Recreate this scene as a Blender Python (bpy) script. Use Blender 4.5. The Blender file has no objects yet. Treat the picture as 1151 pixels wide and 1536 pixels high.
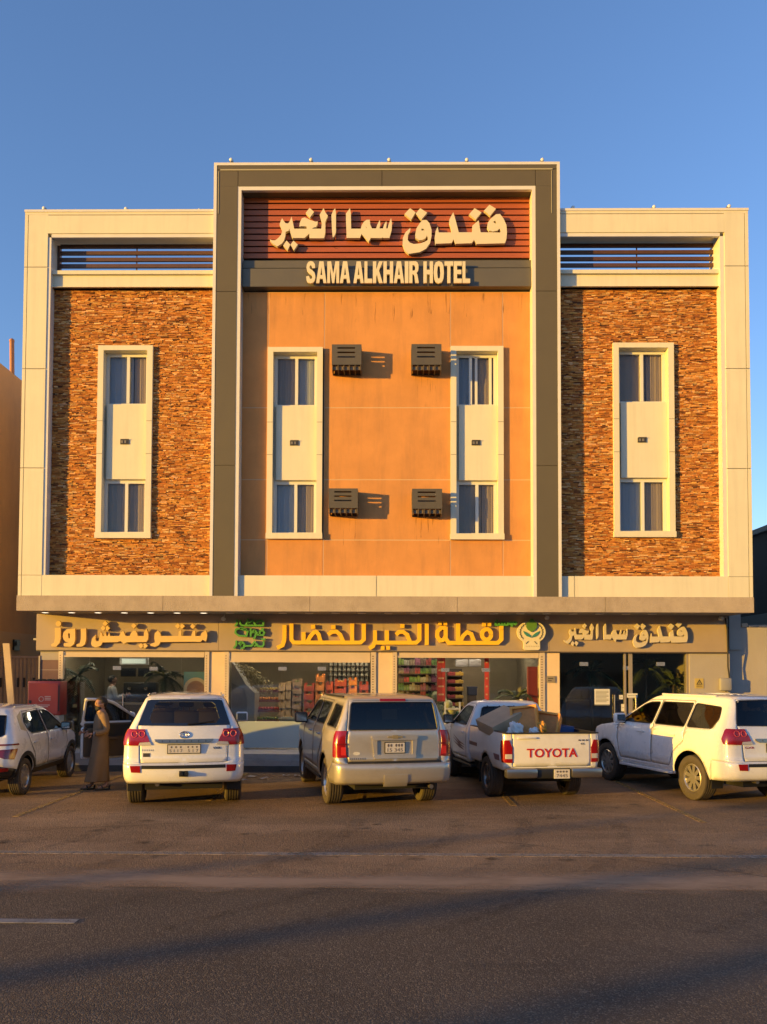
import bpy, bmesh, math, random
import numpy as np
from mathutils import Vector, Matrix
from mathutils.geometry import delaunay_2d_cdt, tessellate_polygon
random.seed(7)
SC = bpy.context.scene
COL = SC.collection
R = math.radians

# ---------------------------------------------------------------- camera
F = 1240.0                    # focal length in pixels of the 1536-high photograph
EYE = Vector((0.0, 0.0, 2.25))
RC = Matrix.Rotation(R(0.6), 3, 'Z') @ Matrix.Rotation(R(92.1), 3, 'X') @ Matrix.Rotation(R(0.2), 3, 'Z')
_d = RC.transposed() @ Vector((0, 1, 0))
CX = 578 - F * _d.x / -_d.z
CY = 1010 + F * _d.y / -_d.z
cd = bpy.data.cameras.new('camera')
cam = bpy.data.objects.new('camera', cd)
COL.objects.link(cam)
cam.matrix_world = Matrix.Translation(EYE) @ RC.to_4x4()
cd.sensor_fit = 'VERTICAL'
cd.sensor_height = 24
cd.sensor_width = 18
cd.lens = 24 * F / 1536
cd.shift_x = (575.5 - CX) / 1536
cd.shift_y = (CY - 768) / 1536
cd.clip_end = 3000
SC.camera = cam


def P(px, py, Y):
    """photo pixel -> (X, Z) on the real plane y = Y"""
    d = RC @ Vector(((px - CX) / F, -(py - CY) / F, -1.0))
    t = Y / d.y
    return d.x * t, EYE.z + d.z * t


def G(px, py, z=0.0):
    """photo pixel -> (X, Y) on the level z"""
    d = RC @ Vector(((px - CX) / F, -(py - CY) / F, -1.0))
    t = (z - EYE.z) / d.z
    return d.x * t, d.y * t


# ---------------------------------------------------------------- light
SUN_EL, SUN_AZ = 4.6, 61.0        # degrees; azimuth measured from straight behind the camera towards the left
w = bpy.data.worlds.new('World')
SC.world = w
w.use_nodes = True
nt = w.node_tree
bg = nt.nodes['Background']
sky = nt.nodes.new('ShaderNodeTexSky')
sky.sky_type = 'NISHITA'
sky.sun_disc = False
sky.sun_elevation = R(SUN_EL)
sky.sun_rotation = R(180 + SUN_AZ)
sky.air_density = 1.0
sky.dust_density = 0.3
sky.ozone_density = 3.0
tint = nt.nodes.new('ShaderNodeMix')          # white balance of the evening sky
tint.data_type = 'RGBA'
tint.blend_type = 'MULTIPLY'
tint.inputs[0].default_value = 1
tint.inputs[7].default_value = (1.18, 1.02, 1.12, 1)
nt.links.new(sky.outputs[0], tint.inputs[6])
nt.links.new(tint.outputs[2], bg.inputs[0])
bg.inputs[1].default_value = 0.15
sl = bpy.data.lights.new('sun', 'SUN')
sl.energy = 3.25
sl.angle = R(0.53)
sl.color = (1.0, 0.565, 0.06)
sun = bpy.data.objects.new('sun', sl)
COL.objects.link(sun)
_sd = Vector((math.sin(R(SUN_AZ)) * math.cos(R(SUN_EL)), math.cos(R(SUN_AZ)) * math.cos(R(SUN_EL)), -math.sin(R(SUN_EL))))
sun.rotation_euler = _sd.to_track_quat('-Z', 'Y').to_euler()
sun.location = (-40, -30, 20)
SC.view_settings.view_transform = 'Standard'
SC.view_settings.look = 'None'
SC.view_settings.gamma = 1.0
SC.view_settings.exposure = 1.45
SC.cycles.max_bounces = 10
SC.cycles.transparent_max_bounces = 24

# ---------------------------------------------------------------- helpers
WM = {}


class MB:
    def __init__(s):
        s.v, s.f, s.c = [], [], []

    def add(s, vs, fs, col=None):
        o = len(s.v)
        s.v += [tuple(v) for v in vs]
        s.f += [tuple(i + o for i in f) for f in fs]
        if col is not None:
            s.c += [col] * len(fs)
        return s

    def box(s, x0, x1, y0, y1, z0, z1, col=None):
        vs = [(x, y, z) for z in (z0, z1) for y in (y0, y1) for x in (x0, x1)]
        return s.add(vs, [(0, 2, 3, 1), (4, 5, 7, 6), (0, 1, 5, 4), (2, 6, 7, 3), (0, 4, 6, 2), (1, 3, 7, 5)], col)

    def quad(s, a, b, c, d):
        return s.add([a, b, c, d], [(0, 1, 2, 3)])

    def prism(s, loops, y0, y1, fn=None):
        """outline loops [(x,z)..] (first outer, others holes) extruded from y0 (front) to y1"""
        flat = [p for l in loops for p in l]
        n = len(flat)
        tris = tessellate_polygon([[Vector((p[0], p[1], 0)) for p in l] for l in loops])
        vs = [(p[0], y0, p[1]) for p in flat] + [(p[0], y1, p[1]) for p in flat]
        fs = []
        for t in tris:
            a, b, c = (Vector(flat[i]) for i in t)
            cr = (b - a).cross(c - a)
            t = tuple(t) if cr > 0 else tuple(reversed(t))
            fs.append(t)
            fs.append(tuple(i + n for i in reversed(t)))
        o = 0
        for k, l in enumerate(loops):
            m = len(l)
            area = sum(l[i][0] * l[(i + 1) % m][1] - l[(i + 1) % m][0] * l[i][1] for i in range(m))
            ccw = (area > 0) == (k == 0)
            for i in range(m):
                a, b = o + i, o + (i + 1) % m
                fs.append((a, a + n, b + n, b) if ccw else (b, b + n, a + n, a))
            o += m
        if fn:
            vs = [fn(v) for v in vs]
        return s.add(vs, fs)

    def tube(s, pts, r, seg=6, closed=False, caps=True):
        pts = [Vector(p) for p in pts]
        n = len(pts)
        rs = r if isinstance(r, (list, tuple)) else [r] * n
        vs, fs = [], []
        up = None
        for i, p in enumerate(pts):
            if closed:
                t = pts[(i + 1) % n] - pts[i - 1]
            else:
                t = pts[min(i + 1, n - 1)] - pts[max(i - 1, 0)]
            if t.length < 1e-9:
                t = Vector((0, 0, 1))
            t.normalize()
            if up is None:
                up = t.orthogonal()
            up = up - t * up.dot(t)
            if up.length < 1e-6:
                up = t.orthogonal()
            up.normalize()
            b = t.cross(up)
            for k in range(seg):
                a = 2 * math.pi * k / seg
                vs.append(p + (up * math.cos(a) + b * math.sin(a)) * rs[i])
        m = n if closed else n - 1
        for i in range(m):
            j = (i + 1) % n
            for k in range(seg):
                l = (k + 1) % seg
                fs.append((i * seg + k, i * seg + l, j * seg + l, j * seg + k))
        if caps and not closed:
            fs.append(tuple(reversed(range(seg))))
            fs.append(tuple((n - 1) * seg + k for k in range(seg)))
        return s.add(vs, fs)

    def lathe(s, prof, seg=24, center=(0, 0, 0), axis='X'):
        """profile [(a, r)] spun about an axis"""
        c = Vector(center)
        vs, fs = [], []
        for a, r in prof:
            for k in range(seg):
                t = 2 * math.pi * k / seg
                q = {'X': (a, r * math.cos(t), r * math.sin(t)), 'Y': (r * math.cos(t), a, r * math.sin(t)),
                     'Z': (r * math.cos(t), r * math.sin(t), a)}[axis]
                vs.append(c + Vector(q))
        for i in range(len(prof) - 1):
            for k in range(seg):
                l = (k + 1) % seg
                fs.append((i * seg + k, i * seg + l, (i + 1) * seg + l, (i + 1) * seg + k))
        fs.append(tuple(reversed(range(seg))))
        fs.append(tuple((len(prof) - 1) * seg + k for k in range(seg)))
        return s.add(vs, fs)

    def ball(s, c, r, seg=10, rings=7, sc=(1, 1, 1)):
        prof = [(-math.cos(math.pi * i / rings) * r, max(math.sin(math.pi * i / rings) * r, 1e-4)) for i in range(rings + 1)]
        o = len(s.v)
        s.lathe(prof, seg, (0, 0, 0), 'Z')
        for i in range(o, len(s.v)):
            v = s.v[i]
            s.v[i] = (v[0] * sc[0] + c[0], v[1] * sc[1] + c[1], v[2] * sc[2] + c[2])
        return s

    def xf(s, m):
        s.v = [tuple(m @ Vector(v)) for v in s.v]
        return s


def mesh_obj(name, mb, mat, smooth=False, bevel=0, fix=True):
    me = bpy.data.meshes.new(name)
    me.from_pydata([tuple(v) for v in mb.v], [], mb.f)
    if mb.c and len(mb.c) == len(mb.f):
        ca = me.color_attributes.new('tone', 'FLOAT_COLOR', 'CORNER')
        buf = []
        for p in me.polygons:
            buf += list(mb.c[p.index]) * p.loop_total
        ca.data.foreach_set('color', buf)
    bm = bmesh.new()
    bm.from_mesh(me)
    if fix and len(bm.faces) < 60000:
        bmesh.ops.recalc_face_normals(bm, faces=bm.faces)
    bm.to_mesh(me)
    bm.free()
    me.materials.append(mat)
    if smooth:
        me.shade_smooth()
        me.set_sharp_from_angle(angle=R(smooth if smooth is not True else 40))
    o = bpy.data.objects.new(name, me)
    COL.objects.link(o)
    if bevel:
        b = o.modifiers.new('bevel', 'BEVEL')
        b.width = bevel
        b.segments = 2
        b.limit_method = 'ANGLE'
    return o


def part(name, mb, mat, parent=None, smooth=False, bevel=0, local=False, label=None, fix=True):
    o = mesh_obj(name, mb, mat, smooth, bevel, fix)
    if parent is not None:
        o.parent = parent
        if not local:
            o.matrix_parent_inverse = WM.get(parent.name, Matrix()).inverted()
    WM[o.name] = WM.get(parent.name, Matrix()) if (local and parent is not None) else Matrix()
    if label:
        o['label'] = label
    return o


def islands(mb):
    par = list(range(len(mb.v)))

    def find(i):
        while par[i] != i:
            par[i] = par[par[i]]
            i = par[i]
        return i
    for f in mb.f:
        for i in f[1:]:
            a, b_ = find(f[0]), find(i)
            if a != b_:
                par[b_] = a
    out = {}
    for f in mb.f:
        out.setdefault(find(f[0]), []).append(f)
    res = []
    for fs in out.values():
        used = sorted({i for f in fs for i in f})
        ix = {i: k for k, i in enumerate(used)}
        m = MB()
        m.add([mb.v[i] for i in used], [tuple(ix[i] for i in f) for f in fs])
        res.append(m)
    return res


def parts(name, mb, mat, parent, **kw):
    return [part(name, m, mat, parent, **kw) for m in islands(mb)]


def tag(o, label, cat, group=None, kind=None):
    o['label'] = label
    o['category'] = cat
    if group:
        o['group'] = group
    if kind:
        o['kind'] = kind
    return o


def thing(name, label, cat, loc=(0, 0, 0), rz=0.0, group=None):
    o = bpy.data.objects.new(name, None)
    o.empty_display_size = 0.2
    COL.objects.link(o)
    o.location = loc
    o.rotation_euler = (0, 0, rz)
    WM[o.name] = Matrix.Translation(Vector(loc)) @ Matrix.Rotation(rz, 4, 'Z')
    return tag(o, label, cat, group)


def single(name, mb, mat, label, cat, group=None, smooth=False, bevel=0):
    return tag(part(name, mb, mat, None, smooth, bevel), label, cat, group)


def setting(name, mb, mat, smooth=False):
    o = part(name, mb, mat, None, smooth)
    o['kind'] = 'structure'
    return o


def copy_tree(o, parent=None):
    c = o.copy()
    COL.objects.link(c)
    if parent is not None:
        c.parent = parent
    for ch in list(o.children):
        copy_tree(ch, c)
    return c


def stroke(pts, wd):
    """centre line -> outline polygon of even width"""
    L, Rr = [], []
    n = len(pts)
    for i, p in enumerate(pts):
        p = Vector(p)
        a = (p - Vector(pts[i - 1])).normalized() if i else None
        b = (Vector(pts[i + 1]) - p).normalized() if i < n - 1 else None
        if a is None:
            a = b
        if b is None:
            b = a
        t = (a + b)
        t = t.normalized() if t.length > 1e-6 else a
        nn = Vector((-t.y, t.x))
        k = wd / 2 / max(0.5, nn.dot(Vector((-a.y, a.x))))
        L.append(tuple(p + nn * k))
        Rr.append(tuple(p - nn * k))
    return L + Rr[::-1]


def fillet(pts, r, n=4):
    out = []
    m = len(pts)
    for i in range(m):
        p = Vector(pts[i]); a = Vector(pts[i - 1]) - p; b = Vector(pts[(i + 1) % m]) - p
        k = min(r, a.length * .45, b.length * .45)
        s, e = p + a.normalized() * k, p + b.normalized() * k
        for j in range(n + 1):
            t = j / n
            q = s * (1 - t) ** 2 + p * 2 * t * (1 - t) + e * t * t
            out.append((q.x, q.y))
    return out


# ---------------------------------------------------------------- materials
MATS = {}
ALB = 0.78            # scales base colours down so that shade deepens against the stronger sun


def M(name, col, rough=0.6, metal=0.0, var=0.0, vscale=3.0, bump=0.0, bscale=40.0, coat=0.0, emit=0.0, attr=False, spec=0.5, stretch=None, dirt=None):
    if name in MATS:
        return MATS[name]
    if not emit:
        col = tuple(c * ALB for c in col)
    m = bpy.data.materials.new(name)
    m.use_nodes = True
    n, l = m.node_tree.nodes, m.node_tree.links
    b = n['Principled BSDF']
    b.inputs['Base Color'].default_value = (*col, 1)
    b.inputs['Roughness'].default_value = rough
    b.inputs['Metallic'].default_value = metal
    b.inputs['Specular IOR Level'].default_value = spec
    b.inputs['Coat Weight'].default_value = coat
    b.inputs['Coat Roughness'].default_value = 0.06
    if emit:
        b.inputs['Emission Color'].default_value = (*col, 1)
        b.inputs['Emission Strength'].default_value = emit
    tc = n.new('ShaderNodeTexCoord')
    src = tc.outputs['Object']
    if stretch:
        mp = n.new('ShaderNodeMapping')
        mp.inputs['Scale'].default_value = stretch
        l.new(src, mp.inputs[0])
        src = mp.outputs[0]
    cur = None
    if attr:
        at = n.new('ShaderNodeVertexColor')
        at.layer_name = 'tone'
        cur = at.outputs['Color']
    if var:
        nz = n.new('ShaderNodeTexNoise')
        nz.inputs['Scale'].default_value = vscale
        nz.inputs['Detail'].default_value = 6
        nz.inputs['Roughness'].default_value = 0.65
        l.new(src, nz.inputs['Vector'])
        mr = n.new('ShaderNodeMapRange')
        mr.inputs[1].default_value = 0.3
        mr.inputs[2].default_value = 0.7
        mr.inputs[3].default_value = 1 - var
        mr.inputs[4].default_value = 1 + var
        l.new(nz.outputs[0], mr.inputs[0])
        mx = n.new('ShaderNodeMix')
        mx.data_type = 'RGBA'
        mx.blend_type = 'MULTIPLY'
        mx.inputs[0].default_value = 1
        if cur is None:
            mx.inputs[6].default_value = (*col, 1)
        else:
            l.new(cur, mx.inputs[6])
        l.new(mr.outputs[0], mx.inputs[7])
        cur = mx.outputs[2]
        rr = n.new('ShaderNodeMapRange')
        rr.inputs[3].default_value = max(0.02, rough - .08)
        rr.inputs[4].default_value = min(1, rough + .08)
        l.new(nz.outputs[0], rr.inputs[0])
        l.new(rr.outputs[0], b.inputs['Roughness'])
    if dirt:
        # streaks and blotches of real dirt: colour, amount, scale vector
        dcol, amt, dsc = dirt
        mp2 = n.new('ShaderNodeMapping')
        mp2.inputs['Scale'].default_value = dsc
        l.new(tc.outputs['Object'], mp2.inputs[0])
        n2 = n.new('ShaderNodeTexNoise')
        n2.inputs['Scale'].default_value = 1.0
        n2.inputs['Detail'].default_value = 8
        n2.inputs['Roughness'].default_value = .7
        l.new(mp2.outputs[0], n2.inputs['Vector'])
        m2 = n.new('ShaderNodeMapRange')
        m2.inputs[1].default_value = .48
        m2.inputs[2].default_value = .75
        m2.inputs[3].default_value = 0
        m2.inputs[4].default_value = amt
        l.new(n2.outputs[0], m2.inputs[0])
        mx2 = n.new('ShaderNodeMix')
        mx2.data_type = 'RGBA'
        l.new(m2.outputs[0], mx2.inputs[0])
        if cur is None:
            mx2.inputs[6].default_value = (*col, 1)
        else:
            l.new(cur, mx2.inputs[6])
        mx2.inputs[7].default_value = (*(c * ALB for c in dcol), 1)
        cur = mx2.outputs[2]
    if cur is not None:
        l.new(cur, b.inputs['Base Color'])
    if bump:
        n3 = n.new('ShaderNodeTexNoise')
        n3.inputs['Scale'].default_value = bscale
        n3.inputs['Detail'].default_value = 4
        l.new(src, n3.inputs['Vector'])
        bp = n.new('ShaderNodeBump')
        bp.inputs['Strength'].default_value = bump
        bp.inputs['Distance'].default_value = 0.02
        l.new(n3.outputs[0], bp.inputs['Height'])
        l.new(bp.outputs[0], b.inputs['Normal'])
    MATS[name] = m
    return m


def glass(name, tint=(.8, .85, .85), refl=1.0, rough=0.0, ior=1.5):
    """thin sheet: tinted see-through plus a Fresnel mirror reflection"""
    if name in MATS:
        return MATS[name]
    m = bpy.data.materials.new(name)
    m.use_nodes = True
    n, l = m.node_tree.nodes, m.node_tree.links
    n.remove(n['Principled BSDF'])
    out = n['Material Output']
    t = n.new('ShaderNodeBsdfTransparent')
    t.inputs[0].default_value = (*tint, 1)
    g = n.new('ShaderNodeBsdfGlossy')
    g.inputs['Color'].default_value = (refl, refl, refl, 1)
    g.inputs['Roughness'].default_value = rough
    fr = n.new('ShaderNodeFresnel')
    gm = n.new('ShaderNodeNewGeometry')      # same mirror share from both faces of the sheet
    mi = n.new('ShaderNodeMapRange')
    mi.inputs[3].default_value = ior
    mi.inputs[4].default_value = 1 / ior
    l.new(gm.outputs['Backfacing'], mi.inputs[0])
    l.new(mi.outputs[0], fr.inputs[0])
    mx = n.new('ShaderNodeMixShader')
    l.new(fr.outputs[0], mx.inputs[0])
    l.new(t.outputs[0], mx.inputs[1])
    l.new(g.outputs[0], mx.inputs[2])
    l.new(mx.outputs[0], out.inputs[0])
    MATS[name] = m
    return m


CREAM = M('cream_cladding', (.80, .75, .60), .55, var=.04, vscale=1.2, spec=.3, dirt=((.45, .4, .33), .22, (7, 7, .5)))
WHITE_TRIM = M('white_trim', (.78, .75, .72), .4, var=.04, vscale=4)
OLIVE = M('olive_cladding', (.135, .115, .075), .45, var=.05, vscale=1.0, spec=.3)
STUCCO = M('orange_stucco', (.74, .34, .12), .85, var=.10, vscale=1.3, bump=.5, bscale=140, spec=.2, dirt=((.38, .2, .1), .45, (3.2, 3.2, .45)))
JOINT = M('lit_edge_joint', (.72, .52, .34), .8)  # pale tone stands in for the sunlit edges of the grooves
STONE = M('ledge_stone', (.4, .2, .1), .85, attr=True, var=.25, vscale=25, bump=.6, bscale=90, spec=.2)
RUST_SLAT = M('rust_red_slat', (.42, .105, .025), .45, var=.12, vscale=2.0, stretch=(.6, 4, 12))
DARK_BOARD = M('dark_board', (.06, .055, .045), .6, var=.1)
SLAT_BROWN = M('brown_slat', (.10, .045, .03), .5, var=.1)
SLAB = M('concrete_slab', (.50, .415, .34), .85, var=.10, vscale=2.2, bump=.7, bscale=60, spec=.2, dirt=((.25, .2, .16), .5, (2.2, 2.2, 1.5)))
SOFFIT = M('soffit_grey', (.30, .28, .26), .8, var=.08)
FASCIA = M('fascia_panel', (.43, .335, .245), .45, var=.10, vscale=.9, spec=.4)
PILLAR = M('pillar_plaster', (.80, .60, .40), .75, var=.06, vscale=3, bump=.15)
PALE_WALL = M('pale_wall', (.43, .39, .36), .8, var=.06, vscale=1.5, bump=.2, dirt=((.4, .33, .27), .4, (5, 5, .8)))  # greyed and darkened to stand in for soft shade on the right walls
BLACK = M('black_gap', (.012, .011, .010), .8)
IRON = M('galvanised_rail', (.72, .58, .42), .5, metal=.2, var=.08)
SHUTTER = M('roller_shutter', (.66, .53, .40), .45, var=.05)
WINFRAME = M('white_window_frame', (.78, .76, .70), .35)
ACBOX = M('brown_vent_cover', (.105, .09, .065), .5, var=.08)
ACIN = M('air_unit_body', (.42, .38, .33), .6)
SHOPGLASS = glass('shop_glass', (.86, .88, .85), 1.0, ior=1.5)
PANE = glass('window_pane', (.80, .83, .86), .9, ior=1.33)
CURTAIN = M('curtain_cloth', (.56, .40, .29), .9, var=.06, vscale=1.0, stretch=(8, 14, .4))
CURTAIN2 = M('pale_curtain_cloth', (.60, .58, .60), .9, var=.06, vscale=1.0, stretch=(8, 14, .4))
# ================================================================= HOTEL
YC, YW, YS, YF, YG = 18.80, 18.88, 19.13, 20.0, 20.16   # centre frame, wing frame, wall face, shop fascia, shop glass
BACK = 31.0
X = lambda px, Y: P(px, 600, Y)[0]
Z = lambda py, Y: P(578, py, Y)[1]
XS = lambda px: P(px, 1030, YG)[0]
PLINTH = 0.40

hotel = thing('hotel_building', 'three storey hotel with cream and olive frames, ledge stone wings and an orange stucco centre', 'hotel', (0, 19.5, 0))
wl0, wl1, wl2 = X(32.5, YW), X(67.5, YW), X(72.5, YW)
wr2, wr1, wr0 = X(1083.5, YW), X(1090, YW), X(1126, YW)
c0, c1, c2, c3 = (X(p, YC) for p in (317.5, 322, 354, 359.3))
d3, d2, d1, d0 = (X(p, YC) for p in (799.5, 804.5, 837, 841.5))
zt, zt1, zo, zi = (Z(p, YC) for p in (243.5, 247.5, 279, 284.5))          # top of the centre frame
wt, wt1, wo, wi = (Z(p, YW) for p in (313.5, 317, 349, 354.5))            # top of the wing frames
zb0, zb1 = Z(863.5, YW), Z(895, YW)                                        # bottom band
zs1 = Z(917.5, YC)                                                        # underside of the slab
zl = Z(402, YW)                                                           # ledge under the louvres
wb2 = Z(434, YS)                                                          # top of the stone

# --- main block behind everything
b = MB()
b.box(wl0 + .02, c0 + .3, YS + .45, BACK, zb1 - .3, zl - .05)
b.box(d0 - .3, wr0 - .02, YS + .45, BACK, zb1 - .3, zl - .05)
b.box(c0 + .3, d0 - .3, YS + .45, BACK, zb1 - .3, zt - .1)
part('wall', b, CREAM, hotel)

# --- cream wing frames
b = MB()
g = .008
xg = X(37.5, YW)
for (xa, xb) in ((wl0, xg - g), (xg + g, wl1)):
    zc = [zb0, zb0 + (wo - zb0) * .31, zb0 + (wo - zb0) * .60, zb0 + (wo - zb0) * .9, wt1 - .06]
    b.box(xa, xb, YW, YW + .35, zb1, zb0 - g)
    for i in range(4):
        b.box(xa, xb, YW, YW + .35, zc[i] + (g if i else 0), zc[i + 1] - (g if i < 3 else 0))
b.box(xg - g, xg + g, YW + .03, YW + .3, zb1, wt1 - .1)
xg2 = X(1120.5, YW)
for (xa, xb) in ((wr1, xg2 - g), (xg2 + g, wr0)):
    b.box(xa, xb, YW, YW + .35, zb1, zb0 - g)
    for i in range(4):
        b.box(xa, xb, YW, YW + .35, zc[i] + (g if i else 0), zc[i + 1] - (g if i < 3 else 0))
b.box(xg2 - g, xg2 + g, YW + .03, YW + .3, zb1, wt1 - .1)
zg = wt1 - .07
for (xa, xb) in ((wl1 + .001, c0 - .002), (d0 + .002, wr1 - .001)):
    b.box(xa, xb, YW, YW + .72, wo, zg - g)                     # lintel: a deep beam
    b.box(xa, xb, YW + .03, YW + .72, zg - g, zg + g)
b.box(wl0, c0 - .002, YW, YW + .7, zg + g, wt1)
b.box(d0 + .002, wr0, YW, YW + .7, zg + g, wt1)
# bottom bands in panels
for (xa, xb, n) in ((wl1 + .004, c0 - .002, 1), (d0 + .002, wr1 - .004, 2), (c3 + .001, d3 - .001, 2)):
    for i in range(n):
        u0 = xa + (xb - xa) * i / n if i == 0 else xa + (xb - xa) * (.47 if n == 2 and xa == c3 + .001 else .08) + g
        u1 = xb if i == n - 1 else xa + (xb - xa) * (.47 if n == 2 and xa == c3 + .001 else .08) - g
        b.box(u0, u1, YW + .004, YS + .5, zb1, zb0)
    b.box(xa, xb, YW + .03, YS + .45, zb1, zb0 - .02)
# ledge band under the louvres
for (xa, xb) in ((wl2, c0 - .002), (d0 + .002, wr2)):
    b.box(xa, xb, YW + .09, YS + .62, Z(407.5, YW), zl)
    b.box(xa, xb, YW + .15, YS + .62, Z(427, YW), Z(407.5, YW))
    b.box(xa, xb, YW + .09, YS + .5, wb2, Z(427, YW))
part('wing_frame', b, CREAM, hotel)
b = MB()
# trims: wing top cap, wing inner edges, centre outer and inner edges
b.box(wl0 - .01, c0 - .002, YW - .015, YW + .72, wt1, wt)
b.box(d0 + .002, wr0 + .01, YW - .015, YW + .72, wt1, wt)
b.box(wl1, wl2, YW + .02, YS + .4, zb0, wi)
b.box(wr2, wr1, YW + .02, YS + .4, zb0, wi)
b.box(wl2, c0 - .002, YW + .02, YW + .1, wi, wo)
b.box(d0 + .002, wr2, YW + .02, YW + .1, wi, wo)
b.box(c0, c1, YC - .01, YS + .5, zb1, zt)
b.box(d1, d0, YC - .01, YS + .5, zb1, zt)
b.box(c1, d1, YC - .01, YC + .9, zt1, zt)
b.box(c2, c3, YC + .006, YS + .3, zb1, zo)
b.box(d3, d2, YC + .006, YS + .3, zb1, zo)
b.box(c3, d3, YC + .006, YC + .1, zi, zo)
part('edge_trim', b, WHITE_TRIM, hotel)
b = MB()
gz = [zb1, zb1 + (zo - zb1) * .315, zb1 + (zo - zb1) * .74, zo]
for (xa, xb) in ((c1, c2), (d2, d1)):
    for i in range(3):
        b.box(xa, xb, YC, YC + .3, gz[i] + (.006 if i else 0), gz[i + 1] - (.006 if i < 2 else -.0))
    b.box(xa + .01, xb - .01, YC + .02, YC + .28, zb1 + .1, zo)
zg2 = zt1 - .105
xs = [c1, c2, c2 + (d2 - c2) * .485, d2, d1]
for i in range(4):
    b.box(xs[i] + (.006 if i else 0), xs[i + 1] - (.006 if i < 3 else 0), YC, YC + .88, zo + .002, zg2 - .008)
b.box(c1, d1, YC + .02, YC + .86, zg2 - .03, zg2 + .03)
b.box(c1, d1, YC, YC + .88, zg2 + .008, zt1)
b.box(c3, d3, YC + .1, YC + .5, zi + .004, zo - .003)
part('centre_frame', b, OLIVE, hotel)
# groove light lines of the centre top (thin raised bead)
b = MB()
b.box(c1 + .08, d1 - .1, YC - .012, YC - .002, zg2 - .02, zg2 + .012)
b.box(d1 - .13, d1 - .115, YC - .012, YC - .002, zt1 - 1.15, zg2 - .04)
b.box(c1 + .035, c1 + .05, YC - .012, YC - .002, zt1 - 1.15, zg2 - .04)
part('metal_bead', b, M('brass_bead', (.45, .40, .25), .4), hotel)

# --- window bays -------------------------------------------------------------------
BAYS = [('stone', (147, 229), 520, 808), ('stucco', (401.5, 484), 522.5, 809), ('stucco', (676, 755), 521, 810), ('stone', (919.5, 1010.5), 516, 806.5)]
bays = []
for kind, (pa, pb), pt, pbm in BAYS:
    my = (pt + pbm) / 2
    xa, xb = P(pa, my, YS)[0], P(pb, my, YS)[0]
    z1, z0 = P((pa + pb) / 2, pt, YS)[1], P((pa + pb) / 2, pbm, YS)[1]
    bays.append((kind, xa, xb, z0, z1))


def ledge_wall(xa, xb, z0, z1, hole, name):
    mb = MB()
    rnd = random.Random(int(xa * 100))
    tones = [((.58, .235, .058), 6), ((.46, .165, .042), 5), ((.70, .33, .095), 3.2), ((.28, .10, .035), 2.2), ((.80, .47, .22), 1.8), ((.14, .055, .025), 1.2), ((.52, .29, .12), 1.5)]
    cols, wts = [t[0] for t in tones], [t[1] for t in tones]
    z = z0
    hx0, hx1, hz0, hz1 = hole
    while z < z1 - .004:
        h = min(rnd.uniform(.017, .034), z1 - z)
        x = xa - rnd.uniform(0, .2)
        while x < xb:
            l = rnd.choice((rnd.uniform(.04, .11), rnd.uniform(.07, .22)))
            x0, x1 = max(x, xa), min(x + l, xb)
            x += l
            if x1 - x0 < .012:
                continue
            segs = [(x0, x1)]
            if z + h > hz0 and z < hz1:
                segs = []
                if x0 < hx0:
                    segs.append((x0, min(x1, hx0)))
                if x1 > hx1:
                    segs.append((max(x0, hx1), x1))
            for (s0, s1) in segs:
                if s1 - s0 < .005:
                    continue
                c = rnd.choices(cols, wts)[0]
                k = rnd.uniform(.80, 1.15) * .84
                c = (c[0] * k, c[1] * k * rnd.uniform(.93, 1.08), c[2] * k, 1)
                dy = rnd.choice((rnd.uniform(0, .010), rnd.uniform(0, .024)))
                t = rnd.uniform(-.006, .006)
                y = YS - dy
                e = .0015
                v = [(s0 + e, y + t, z + e), (s1 - e, y - t, z + e), (s1 - e, y - t + .002, z + h - e), (s0 + e, y + t + .002, z + h - e),
                     (s0 + e, YS + .05, z + e), (s1 - e, YS + .05, z + e), (s1 - e, YS + .05, z + h - e), (s0 + e, YS + .05, z + h - e)]
                mb.add(v, [(0, 1, 2, 3), (0, 4, 5, 1), (1, 5, 6, 2), (2, 6, 7, 3), (3, 7, 4, 0)], c)
        z += h
    return part(name, mb, STONE, hotel, fix=False)


def backing(mb, xa, xb, z0, z1, hole, y0, y1):
    hx0, hx1, hz0, hz1 = hole
    mb.prism([[(xa, z0), (xb, z0), (xb, z1), (xa, z1)], [(hx0, hz0), (hx1, hz0), (hx1, hz1), (hx0, hz1)]], y0, y1)


hl = [(k[1] + .03, k[2] - .03, k[3] + .03, k[4] - .03) for k in bays]
ledge_wall(wl2, c0, zb0, wb2 + .01, hl[0], 'stone_wall')
ledge_wall(d0, wr2, zb0, wb2 + .01, hl[3], 'stone_wall')
b = MB()
backing(b, wl2, c0, zb0, wb2, hl[0], YS + .03, YS + .12)
backing(b, d0, wr2, zb0, wb2, hl[3], YS + .03, YS + .12)
parts('stone_backing', b, M('mortar', (.10, .06, .035), .9), hotel)
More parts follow.
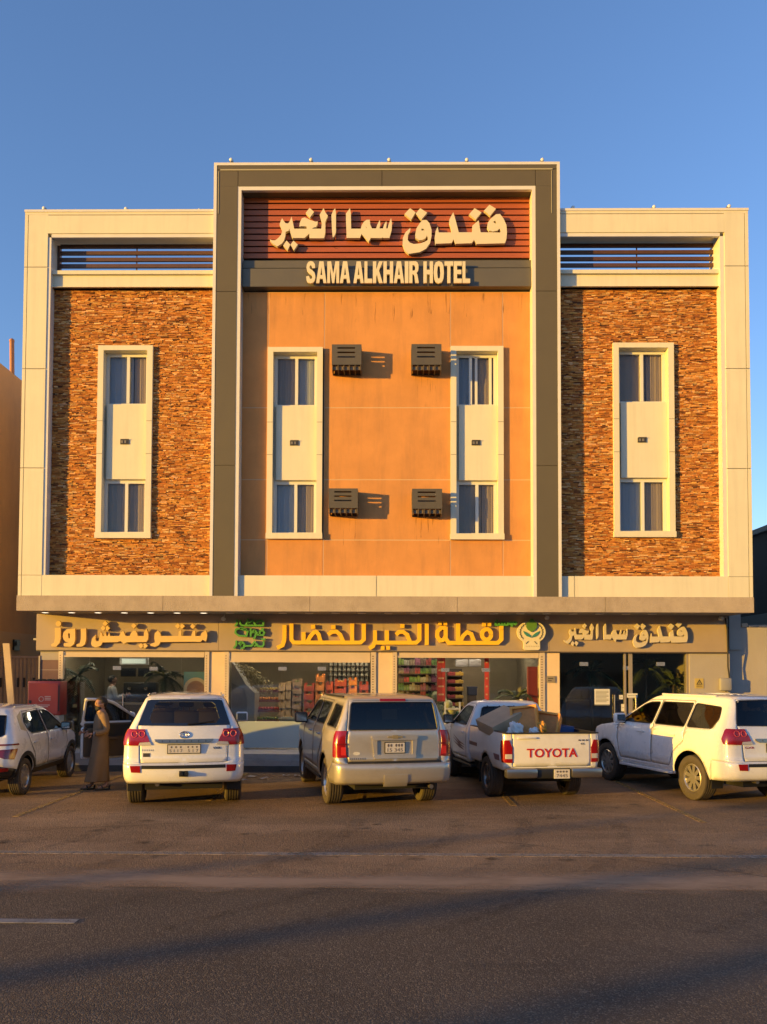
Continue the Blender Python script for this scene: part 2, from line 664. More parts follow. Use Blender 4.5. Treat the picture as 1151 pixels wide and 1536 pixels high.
# stucco in panels with joints
zsb = Z(438, YS)
vx = [c3, X(402.5, YS), X(486.5, YS), X(676, YS), X(754.5, YS), d3]
hz = [zb0, Z(810, YS), Z(719.5, YS), Z(611.5, YS), zsb]
b = MB()
for i in range(5):
    for j in range(4):
        if i in (1, 3) and j in (1, 2):
            continue
        xa, xb, za, zc_ = vx[i] + .010, vx[i + 1] - .010, hz[j] + .010, hz[j + 1] - .010
        if i in (1, 3) and j == 3:
            za = bays[1 if i == 1 else 2][4] - .02
        if i in (1, 3) and j == 0:
            zc_ = bays[1 if i == 1 else 2][3] + .02
        b.box(xa, xb, YS, YS + .05, za, zc_)
part('stucco_wall', b, STUCCO, hotel)
b = MB()
for i in range(5):
    if i in (1, 3):
        k = bays[1 if i == 1 else 2]
        b.box(vx[i], vx[i + 1], YS + .005, YS + .1, zb0, k[3] + .01)
        b.box(vx[i], vx[i + 1], YS + .005, YS + .1, k[4] - .01, zsb)
    else:
        b.box(vx[i], vx[i + 1], YS + .005, YS + .1, zb0, zsb)
part('stucco_joint', b, JOINT, hotel)

# windows: surround (part) > panel, panes, curtains
def wavy(mb, x0, x1, y, z0, z1, n=36, amp=.005, ph=0):
    vs = []
    for i in range(n + 1):
        t = i / n
        yy = y + amp * math.sin(t * 21 + ph) + amp * .5 * math.sin(t * 47 + ph * 2)
        vs += [(x0 + (x1 - x0) * t, yy, z0), (x0 + (x1 - x0) * t, yy, z1)]
    mb.add(vs, [(2 * i, 2 * i + 2, 2 * i + 3, 2 * i + 1) for i in range(n)])


for bi, (kind, xa, xb, z0, z1) in enumerate(bays):
    H = z1 - z0
    fs, ft, fb = .13, .115, .135
    yf, yp = YS - .085, YS + .12
    ix0, ix1, iz0, iz1 = xa + fs, xb - fs, z0 + fb, z1 - ft
    b = MB()
    b.box(xa, ix0, yf, YS + .4, iz0, z1)
    b.box(ix1, xb, yf, YS + .4, iz0, z1)
    b.box(ix0, ix1, yf, YS + .4, iz1, z1)
    b.box(xa - .012, xb + .012, yf - .02, YS + .4, z0, iz0)
    sur = part('window_surround', b, CREAM, hotel)
    b = MB()
    for zz in (z0 + H * .605, z0 + H * .435):
        b.box(xa - .002, ix0 + .002, yf - .003, yf + .01, zz, zz + .012)
        b.box(ix1 - .002, xb + .002, yf - .003, yf + .01, zz, zz + .012)
    parts('joint_line', b, M('dark_joint', (.3, .26, .2), .8), sur)
    zu0 = z1 - H * .300       # bottom of the upper window
    zl1 = z1 - H * .690       # top of the lower window
    ym = YS + .03
    b = MB()
    b.box(ix0 + .07, ix1 - .004, ym, YS + .39, zl1, zu0)
    b.box(ix0 + .001, ix0 + .069, ym + .11, YS + .388, zl1, zu0)
    pn = part('spandrel_panel', b, CREAM, sur)
    b = MB()
    xm = (ix0 + ix1) / 2 - .01
    zm = (zl1 + zu0) / 2 - .01
    b.box(xm - .11, xm + .09, ym - .02, ym - .002, zm - .055, zm + .055)
    part('vent', b, M('vent_dark', (.05, .045, .04), .5), sur)
    b = MB()
    for k in (-.075, 0.0):
        b.box(xm + k - .012, xm + k + .035, ym - .035, ym - .02, zm - .03, zm + .03)
    b.box(xm - .10, xm + .10, ym - .045, ym - .02, zm + .055, zm + .065)
    part('vent_flap', b, M('vent_grey', (.22, .2, .17), .5), sur)
    for wi_, (za, zc_) in enumerate(((zu0, iz1), (iz0, zl1))):
        frm = MB()
        t = .045
        x0, x1 = ix0 + .002, ix1 - .002
        frm.box(x0, x0 + t + .03, yp, yp + .07, za, zc_)
        frm.box(x1 - t - .03, x1, yp, yp + .07, za, zc_)
        frm.box(x0 + t + .03, x1 - t - .03, yp, yp + .07, zc_ - t - .04, zc_)
        frm.box(x0 + t + .03, x1 - t - .03, yp, yp + .07, za, za + t)
        xm = (x0 + x1) / 2 + .015
        if bi == 2 and wi_ == 0:
            xm = x0 + (x1 - x0) * .36
        frm.box(xm - .035, xm + .035, yp - .01, yp + .07, za + t, zc_ - t - .04)
        if bi == 2 and wi_ == 0:
            for fx in (.50, .845):
                frm.box(x0 + (x1 - x0) * fx - .03, x0 + (x1 - x0) * fx + .03, yp + .01, yp + .07, za + t, zc_ - t - .04)
        fo = part('window', frm, WINFRAME, hotel)
        pm = MB()
        pm.box(x0 + .05, xm - .03, yp + .03, yp + .036, za + .03, zc_ - .07)
        pm.box(xm + .03, x1 - .05, yp + .042, yp + .048, za + .03, zc_ - .07)
        part('pane', pm, PANE, fo)
        cm = MB()
        wavy(cm, x0 + .06, xm if (bi + wi_) % 3 else xm + .1, yp + .09, za, zc_, ph=bi * 2 + wi_)
        part('curtain', cm, CURTAIN if (bi + wi_) % 2 else CURTAIN2, fo)
        cm = MB()
        wavy(cm, xm + (.12 if (bi + wi_) % 3 == 0 else 0), x1 - .04, yp + .10, za, zc_, ph=bi + 3 * wi_ + 1)
        part('curtain', cm, CURTAIN2 if (bi == 1 and wi_ == 0) else CURTAIN, fo)
    b = MB()
    b.box(ix0, ix1, YS + .42, YS + .44, iz0, iz1)
    part('dark_room', b, M('room_dark', (.05, .045, .04), .9), sur)

# --- louvres of the wings (open to the sky behind)
lv = [369.3, 379.4, 389.3, 398.8]
b = MB()
for (xa, xb) in ((wl2, c0), (d0, wr2)):
    for p in lv:
        zc_ = Z(p, YW + .43)
        b.box(xa + .06, xb - .0, YW + .40, YW + .46, zc_ - .043, zc_ + .043)
parts('louvre', b, SLAT_BROWN, hotel)
b = MB()
for (xa, xb) in ((wl2, c0), (d0, wr2)):
    b.box(xa, xa + .06, YW + .38, YW + .49, zl, wi)
    xm = xa + (xb - xa) * (.49 if xa < 0 else .52)
    b.box(xm - .012, xm + .012, YW + .47, YW + .50, zl, wi)
parts('louvre_post', b, SLAT_BROWN, hotel)

# --- sign recess of the centre: rust red slats and the dark board
yl = YC + .33
zs_top, zs_bot = Z(296.5, yl), Z(389, yl)
b = MB()
n = 10
pitch = (zs_top - zs_bot) / n
for i in range(n):
    za = zs_bot + i * pitch
    b.box(c3, d3, yl, yl + .05, za + pitch * .23, za + pitch * .99)
parts('sign_slat', b, RUST_SLAT, hotel)
b = MB()
b.box(c3, d3, yl + .06, YS + .5, zs_bot - .1, zi + .05)
part('sign_recess', b, BLACK, hotel)
yb = YC + .12
b = MB()
b.box(c3 + .02, d3 - .0, yb + .05, YS + .2, Z(400, yb), Z(389, yb))
b.box(c3 + .02, d3 - .0, yb + .09, YS + .2, Z(402.5, yb), Z(400, yb))
b.box(c3 + .02, d3 - .0, yb, YS + .2, Z(429.5, yb), Z(402.5, yb))
part('sign_board', b, M('olive_board', (.13, .118, .09), .45, var=.05), hotel)

# --- slab over the shops
xsl, xsr = P(25.5, 905, YC)[0], P(1130.5, 905, YC)[0]
b = MB()
ns = 5
for i in range(ns):
    b.box(xsl + (xsr - xsl) * i / ns + (.004 if i else 0), xsl + (xsr - xsl) * (i + 1) / ns - (.004 if i < ns - 1 else 0), YC - .02, YC + .25, zs1, zb1 - .001)
b.box(xsl + .02, xsr - .02, YC + .0, YC + .2, zs1 + .02, zb1 - .02)
part('slab_edge', b, SLAB, hotel)
b = MB()
b.box(xsl + .002, xsr - .002, YC + .25, BACK, zs1 + .015, zb1 - .02)
part('soffit', b, SOFFIT, hotel)

# --- shop fascia, pillars, shutters, glass
xf0, xf1 = P(54.5, 950, YF)[0], P(1092, 950, YF)[0]
zf1, zf0 = zs1 + .012, Z(976.5, YF)
b = MB()
for i, (pa, pb) in enumerate(((54.5, 328), (328, 576), (576, 824), (824, 1092))):
    b.box(P(pa, 950, YF)[0] + .004, P(pb, 950, YF)[0] - .004, YF, YF + .2, zf0, zf1)
b.box(xf0 + .02, xf1 - .02, YF + .02, YF + .19, zf0 + .02, zf1)
part('fascia', b, FASCIA, hotel)
b = MB()
b.box(xf0, xf1, YF + .02, YF + .16, zf0 - .03, zf0 - .001)
part('fascia_trim', b, M('dark_trim', (.10, .08, .065), .5), hotel)
PIL = [(62, 90), (315.5, 337.5), (564.5, 588.5), (816.5, 838.5)]
b = MB()
for i, (pa, pb) in enumerate(PIL):
    if i:
        b.box(XS(pa), XS(pb), YG - .10, YG + .35, PLINTH, zf0)
parts('pillar', b, PILLAR, hotel)
b = MB()
zbr = P(75, 990, YG)[1]
b.box(XS(62), XS(90), YG - .08, YG + .35, zbr, zf0)
part('pier_top', b, PALE_WALL, hotel)
b = MB()
b.box(XS(62), XS(90), YG - .07, YG + .35, PLINTH, zbr)
part('brown_pier', b, M('brown_tile', (.20, .11, .085), .4, var=.15), hotel)
b = MB()
for k in (1.05, 1.75, 2.3):
    b.box(XS(62) - .002, XS(90) + .002, YG - .074, YG - .06, k, k + .012)
b.box(XS(60), XS(62), YG - .1, YG + .1, PLINTH, zbr + .1)
part('tile_joint', b, M('tile_joint', (.5, .42, .34), .7), hotel)
rails = [(90.5, 97), (308.5, 315.3), (337.7, 344.5), (556.5, 564.3), (588.7, 595.5), (808.5, 816.3)]
for pa, pb in rails:
    b, bh = MB(), MB()
    xa, xb = XS(pa), XS(pb)
    b.box(xa, xb, YG - .13, YG - .02, PLINTH, zf0 - .03)
    z = PLINTH + .08
    while z < zf0 - .1:
        bh.box(xa + .03, xb - .055, YG - .135, YG - .128, z, z + .022)
        z += .062
    rl = part('guide_rail', b, IRON, hotel)
    part('rail_slot', bh, M('slot_dark', (.22, .16, .11), .8), rl)
OPEN = [(97, 308.5, 984.5), (344.5, 556.5, 991.5), (595.5, 808.5, 984.0)]
for pa, pb, py in OPEN:
    b = MB()
    z0 = P(450, py, YG)[1]
    z = z0
    while z < zf0 - .03:
        h = min(.075, zf0 - .03 - z)
        b.box(XS(pa) + .02, XS(pb) - .02, YG - .10, YG - .07, z + .004, z + h)
        b.box(XS(pa) + .02, XS(pb) - .02, YG - .095, YG - .075, z, z + .004)
        z += h
    b.box(XS(pa) + .02, XS(pb) - .02, YG - .12, YG - .06, z0 - .035, z0)
    part('roller_shutter', b, SHUTTER, hotel)


def glazing(pa, pb, ptop, splits, y=YG, band=False):
    z1 = P(450, ptop, y)[1]
    xs = [XS(pa)] + [XS(s) for s in splits] + [XS(pb)]
    m = MB()
    for i in range(len(xs) - 1):
        m.box(xs[i] + .004, xs[i + 1] - .004, y, y + .012, PLINTH + .02, z1)
    return part('shop_glass', m, SHOPGLASS, hotel)


glazing(97, 308.5, 984, (134, 177, 231, 272))
glazing(344.5, 556.5, 991, (423, 485))
glazing(595.5, 664, 984, ())
glazing(735, 808.5, 984, ())
glazing(838.5, 1029, 976, (873, 902, 936, 946, 997))
# frosted film on the lower part of the vegetable shop's glass
b = MB()
b.box(XS(345), XS(556), YG - .006, YG - .003, PLINTH + .03, P(450, 1082, YG)[1])
FROST = bpy.data.materials.new('frosted_film')
FROST.use_nodes = True
_n, _l = FROST.node_tree.nodes, FROST.node_tree.links
_p = _n['Principled BSDF']
_p.inputs['Base Color'].default_value = (.46, .53, .53, 1)
_p.inputs['Roughness'].default_value = .25
_p.inputs['Alpha'].default_value = .52
part('frosted_film', b, FROST, hotel)
# patch fittings and door frames of the glass shop fronts
b = MB()
for px, py in ((176, 1002), (231, 1003), (424, 1003), (483, 1003), (668, 1005), (729, 1005), (876, 996), (941, 1002), (991, 996), (428, 1127), (231, 1126)):
    x, z = P(px, py, YG)
    b.box(x - .10, x + .10, YG - .02, YG + .03, z - .045, z + .045)
parts('door_fitting', b, M('steel_fitting', (.75, .72, .68), .25, metal=.8), hotel)
for px in (186, 226, 484, 921, 953):
    b = MB()
    x = XS(px)
    b.tube([(x, YG - .06, 1.15), (x, YG - .06, 1.75)], .016, 8)
    for z in (1.2, 1.7):
        b.tube([(x, YG - .06, z), (x, YG, z)], .010, 6)
    part('door_handle', b, M('steel_bar', (.8, .76, .7), .2, metal=.9), hotel)
b = MB()
for (pa, pb) in ((936, 939), (943, 948.5)):
    b.box(XS(pa), XS(pb), YG - .03, YG + .05, PLINTH, zf0 - .03)
b.box(XS(1029), XS(1033), YG - .05, YG + .1, PLINTH, zf0 - .03)
parts('door_post', b, M('brass_post', (.55, .46, .34), .3, metal=.5), hotel)
# pale wall right of the entrance
b = MB()
b.box(XS(1033), XS(1093), YG - .08, YG + .3, PLINTH - .4, zf0)
part('end_wall', b, PALE_WALL, hotel)

# interiors: floor, back walls, dividing walls, ceiling
YB = 24.5
b = MB()
b.box(XS(60), XS(1093), YG + .05, BACK, PLINTH - .05, PLINTH)
part('shop_floor', b, M('shop_floor', (.42, .38, .33), .3, var=.05), hotel)
b = MB()
b.box(XS(62) - .3, XS(1093), YB, YB + .15, PLINTH, zf1)
for px in (62, 326, 823, 1060):
    x = XS(px)
    b.box(x - .08, x + .08, YG + .36, YB, PLINTH, zf1)
parts('shop_wall', b, M('shop_wall', (.36, .30, .20), .8, var=.05), hotel)
b = MB()
b.box(XS(62) - .3, XS(1093), YG + .2, YB, zf0 + .25, zf0 + .3)
part('shop_ceiling', b, M('shop_ceiling', (.45, .42, .38), .8), hotel)

TUBE = M('shop_fill_tube', (1.0, .84, .62), .5, emit=11.0)  # tubes added to brighten the shops, more near the front to lift the goods
for pxl, yy in ((150, 21.3), (255, 22.6), (375, 20.9), (440, 20.75), (505, 20.75), (530, 22.6), (625, 20.7), (690, 21.4), (745, 22.6)):
    x = P(pxl, 985, yy)[0]
    t_ = MB()
    t_.box(x - .6, x + .6, yy - .05, yy + .05, zf0 + .19, zf0 + .23)
    part('ceiling_fill_tube', t_, TUBE, hotel)

# --- plinth in front of the shops (two shallow steps)
STEPM = M('step_stone', (.62, .55, .48), .6, var=.08, vscale=3, dirt=((.2, .17, .14), .4, (3, 3, 8)))
b = MB()
px0, px1 = XS(50) - .5, XS(1093) + 8
nx = 40
for i in range(nx):
    xa, xb = px0 + (px1 - px0) * i / nx, px0 + (px1 - px0) * (i + 1) / nx
    b.box(xa + .002, xb - .002, 18.92, YG - .13, .27, PLINTH)
    b.box(xa + .002, xb - .002, 18.88, 19.4, .135, .267)
b.box(px0, px1, 18.95, YG + .1, 0, PLINTH - .01)
setting('pavement', b, STEPM)
b = MB()
b.box(px0, px1, 18.86, 18.945, -.05, .132)
setting('kerb', b, M('kerb_stone', (.12, .105, .09), .8, var=.2, vscale=5))


# ================================================================= LIGHTS AND VENT COVERS ON THE FRONT
def roof_lamp(px, py, Y, label):
    x, z = P(px, py, Y)
    t = thing('roof_spotlight', label, 'spotlight', (x, Y, z), 0, 'small spotlights along the parapet')
    m = MB()
    m.tube([(0, 0, -.02), (0, 0, .05)], .02, 8)
    m.lathe([(-.03, .022), (.0, .045), (.06, .05), (.075, .04)], 12, (0, 0, .04), 'Y')
    part('housing', m, M('lamp_housing', (.35, .33, .3), .3, metal=.6), t, 40, local=True)
    m = MB()
    m.ball((0, -.03, .04), .042, 10, 6, (1, .5, 1))
    part('lens', m, M('lamp_lens', (.85, .84, .8), .15), t, True, local=True)


where = ['above the left end of the olive frame', 'above the words between left end and middle', 'at the middle of the olive frame', 'right of the middle of the olive frame', 'above the right end of the olive frame']
for px, wd in zip((347, 467, 584, 700.5, 813.5), where):
    roof_lamp(px, 243, YC + .12, 'small white spotlight on the high parapet ' + wd)
for px, py, wd in ((66.5, 314, 'left wing parapet near the outer corner'), (189.5, 315, 'left wing parapet at its middle'), (299, 317.5, 'left wing parapet beside the olive frame'),
                   (859.5, 313, 'right wing parapet beside the olive frame'), (981, 312, 'right wing parapet at its middle'), (1093.5, 311, 'right wing parapet near the outer corner')):
    roof_lamp(px, py + 1.5, YW + .30, 'small spotlight on the ' + wd)


def ac_cover(pa, pb, pt, pbm, label):
    yfr = YS - .40
    xa, zt_ = P(pa, pt, yfr)
    xb, _ = P(pb, pt, yfr)
    _, zb_ = P((pa + pb) / 2, pbm, yfr)
    cx = (xa + xb) / 2
    t = thing('vent_cover', label, 'air conditioner cover', (cx, YS, zb_), 0, 'brown air conditioner covers on the stucco')
    W_, H_, D_ = (xb - xa) / 2, zt_ - zb_, .40
    m = MB()
    s = [(-W_, .0), (W_, .0), (W_, H_), (-W_, H_)]
    sl_ = []
    for k in (.42, .64, .86):
        sl_.append([(-W_ * .62, H_ * k), (W_ * .56, H_ * k), (W_ * .56, H_ * k - H_ * .075), (-W_ * .62, H_ * k - H_ * .075)])
    m.prism([s] + sl_, -D_, -D_ + .02)
    ss = [[(-.375, H_ * k - .012), (-.12, H_ * k - .012), (-.12, H_ * k - H_ * .075 - .03), (-.375, H_ * k - H_ * .075 - .03)] for k in (.42, .64, .86)]
    for q in (-W_, W_ - .012):
        m.prism([[(-D_ + .021, 0), (0, 0), (0, H_), (-D_ + .021, H_)]] + ss, q, q + .012, fn=lambda v: (v[1], v[0], v[2]))
    m.box(-W_ + .021, W_ - .021, -D_ + .021, 0, H_ - .02, H_)
    part('casing', m, ACBOX, t, local=True)
    m = MB()
    for k in range(6):
        x = -W_ + .015 + (2 * W_ - .03) * k / 5
        m.box(x - .010, x + .010, -D_ + .021, -.02, -.12, -.002)
    m.box(-W_ + .026, W_ - .026, -.05, -.02, -.12, -.08)
    part('bottom_fin', m, M('fin_brown', (.12, .09, .06), .6), t, local=True)
    m = MB()
    for k in range(5):
        x = -W_ + .015 + (2 * W_ - .03) * (k + .5) / 5
        m.box(x - .045, x + .045, -D_ + .06, -D_ + .08, -.10, -.02)
    part('bottom_plate', m, M('fin_plate', (.20, .15, .10), .6), t, local=True)
    m = MB()
    m.box(-W_ + .06, W_ - .06, -.30, -.005, .01, H_ - .24)
    part('air_unit', m, ACIN, t, local=True)


STAIN = bpy.data.materials.new('drip_stain')
STAIN.use_nodes = True
_n, _l = STAIN.node_tree.nodes, STAIN.node_tree.links
_n['Principled BSDF'].inputs['Base Color'].default_value = (.16, .085, .04, 1)
_n['Principled BSDF'].inputs['Roughness'].default_value = .9
_tc = _n.new('ShaderNodeTexCoord')
_mp = _n.new('ShaderNodeMapping')
_mp.inputs['Scale'].default_value = (26, 1, 2.2)
_nz = _n.new('ShaderNodeTexNoise')
_nz.inputs['Scale'].default_value = 1
_nz.inputs['Detail'].default_value = 6
_mr = _n.new('ShaderNodeMapRange')
_mr.inputs[1].default_value, _mr.inputs[2].default_value, _mr.inputs[4].default_value = .55, .78, .65
_l.new(_tc.outputs['Object'], _mp.inputs[0]); _l.new(_mp.outputs[0], _nz.inputs['Vector'])
_l.new(_nz.outputs[0], _mr.inputs[0]); _l.new(_mr.outputs[0], _n['Principled BSDF'].inputs['Alpha'])
_rn = random.Random(12)
for px, py in ((522, 562), (641, 562), (516, 775), (642, 777)):
    b = MB()
    for k in range(5):
        x, z = P(px - 16 + k * 8 + _rn.uniform(-2, 2), py, YS)
        h_ = _rn.uniform(.3, .8)
        b.quad((x - .03, YS - .0015, z - h_), (x + .03, YS - .0015, z - h_), (x + .035, YS - .0015, z), (x - .035, YS - .0015, z))
    part('drip_stain', b, STAIN, hotel, fix=False)
for k in range(16):
    b = MB()
    x, z = P(375 + k * 27, 440, YS)
    b.quad((x - .05, YS - .0015, z - _rn.uniform(.2, .9)), (x + .05, YS - .0015, z - .5), (x + .06, YS - .0015, z), (x - .06, YS - .0015, z))
    part('drip_stain', b, STAIN, hotel, fix=False)


ac_cover(498, 542.5, 516.5, 547, 'brown slotted vent cover upper left, beside the left stucco window')
ac_cover(617.5, 662.5, 516, 547, 'brown slotted vent cover upper right, casting its shadow on the right stucco window surround')
ac_cover(493.5, 537, 732.5, 762, 'brown slotted vent cover lower left, touching the left stucco window')
ac_cover(618.5, 663.5, 733, 763, 'brown slotted vent cover lower right, level with the lower right stucco window')

LIT = M('lit_lamp_disc', (1.0, .84, .58), .5, emit=1.3)
UNLIT = M('unlit_lamp_disc', (.6, .56, .5), .4)
RING = M('lamp_ring', (.7, .66, .6), .3, metal=.4)
for i in range(24):
    px = 68 + 39.6 * i
    if px > 1060:
        break
    y = (YC + YF) / 2 + .1
    x = P(px, 921, y)[0]
    lit = i < 7
    y = YC + .62
    x = P(px, 919, y)[0]
    t = thing('downlight', 'unlit round downlight under the slab over the %s' % ('yellow lettering' if px < 780 else 'emblem and entrance lettering'), 'downlight', (x, y, zs1 + .015), 0, 'lit downlights' if lit else ('unlit downlights over the yellow lettering' if px < 780 else 'unlit downlights over the entrance lettering'))
    m = MB()
    m.tube([(.09 * math.cos(a), .09 * math.sin(a), -.006) for a in np.linspace(0, 2 * math.pi, 21)[:-1]], .012, 6, True)
    part('rim', m, RING, t, local=True)
    m = MB()
    m.lathe([(-.014, .080), (-.002, .082)], 20, (0, 0, 0), 'Z')
    part('disc', m, LIT if lit else UNLIT, t, local=True)
ords = ['leftmost', 'second', 'third', 'fourth', 'fifth', 'sixth', 'seventh']
k = 0
for o in COL.objects:
    if o.name.startswith('downlight') and o.get('group') == 'lit downlights':
        o['label'] = '%s glowing round downlight under the slab above the gold lettering' % (ords[k] + (' from left' if k else ''))
        k += 1
for px, py, wd in ((336, 928.5, 'between the gold and the green lettering'), (820, 927, 'beside the round emblem'), (1081, 928, 'at the right end of the fascia')):
    y = YF - .10
    x, z = P(px, py, y)
    t = thing('wall_spotlight', 'small white spotlight under the slab ' + wd, 'spotlight', (x, y, z), 0, 'small spotlights under the slab')
    m = MB()
    m.lathe([(-.10, .045), (-.09, .05), (.05, .04), (.06, .02)], 12, (0, 0, 0), 'Y')
    part('housing', m, M('lamp_white', (.7, .68, .62), .3), t, 40, local=True)
    m = MB()
    m.tube([(0, .02, .02), (0, .06, zs1 - z)], .012, 6)
    part('bracket', m, M('lamp_white', (.7, .68, .62), .3), t, local=True)
# ================================================================= SIGNS
GOLD = M('gold_letter', (.80, .55, .20), .35, var=.04)
AMBER = M('amber_letter', (1.0, .60, .015), .4)
CREAML = M('cream_letter', (.80, .70, .50), .45, var=.03)
GREY_L = M('stone_letter', (.66, .58, .48), .5, var=.04)
GREENL = M('green_letter', (.10, .36, .06), .4)
DKEDGE = M('letter_return', (.42, .27, .10), .5)


def px_poly(poly, org, sc, Y):
    return [P(org[0] + x / sc, org[1] + y / sc, Y) for x, y in poly]


def ell(c, rx, ry, n=16, a0=0):
    return [(c[0] + rx * math.cos(a0 + 2 * math.pi * i / n), c[1] + ry * math.sin(a0 + 2 * math.pi * i / n)) for i in range(n)]


def dia(c, r):
    return [(c[0], c[1] - r), (c[0] + r, c[1]), (c[0], c[1] + r), (c[0] - r, c[1])]


A1, A2, A3, A4 = (400, 300), (500, 300), (595, 300), (680, 300)
S = 11.51
HOTEL = {  # words of the hotel sign: list of (origin, loops)
    'right_word': [
        (A3, [[(670, 770), (660, 640), (675, 540), (710, 460), (730, 560), (955, 560), (940, 480), (910, 380), (915, 330), (980, 210), (1005, 290), (1040, 420), (1075, 557),
               (978 + 330, 557), (978 + 335, 440), (978 + 440, 350), (978 + 455, 440), (978 + 475, 557), (978 + 815, 560), (978 + 820, 520), (978 + 800, 490), (978 + 760, 530), (978 + 690, 543), (978 + 620, 528), (978 + 590, 470), (978 + 600, 390), (978 + 650, 320), (978 + 740, 245), (978 + 810, 240), (978 + 870, 320), (978 + 920, 430), (978 + 930, 560), (978 + 920, 670), (978 + 895, 745),
               (978 + 400, 760), (978 + 385, 720), (978 + 360, 690), (978 + 320, 745), (1018, 755), (985, 680), (950, 745), (680, 755)],
              [(978 + 690, 375), (978 + 730, 355), (978 + 750, 410), (978 + 720, 400)]]),
        (A4, [[(370, 140), (490, 215), (390, 335), (275, 245)]]), (A4, [[(628, 80), (738, 150), (640, 270), (530, 185)]]),
        (A3, [[(240, 480), (235, 540), (200, 600), (195, 690), (230, 735), (300, 760), (400, 750), (480, 725), (540, 690), (540, 640), (525, 610), (500, 660), (440, 690), (390, 690), (330, 655), (325, 590), (345, 490), (400, 400), (450, 345), (520, 345), (570, 400), (605, 510), (605, 620), (580, 740), (510, 840), (400, 900), (300, 915), (210, 930), (150, 880), (105, 760), (110, 650), (160, 550)],
              [(430, 495), (470, 500), (490, 525), (430, 525)]]),
        (A3, [[(235, 140), (330, 215), (255, 335), (138, 240)]]), (A3, [[(410, 140), (530, 220), (430, 335), (332, 232)]])],
    'middle_word': [
        (A2, [[(230, 655), (230, 560), (222, 400), (220, 235), (290, 140), (305, 230), (310, 495), (475, 495), (495, 430), (530, 375), (580, 340), (632, 340), (640, 420), (670, 490), (740, 490), (760, 430), (805, 340), (815, 420), (797, 490), (860, 490), (880, 420), (918, 365), (925, 400), (912, 490), (942, 490), (950, 440), (1000, 310), (1015, 400), (1010, 520), (970, 655), (860, 655), (855, 640), (840, 658), (650, 655), (615, 720), (560, 660), (490, 585), (460, 655)],
              [(556, 448), (590, 492), (570, 482)]])],
    'left_word': [
        (A1, [[(55, 680), (100, 695), (150, 695), (205, 655), (250, 600), (265, 560), (265, 510), (225, 420), (245, 360), (270, 315), (300, 365), (330, 400), (370, 405), (400, 370), (432, 285), (450, 360), (478, 495), (700, 495), (690, 470), (690, 455), (600, 450), (565, 462), (575, 390), (610, 315), (660, 300), (760, 345), (840, 372), (887, 370), (875, 430), (855, 465), (800, 480), (790, 495), (945, 495), (955, 400), (940, 330), (918, 250), (985, 140), (1020, 220), (1060, 270), (1040, 320), (1015, 370), (1015, 560), (1000, 640), (985, 660), (740, 660), (738, 580), (700, 610), (655, 655), (450, 655), (430, 620), (400, 520), (400, 490), (380, 530), (330, 550), (325, 620), (300, 700), (260, 755), (185, 800), (130, 770), (80, 730)]]),
        (A1, [[(745, 135), (820, 205), (750, 300), (678, 220)]]), (A1, [[(345, 700), (410, 768), (365, 865), (288, 785)]]), (A1, [[(465, 700), (540, 770), (475, 865), (414, 772)]]),
        (A1, [[(1120, 260), (1150, 184), (1186, 140), (1199, 230), (1199, 560), (1171, 622), (1142, 650), (1130, 520)]])],
}


def hotel_words(t, Y0, Y1, mat, tf=lambda p: p, local_stud=None):
    for wname, items in HOTEL.items():
        m = MB()
        for org, loops in items:
            ll = []
            for lp in loops:
                ll.append([P(*tf((org[0] + x / S, org[1] + y / S)), Y0) for x, y in lp])
            m.prism(ll, Y0, Y1)
        part('word', m, mat, t)


yl0 = YC + .20
x_, z_ = P(580, 380, yl0)
t = thing('hotel_sign', 'large cream Arabic hotel lettering on the rust red slats at the top', 'sign', (x_, yl0, z_))
hotel_words(t, yl0, yl0 + .09, CREAML)
m = MB()
rnd = random.Random(3)
for px, py in [(404 + i * 7, 330 + (i * 37) % 40) for i in range(15)] + [(508 + i * 8, 340 + (i * 23) % 16) for i in range(10)] + [(610 + i * 9, 330 + (i * 29) % 36) for i in range(17)]:
    x, z = P(px, py, yl0)
    m.tube([(x, yl0 + .09, z), (x, yl + .02, z)], .006, 4)
part('stud', m, DARK_BOARD, t)


def text_mesh(body, x0, x1, z0, z1, y, depth, offset=0.0, fn=None, spacing=1.0):
    cu = bpy.data.curves.new('txt', 'FONT')
    cu.body = body
    cu.offset = offset
    cu.extrude = .5
    cu.space_character = spacing
    cu.resolution_u = 3
    ob = bpy.data.objects.new('txt', cu)
    me = bpy.data.meshes.new_from_object(ob)
    co = np.array([v.co[:] for v in me.vertices])
    lo, hi = co.min(0), co.max(0)
    mb = MB()
    vs = []
    for c in co:
        u = (c[0] - lo[0]) / (hi[0] - lo[0])
        v = (c[1] - lo[1]) / (hi[1] - lo[1])
        w_ = (c[2] - lo[2]) / max(hi[2] - lo[2], 1e-9)
        q = (x0 + (x1 - x0) * u, y - w_ * depth, z0 + (z1 - z0) * v)
        vs.append(fn(q) if fn else q)
    mb.add(vs, [tuple(p.vertices) for p in me.polygons])
    bpy.data.objects.remove(ob)
    bpy.data.meshes.remove(me)
    bpy.data.curves.remove(cu)
    return mb


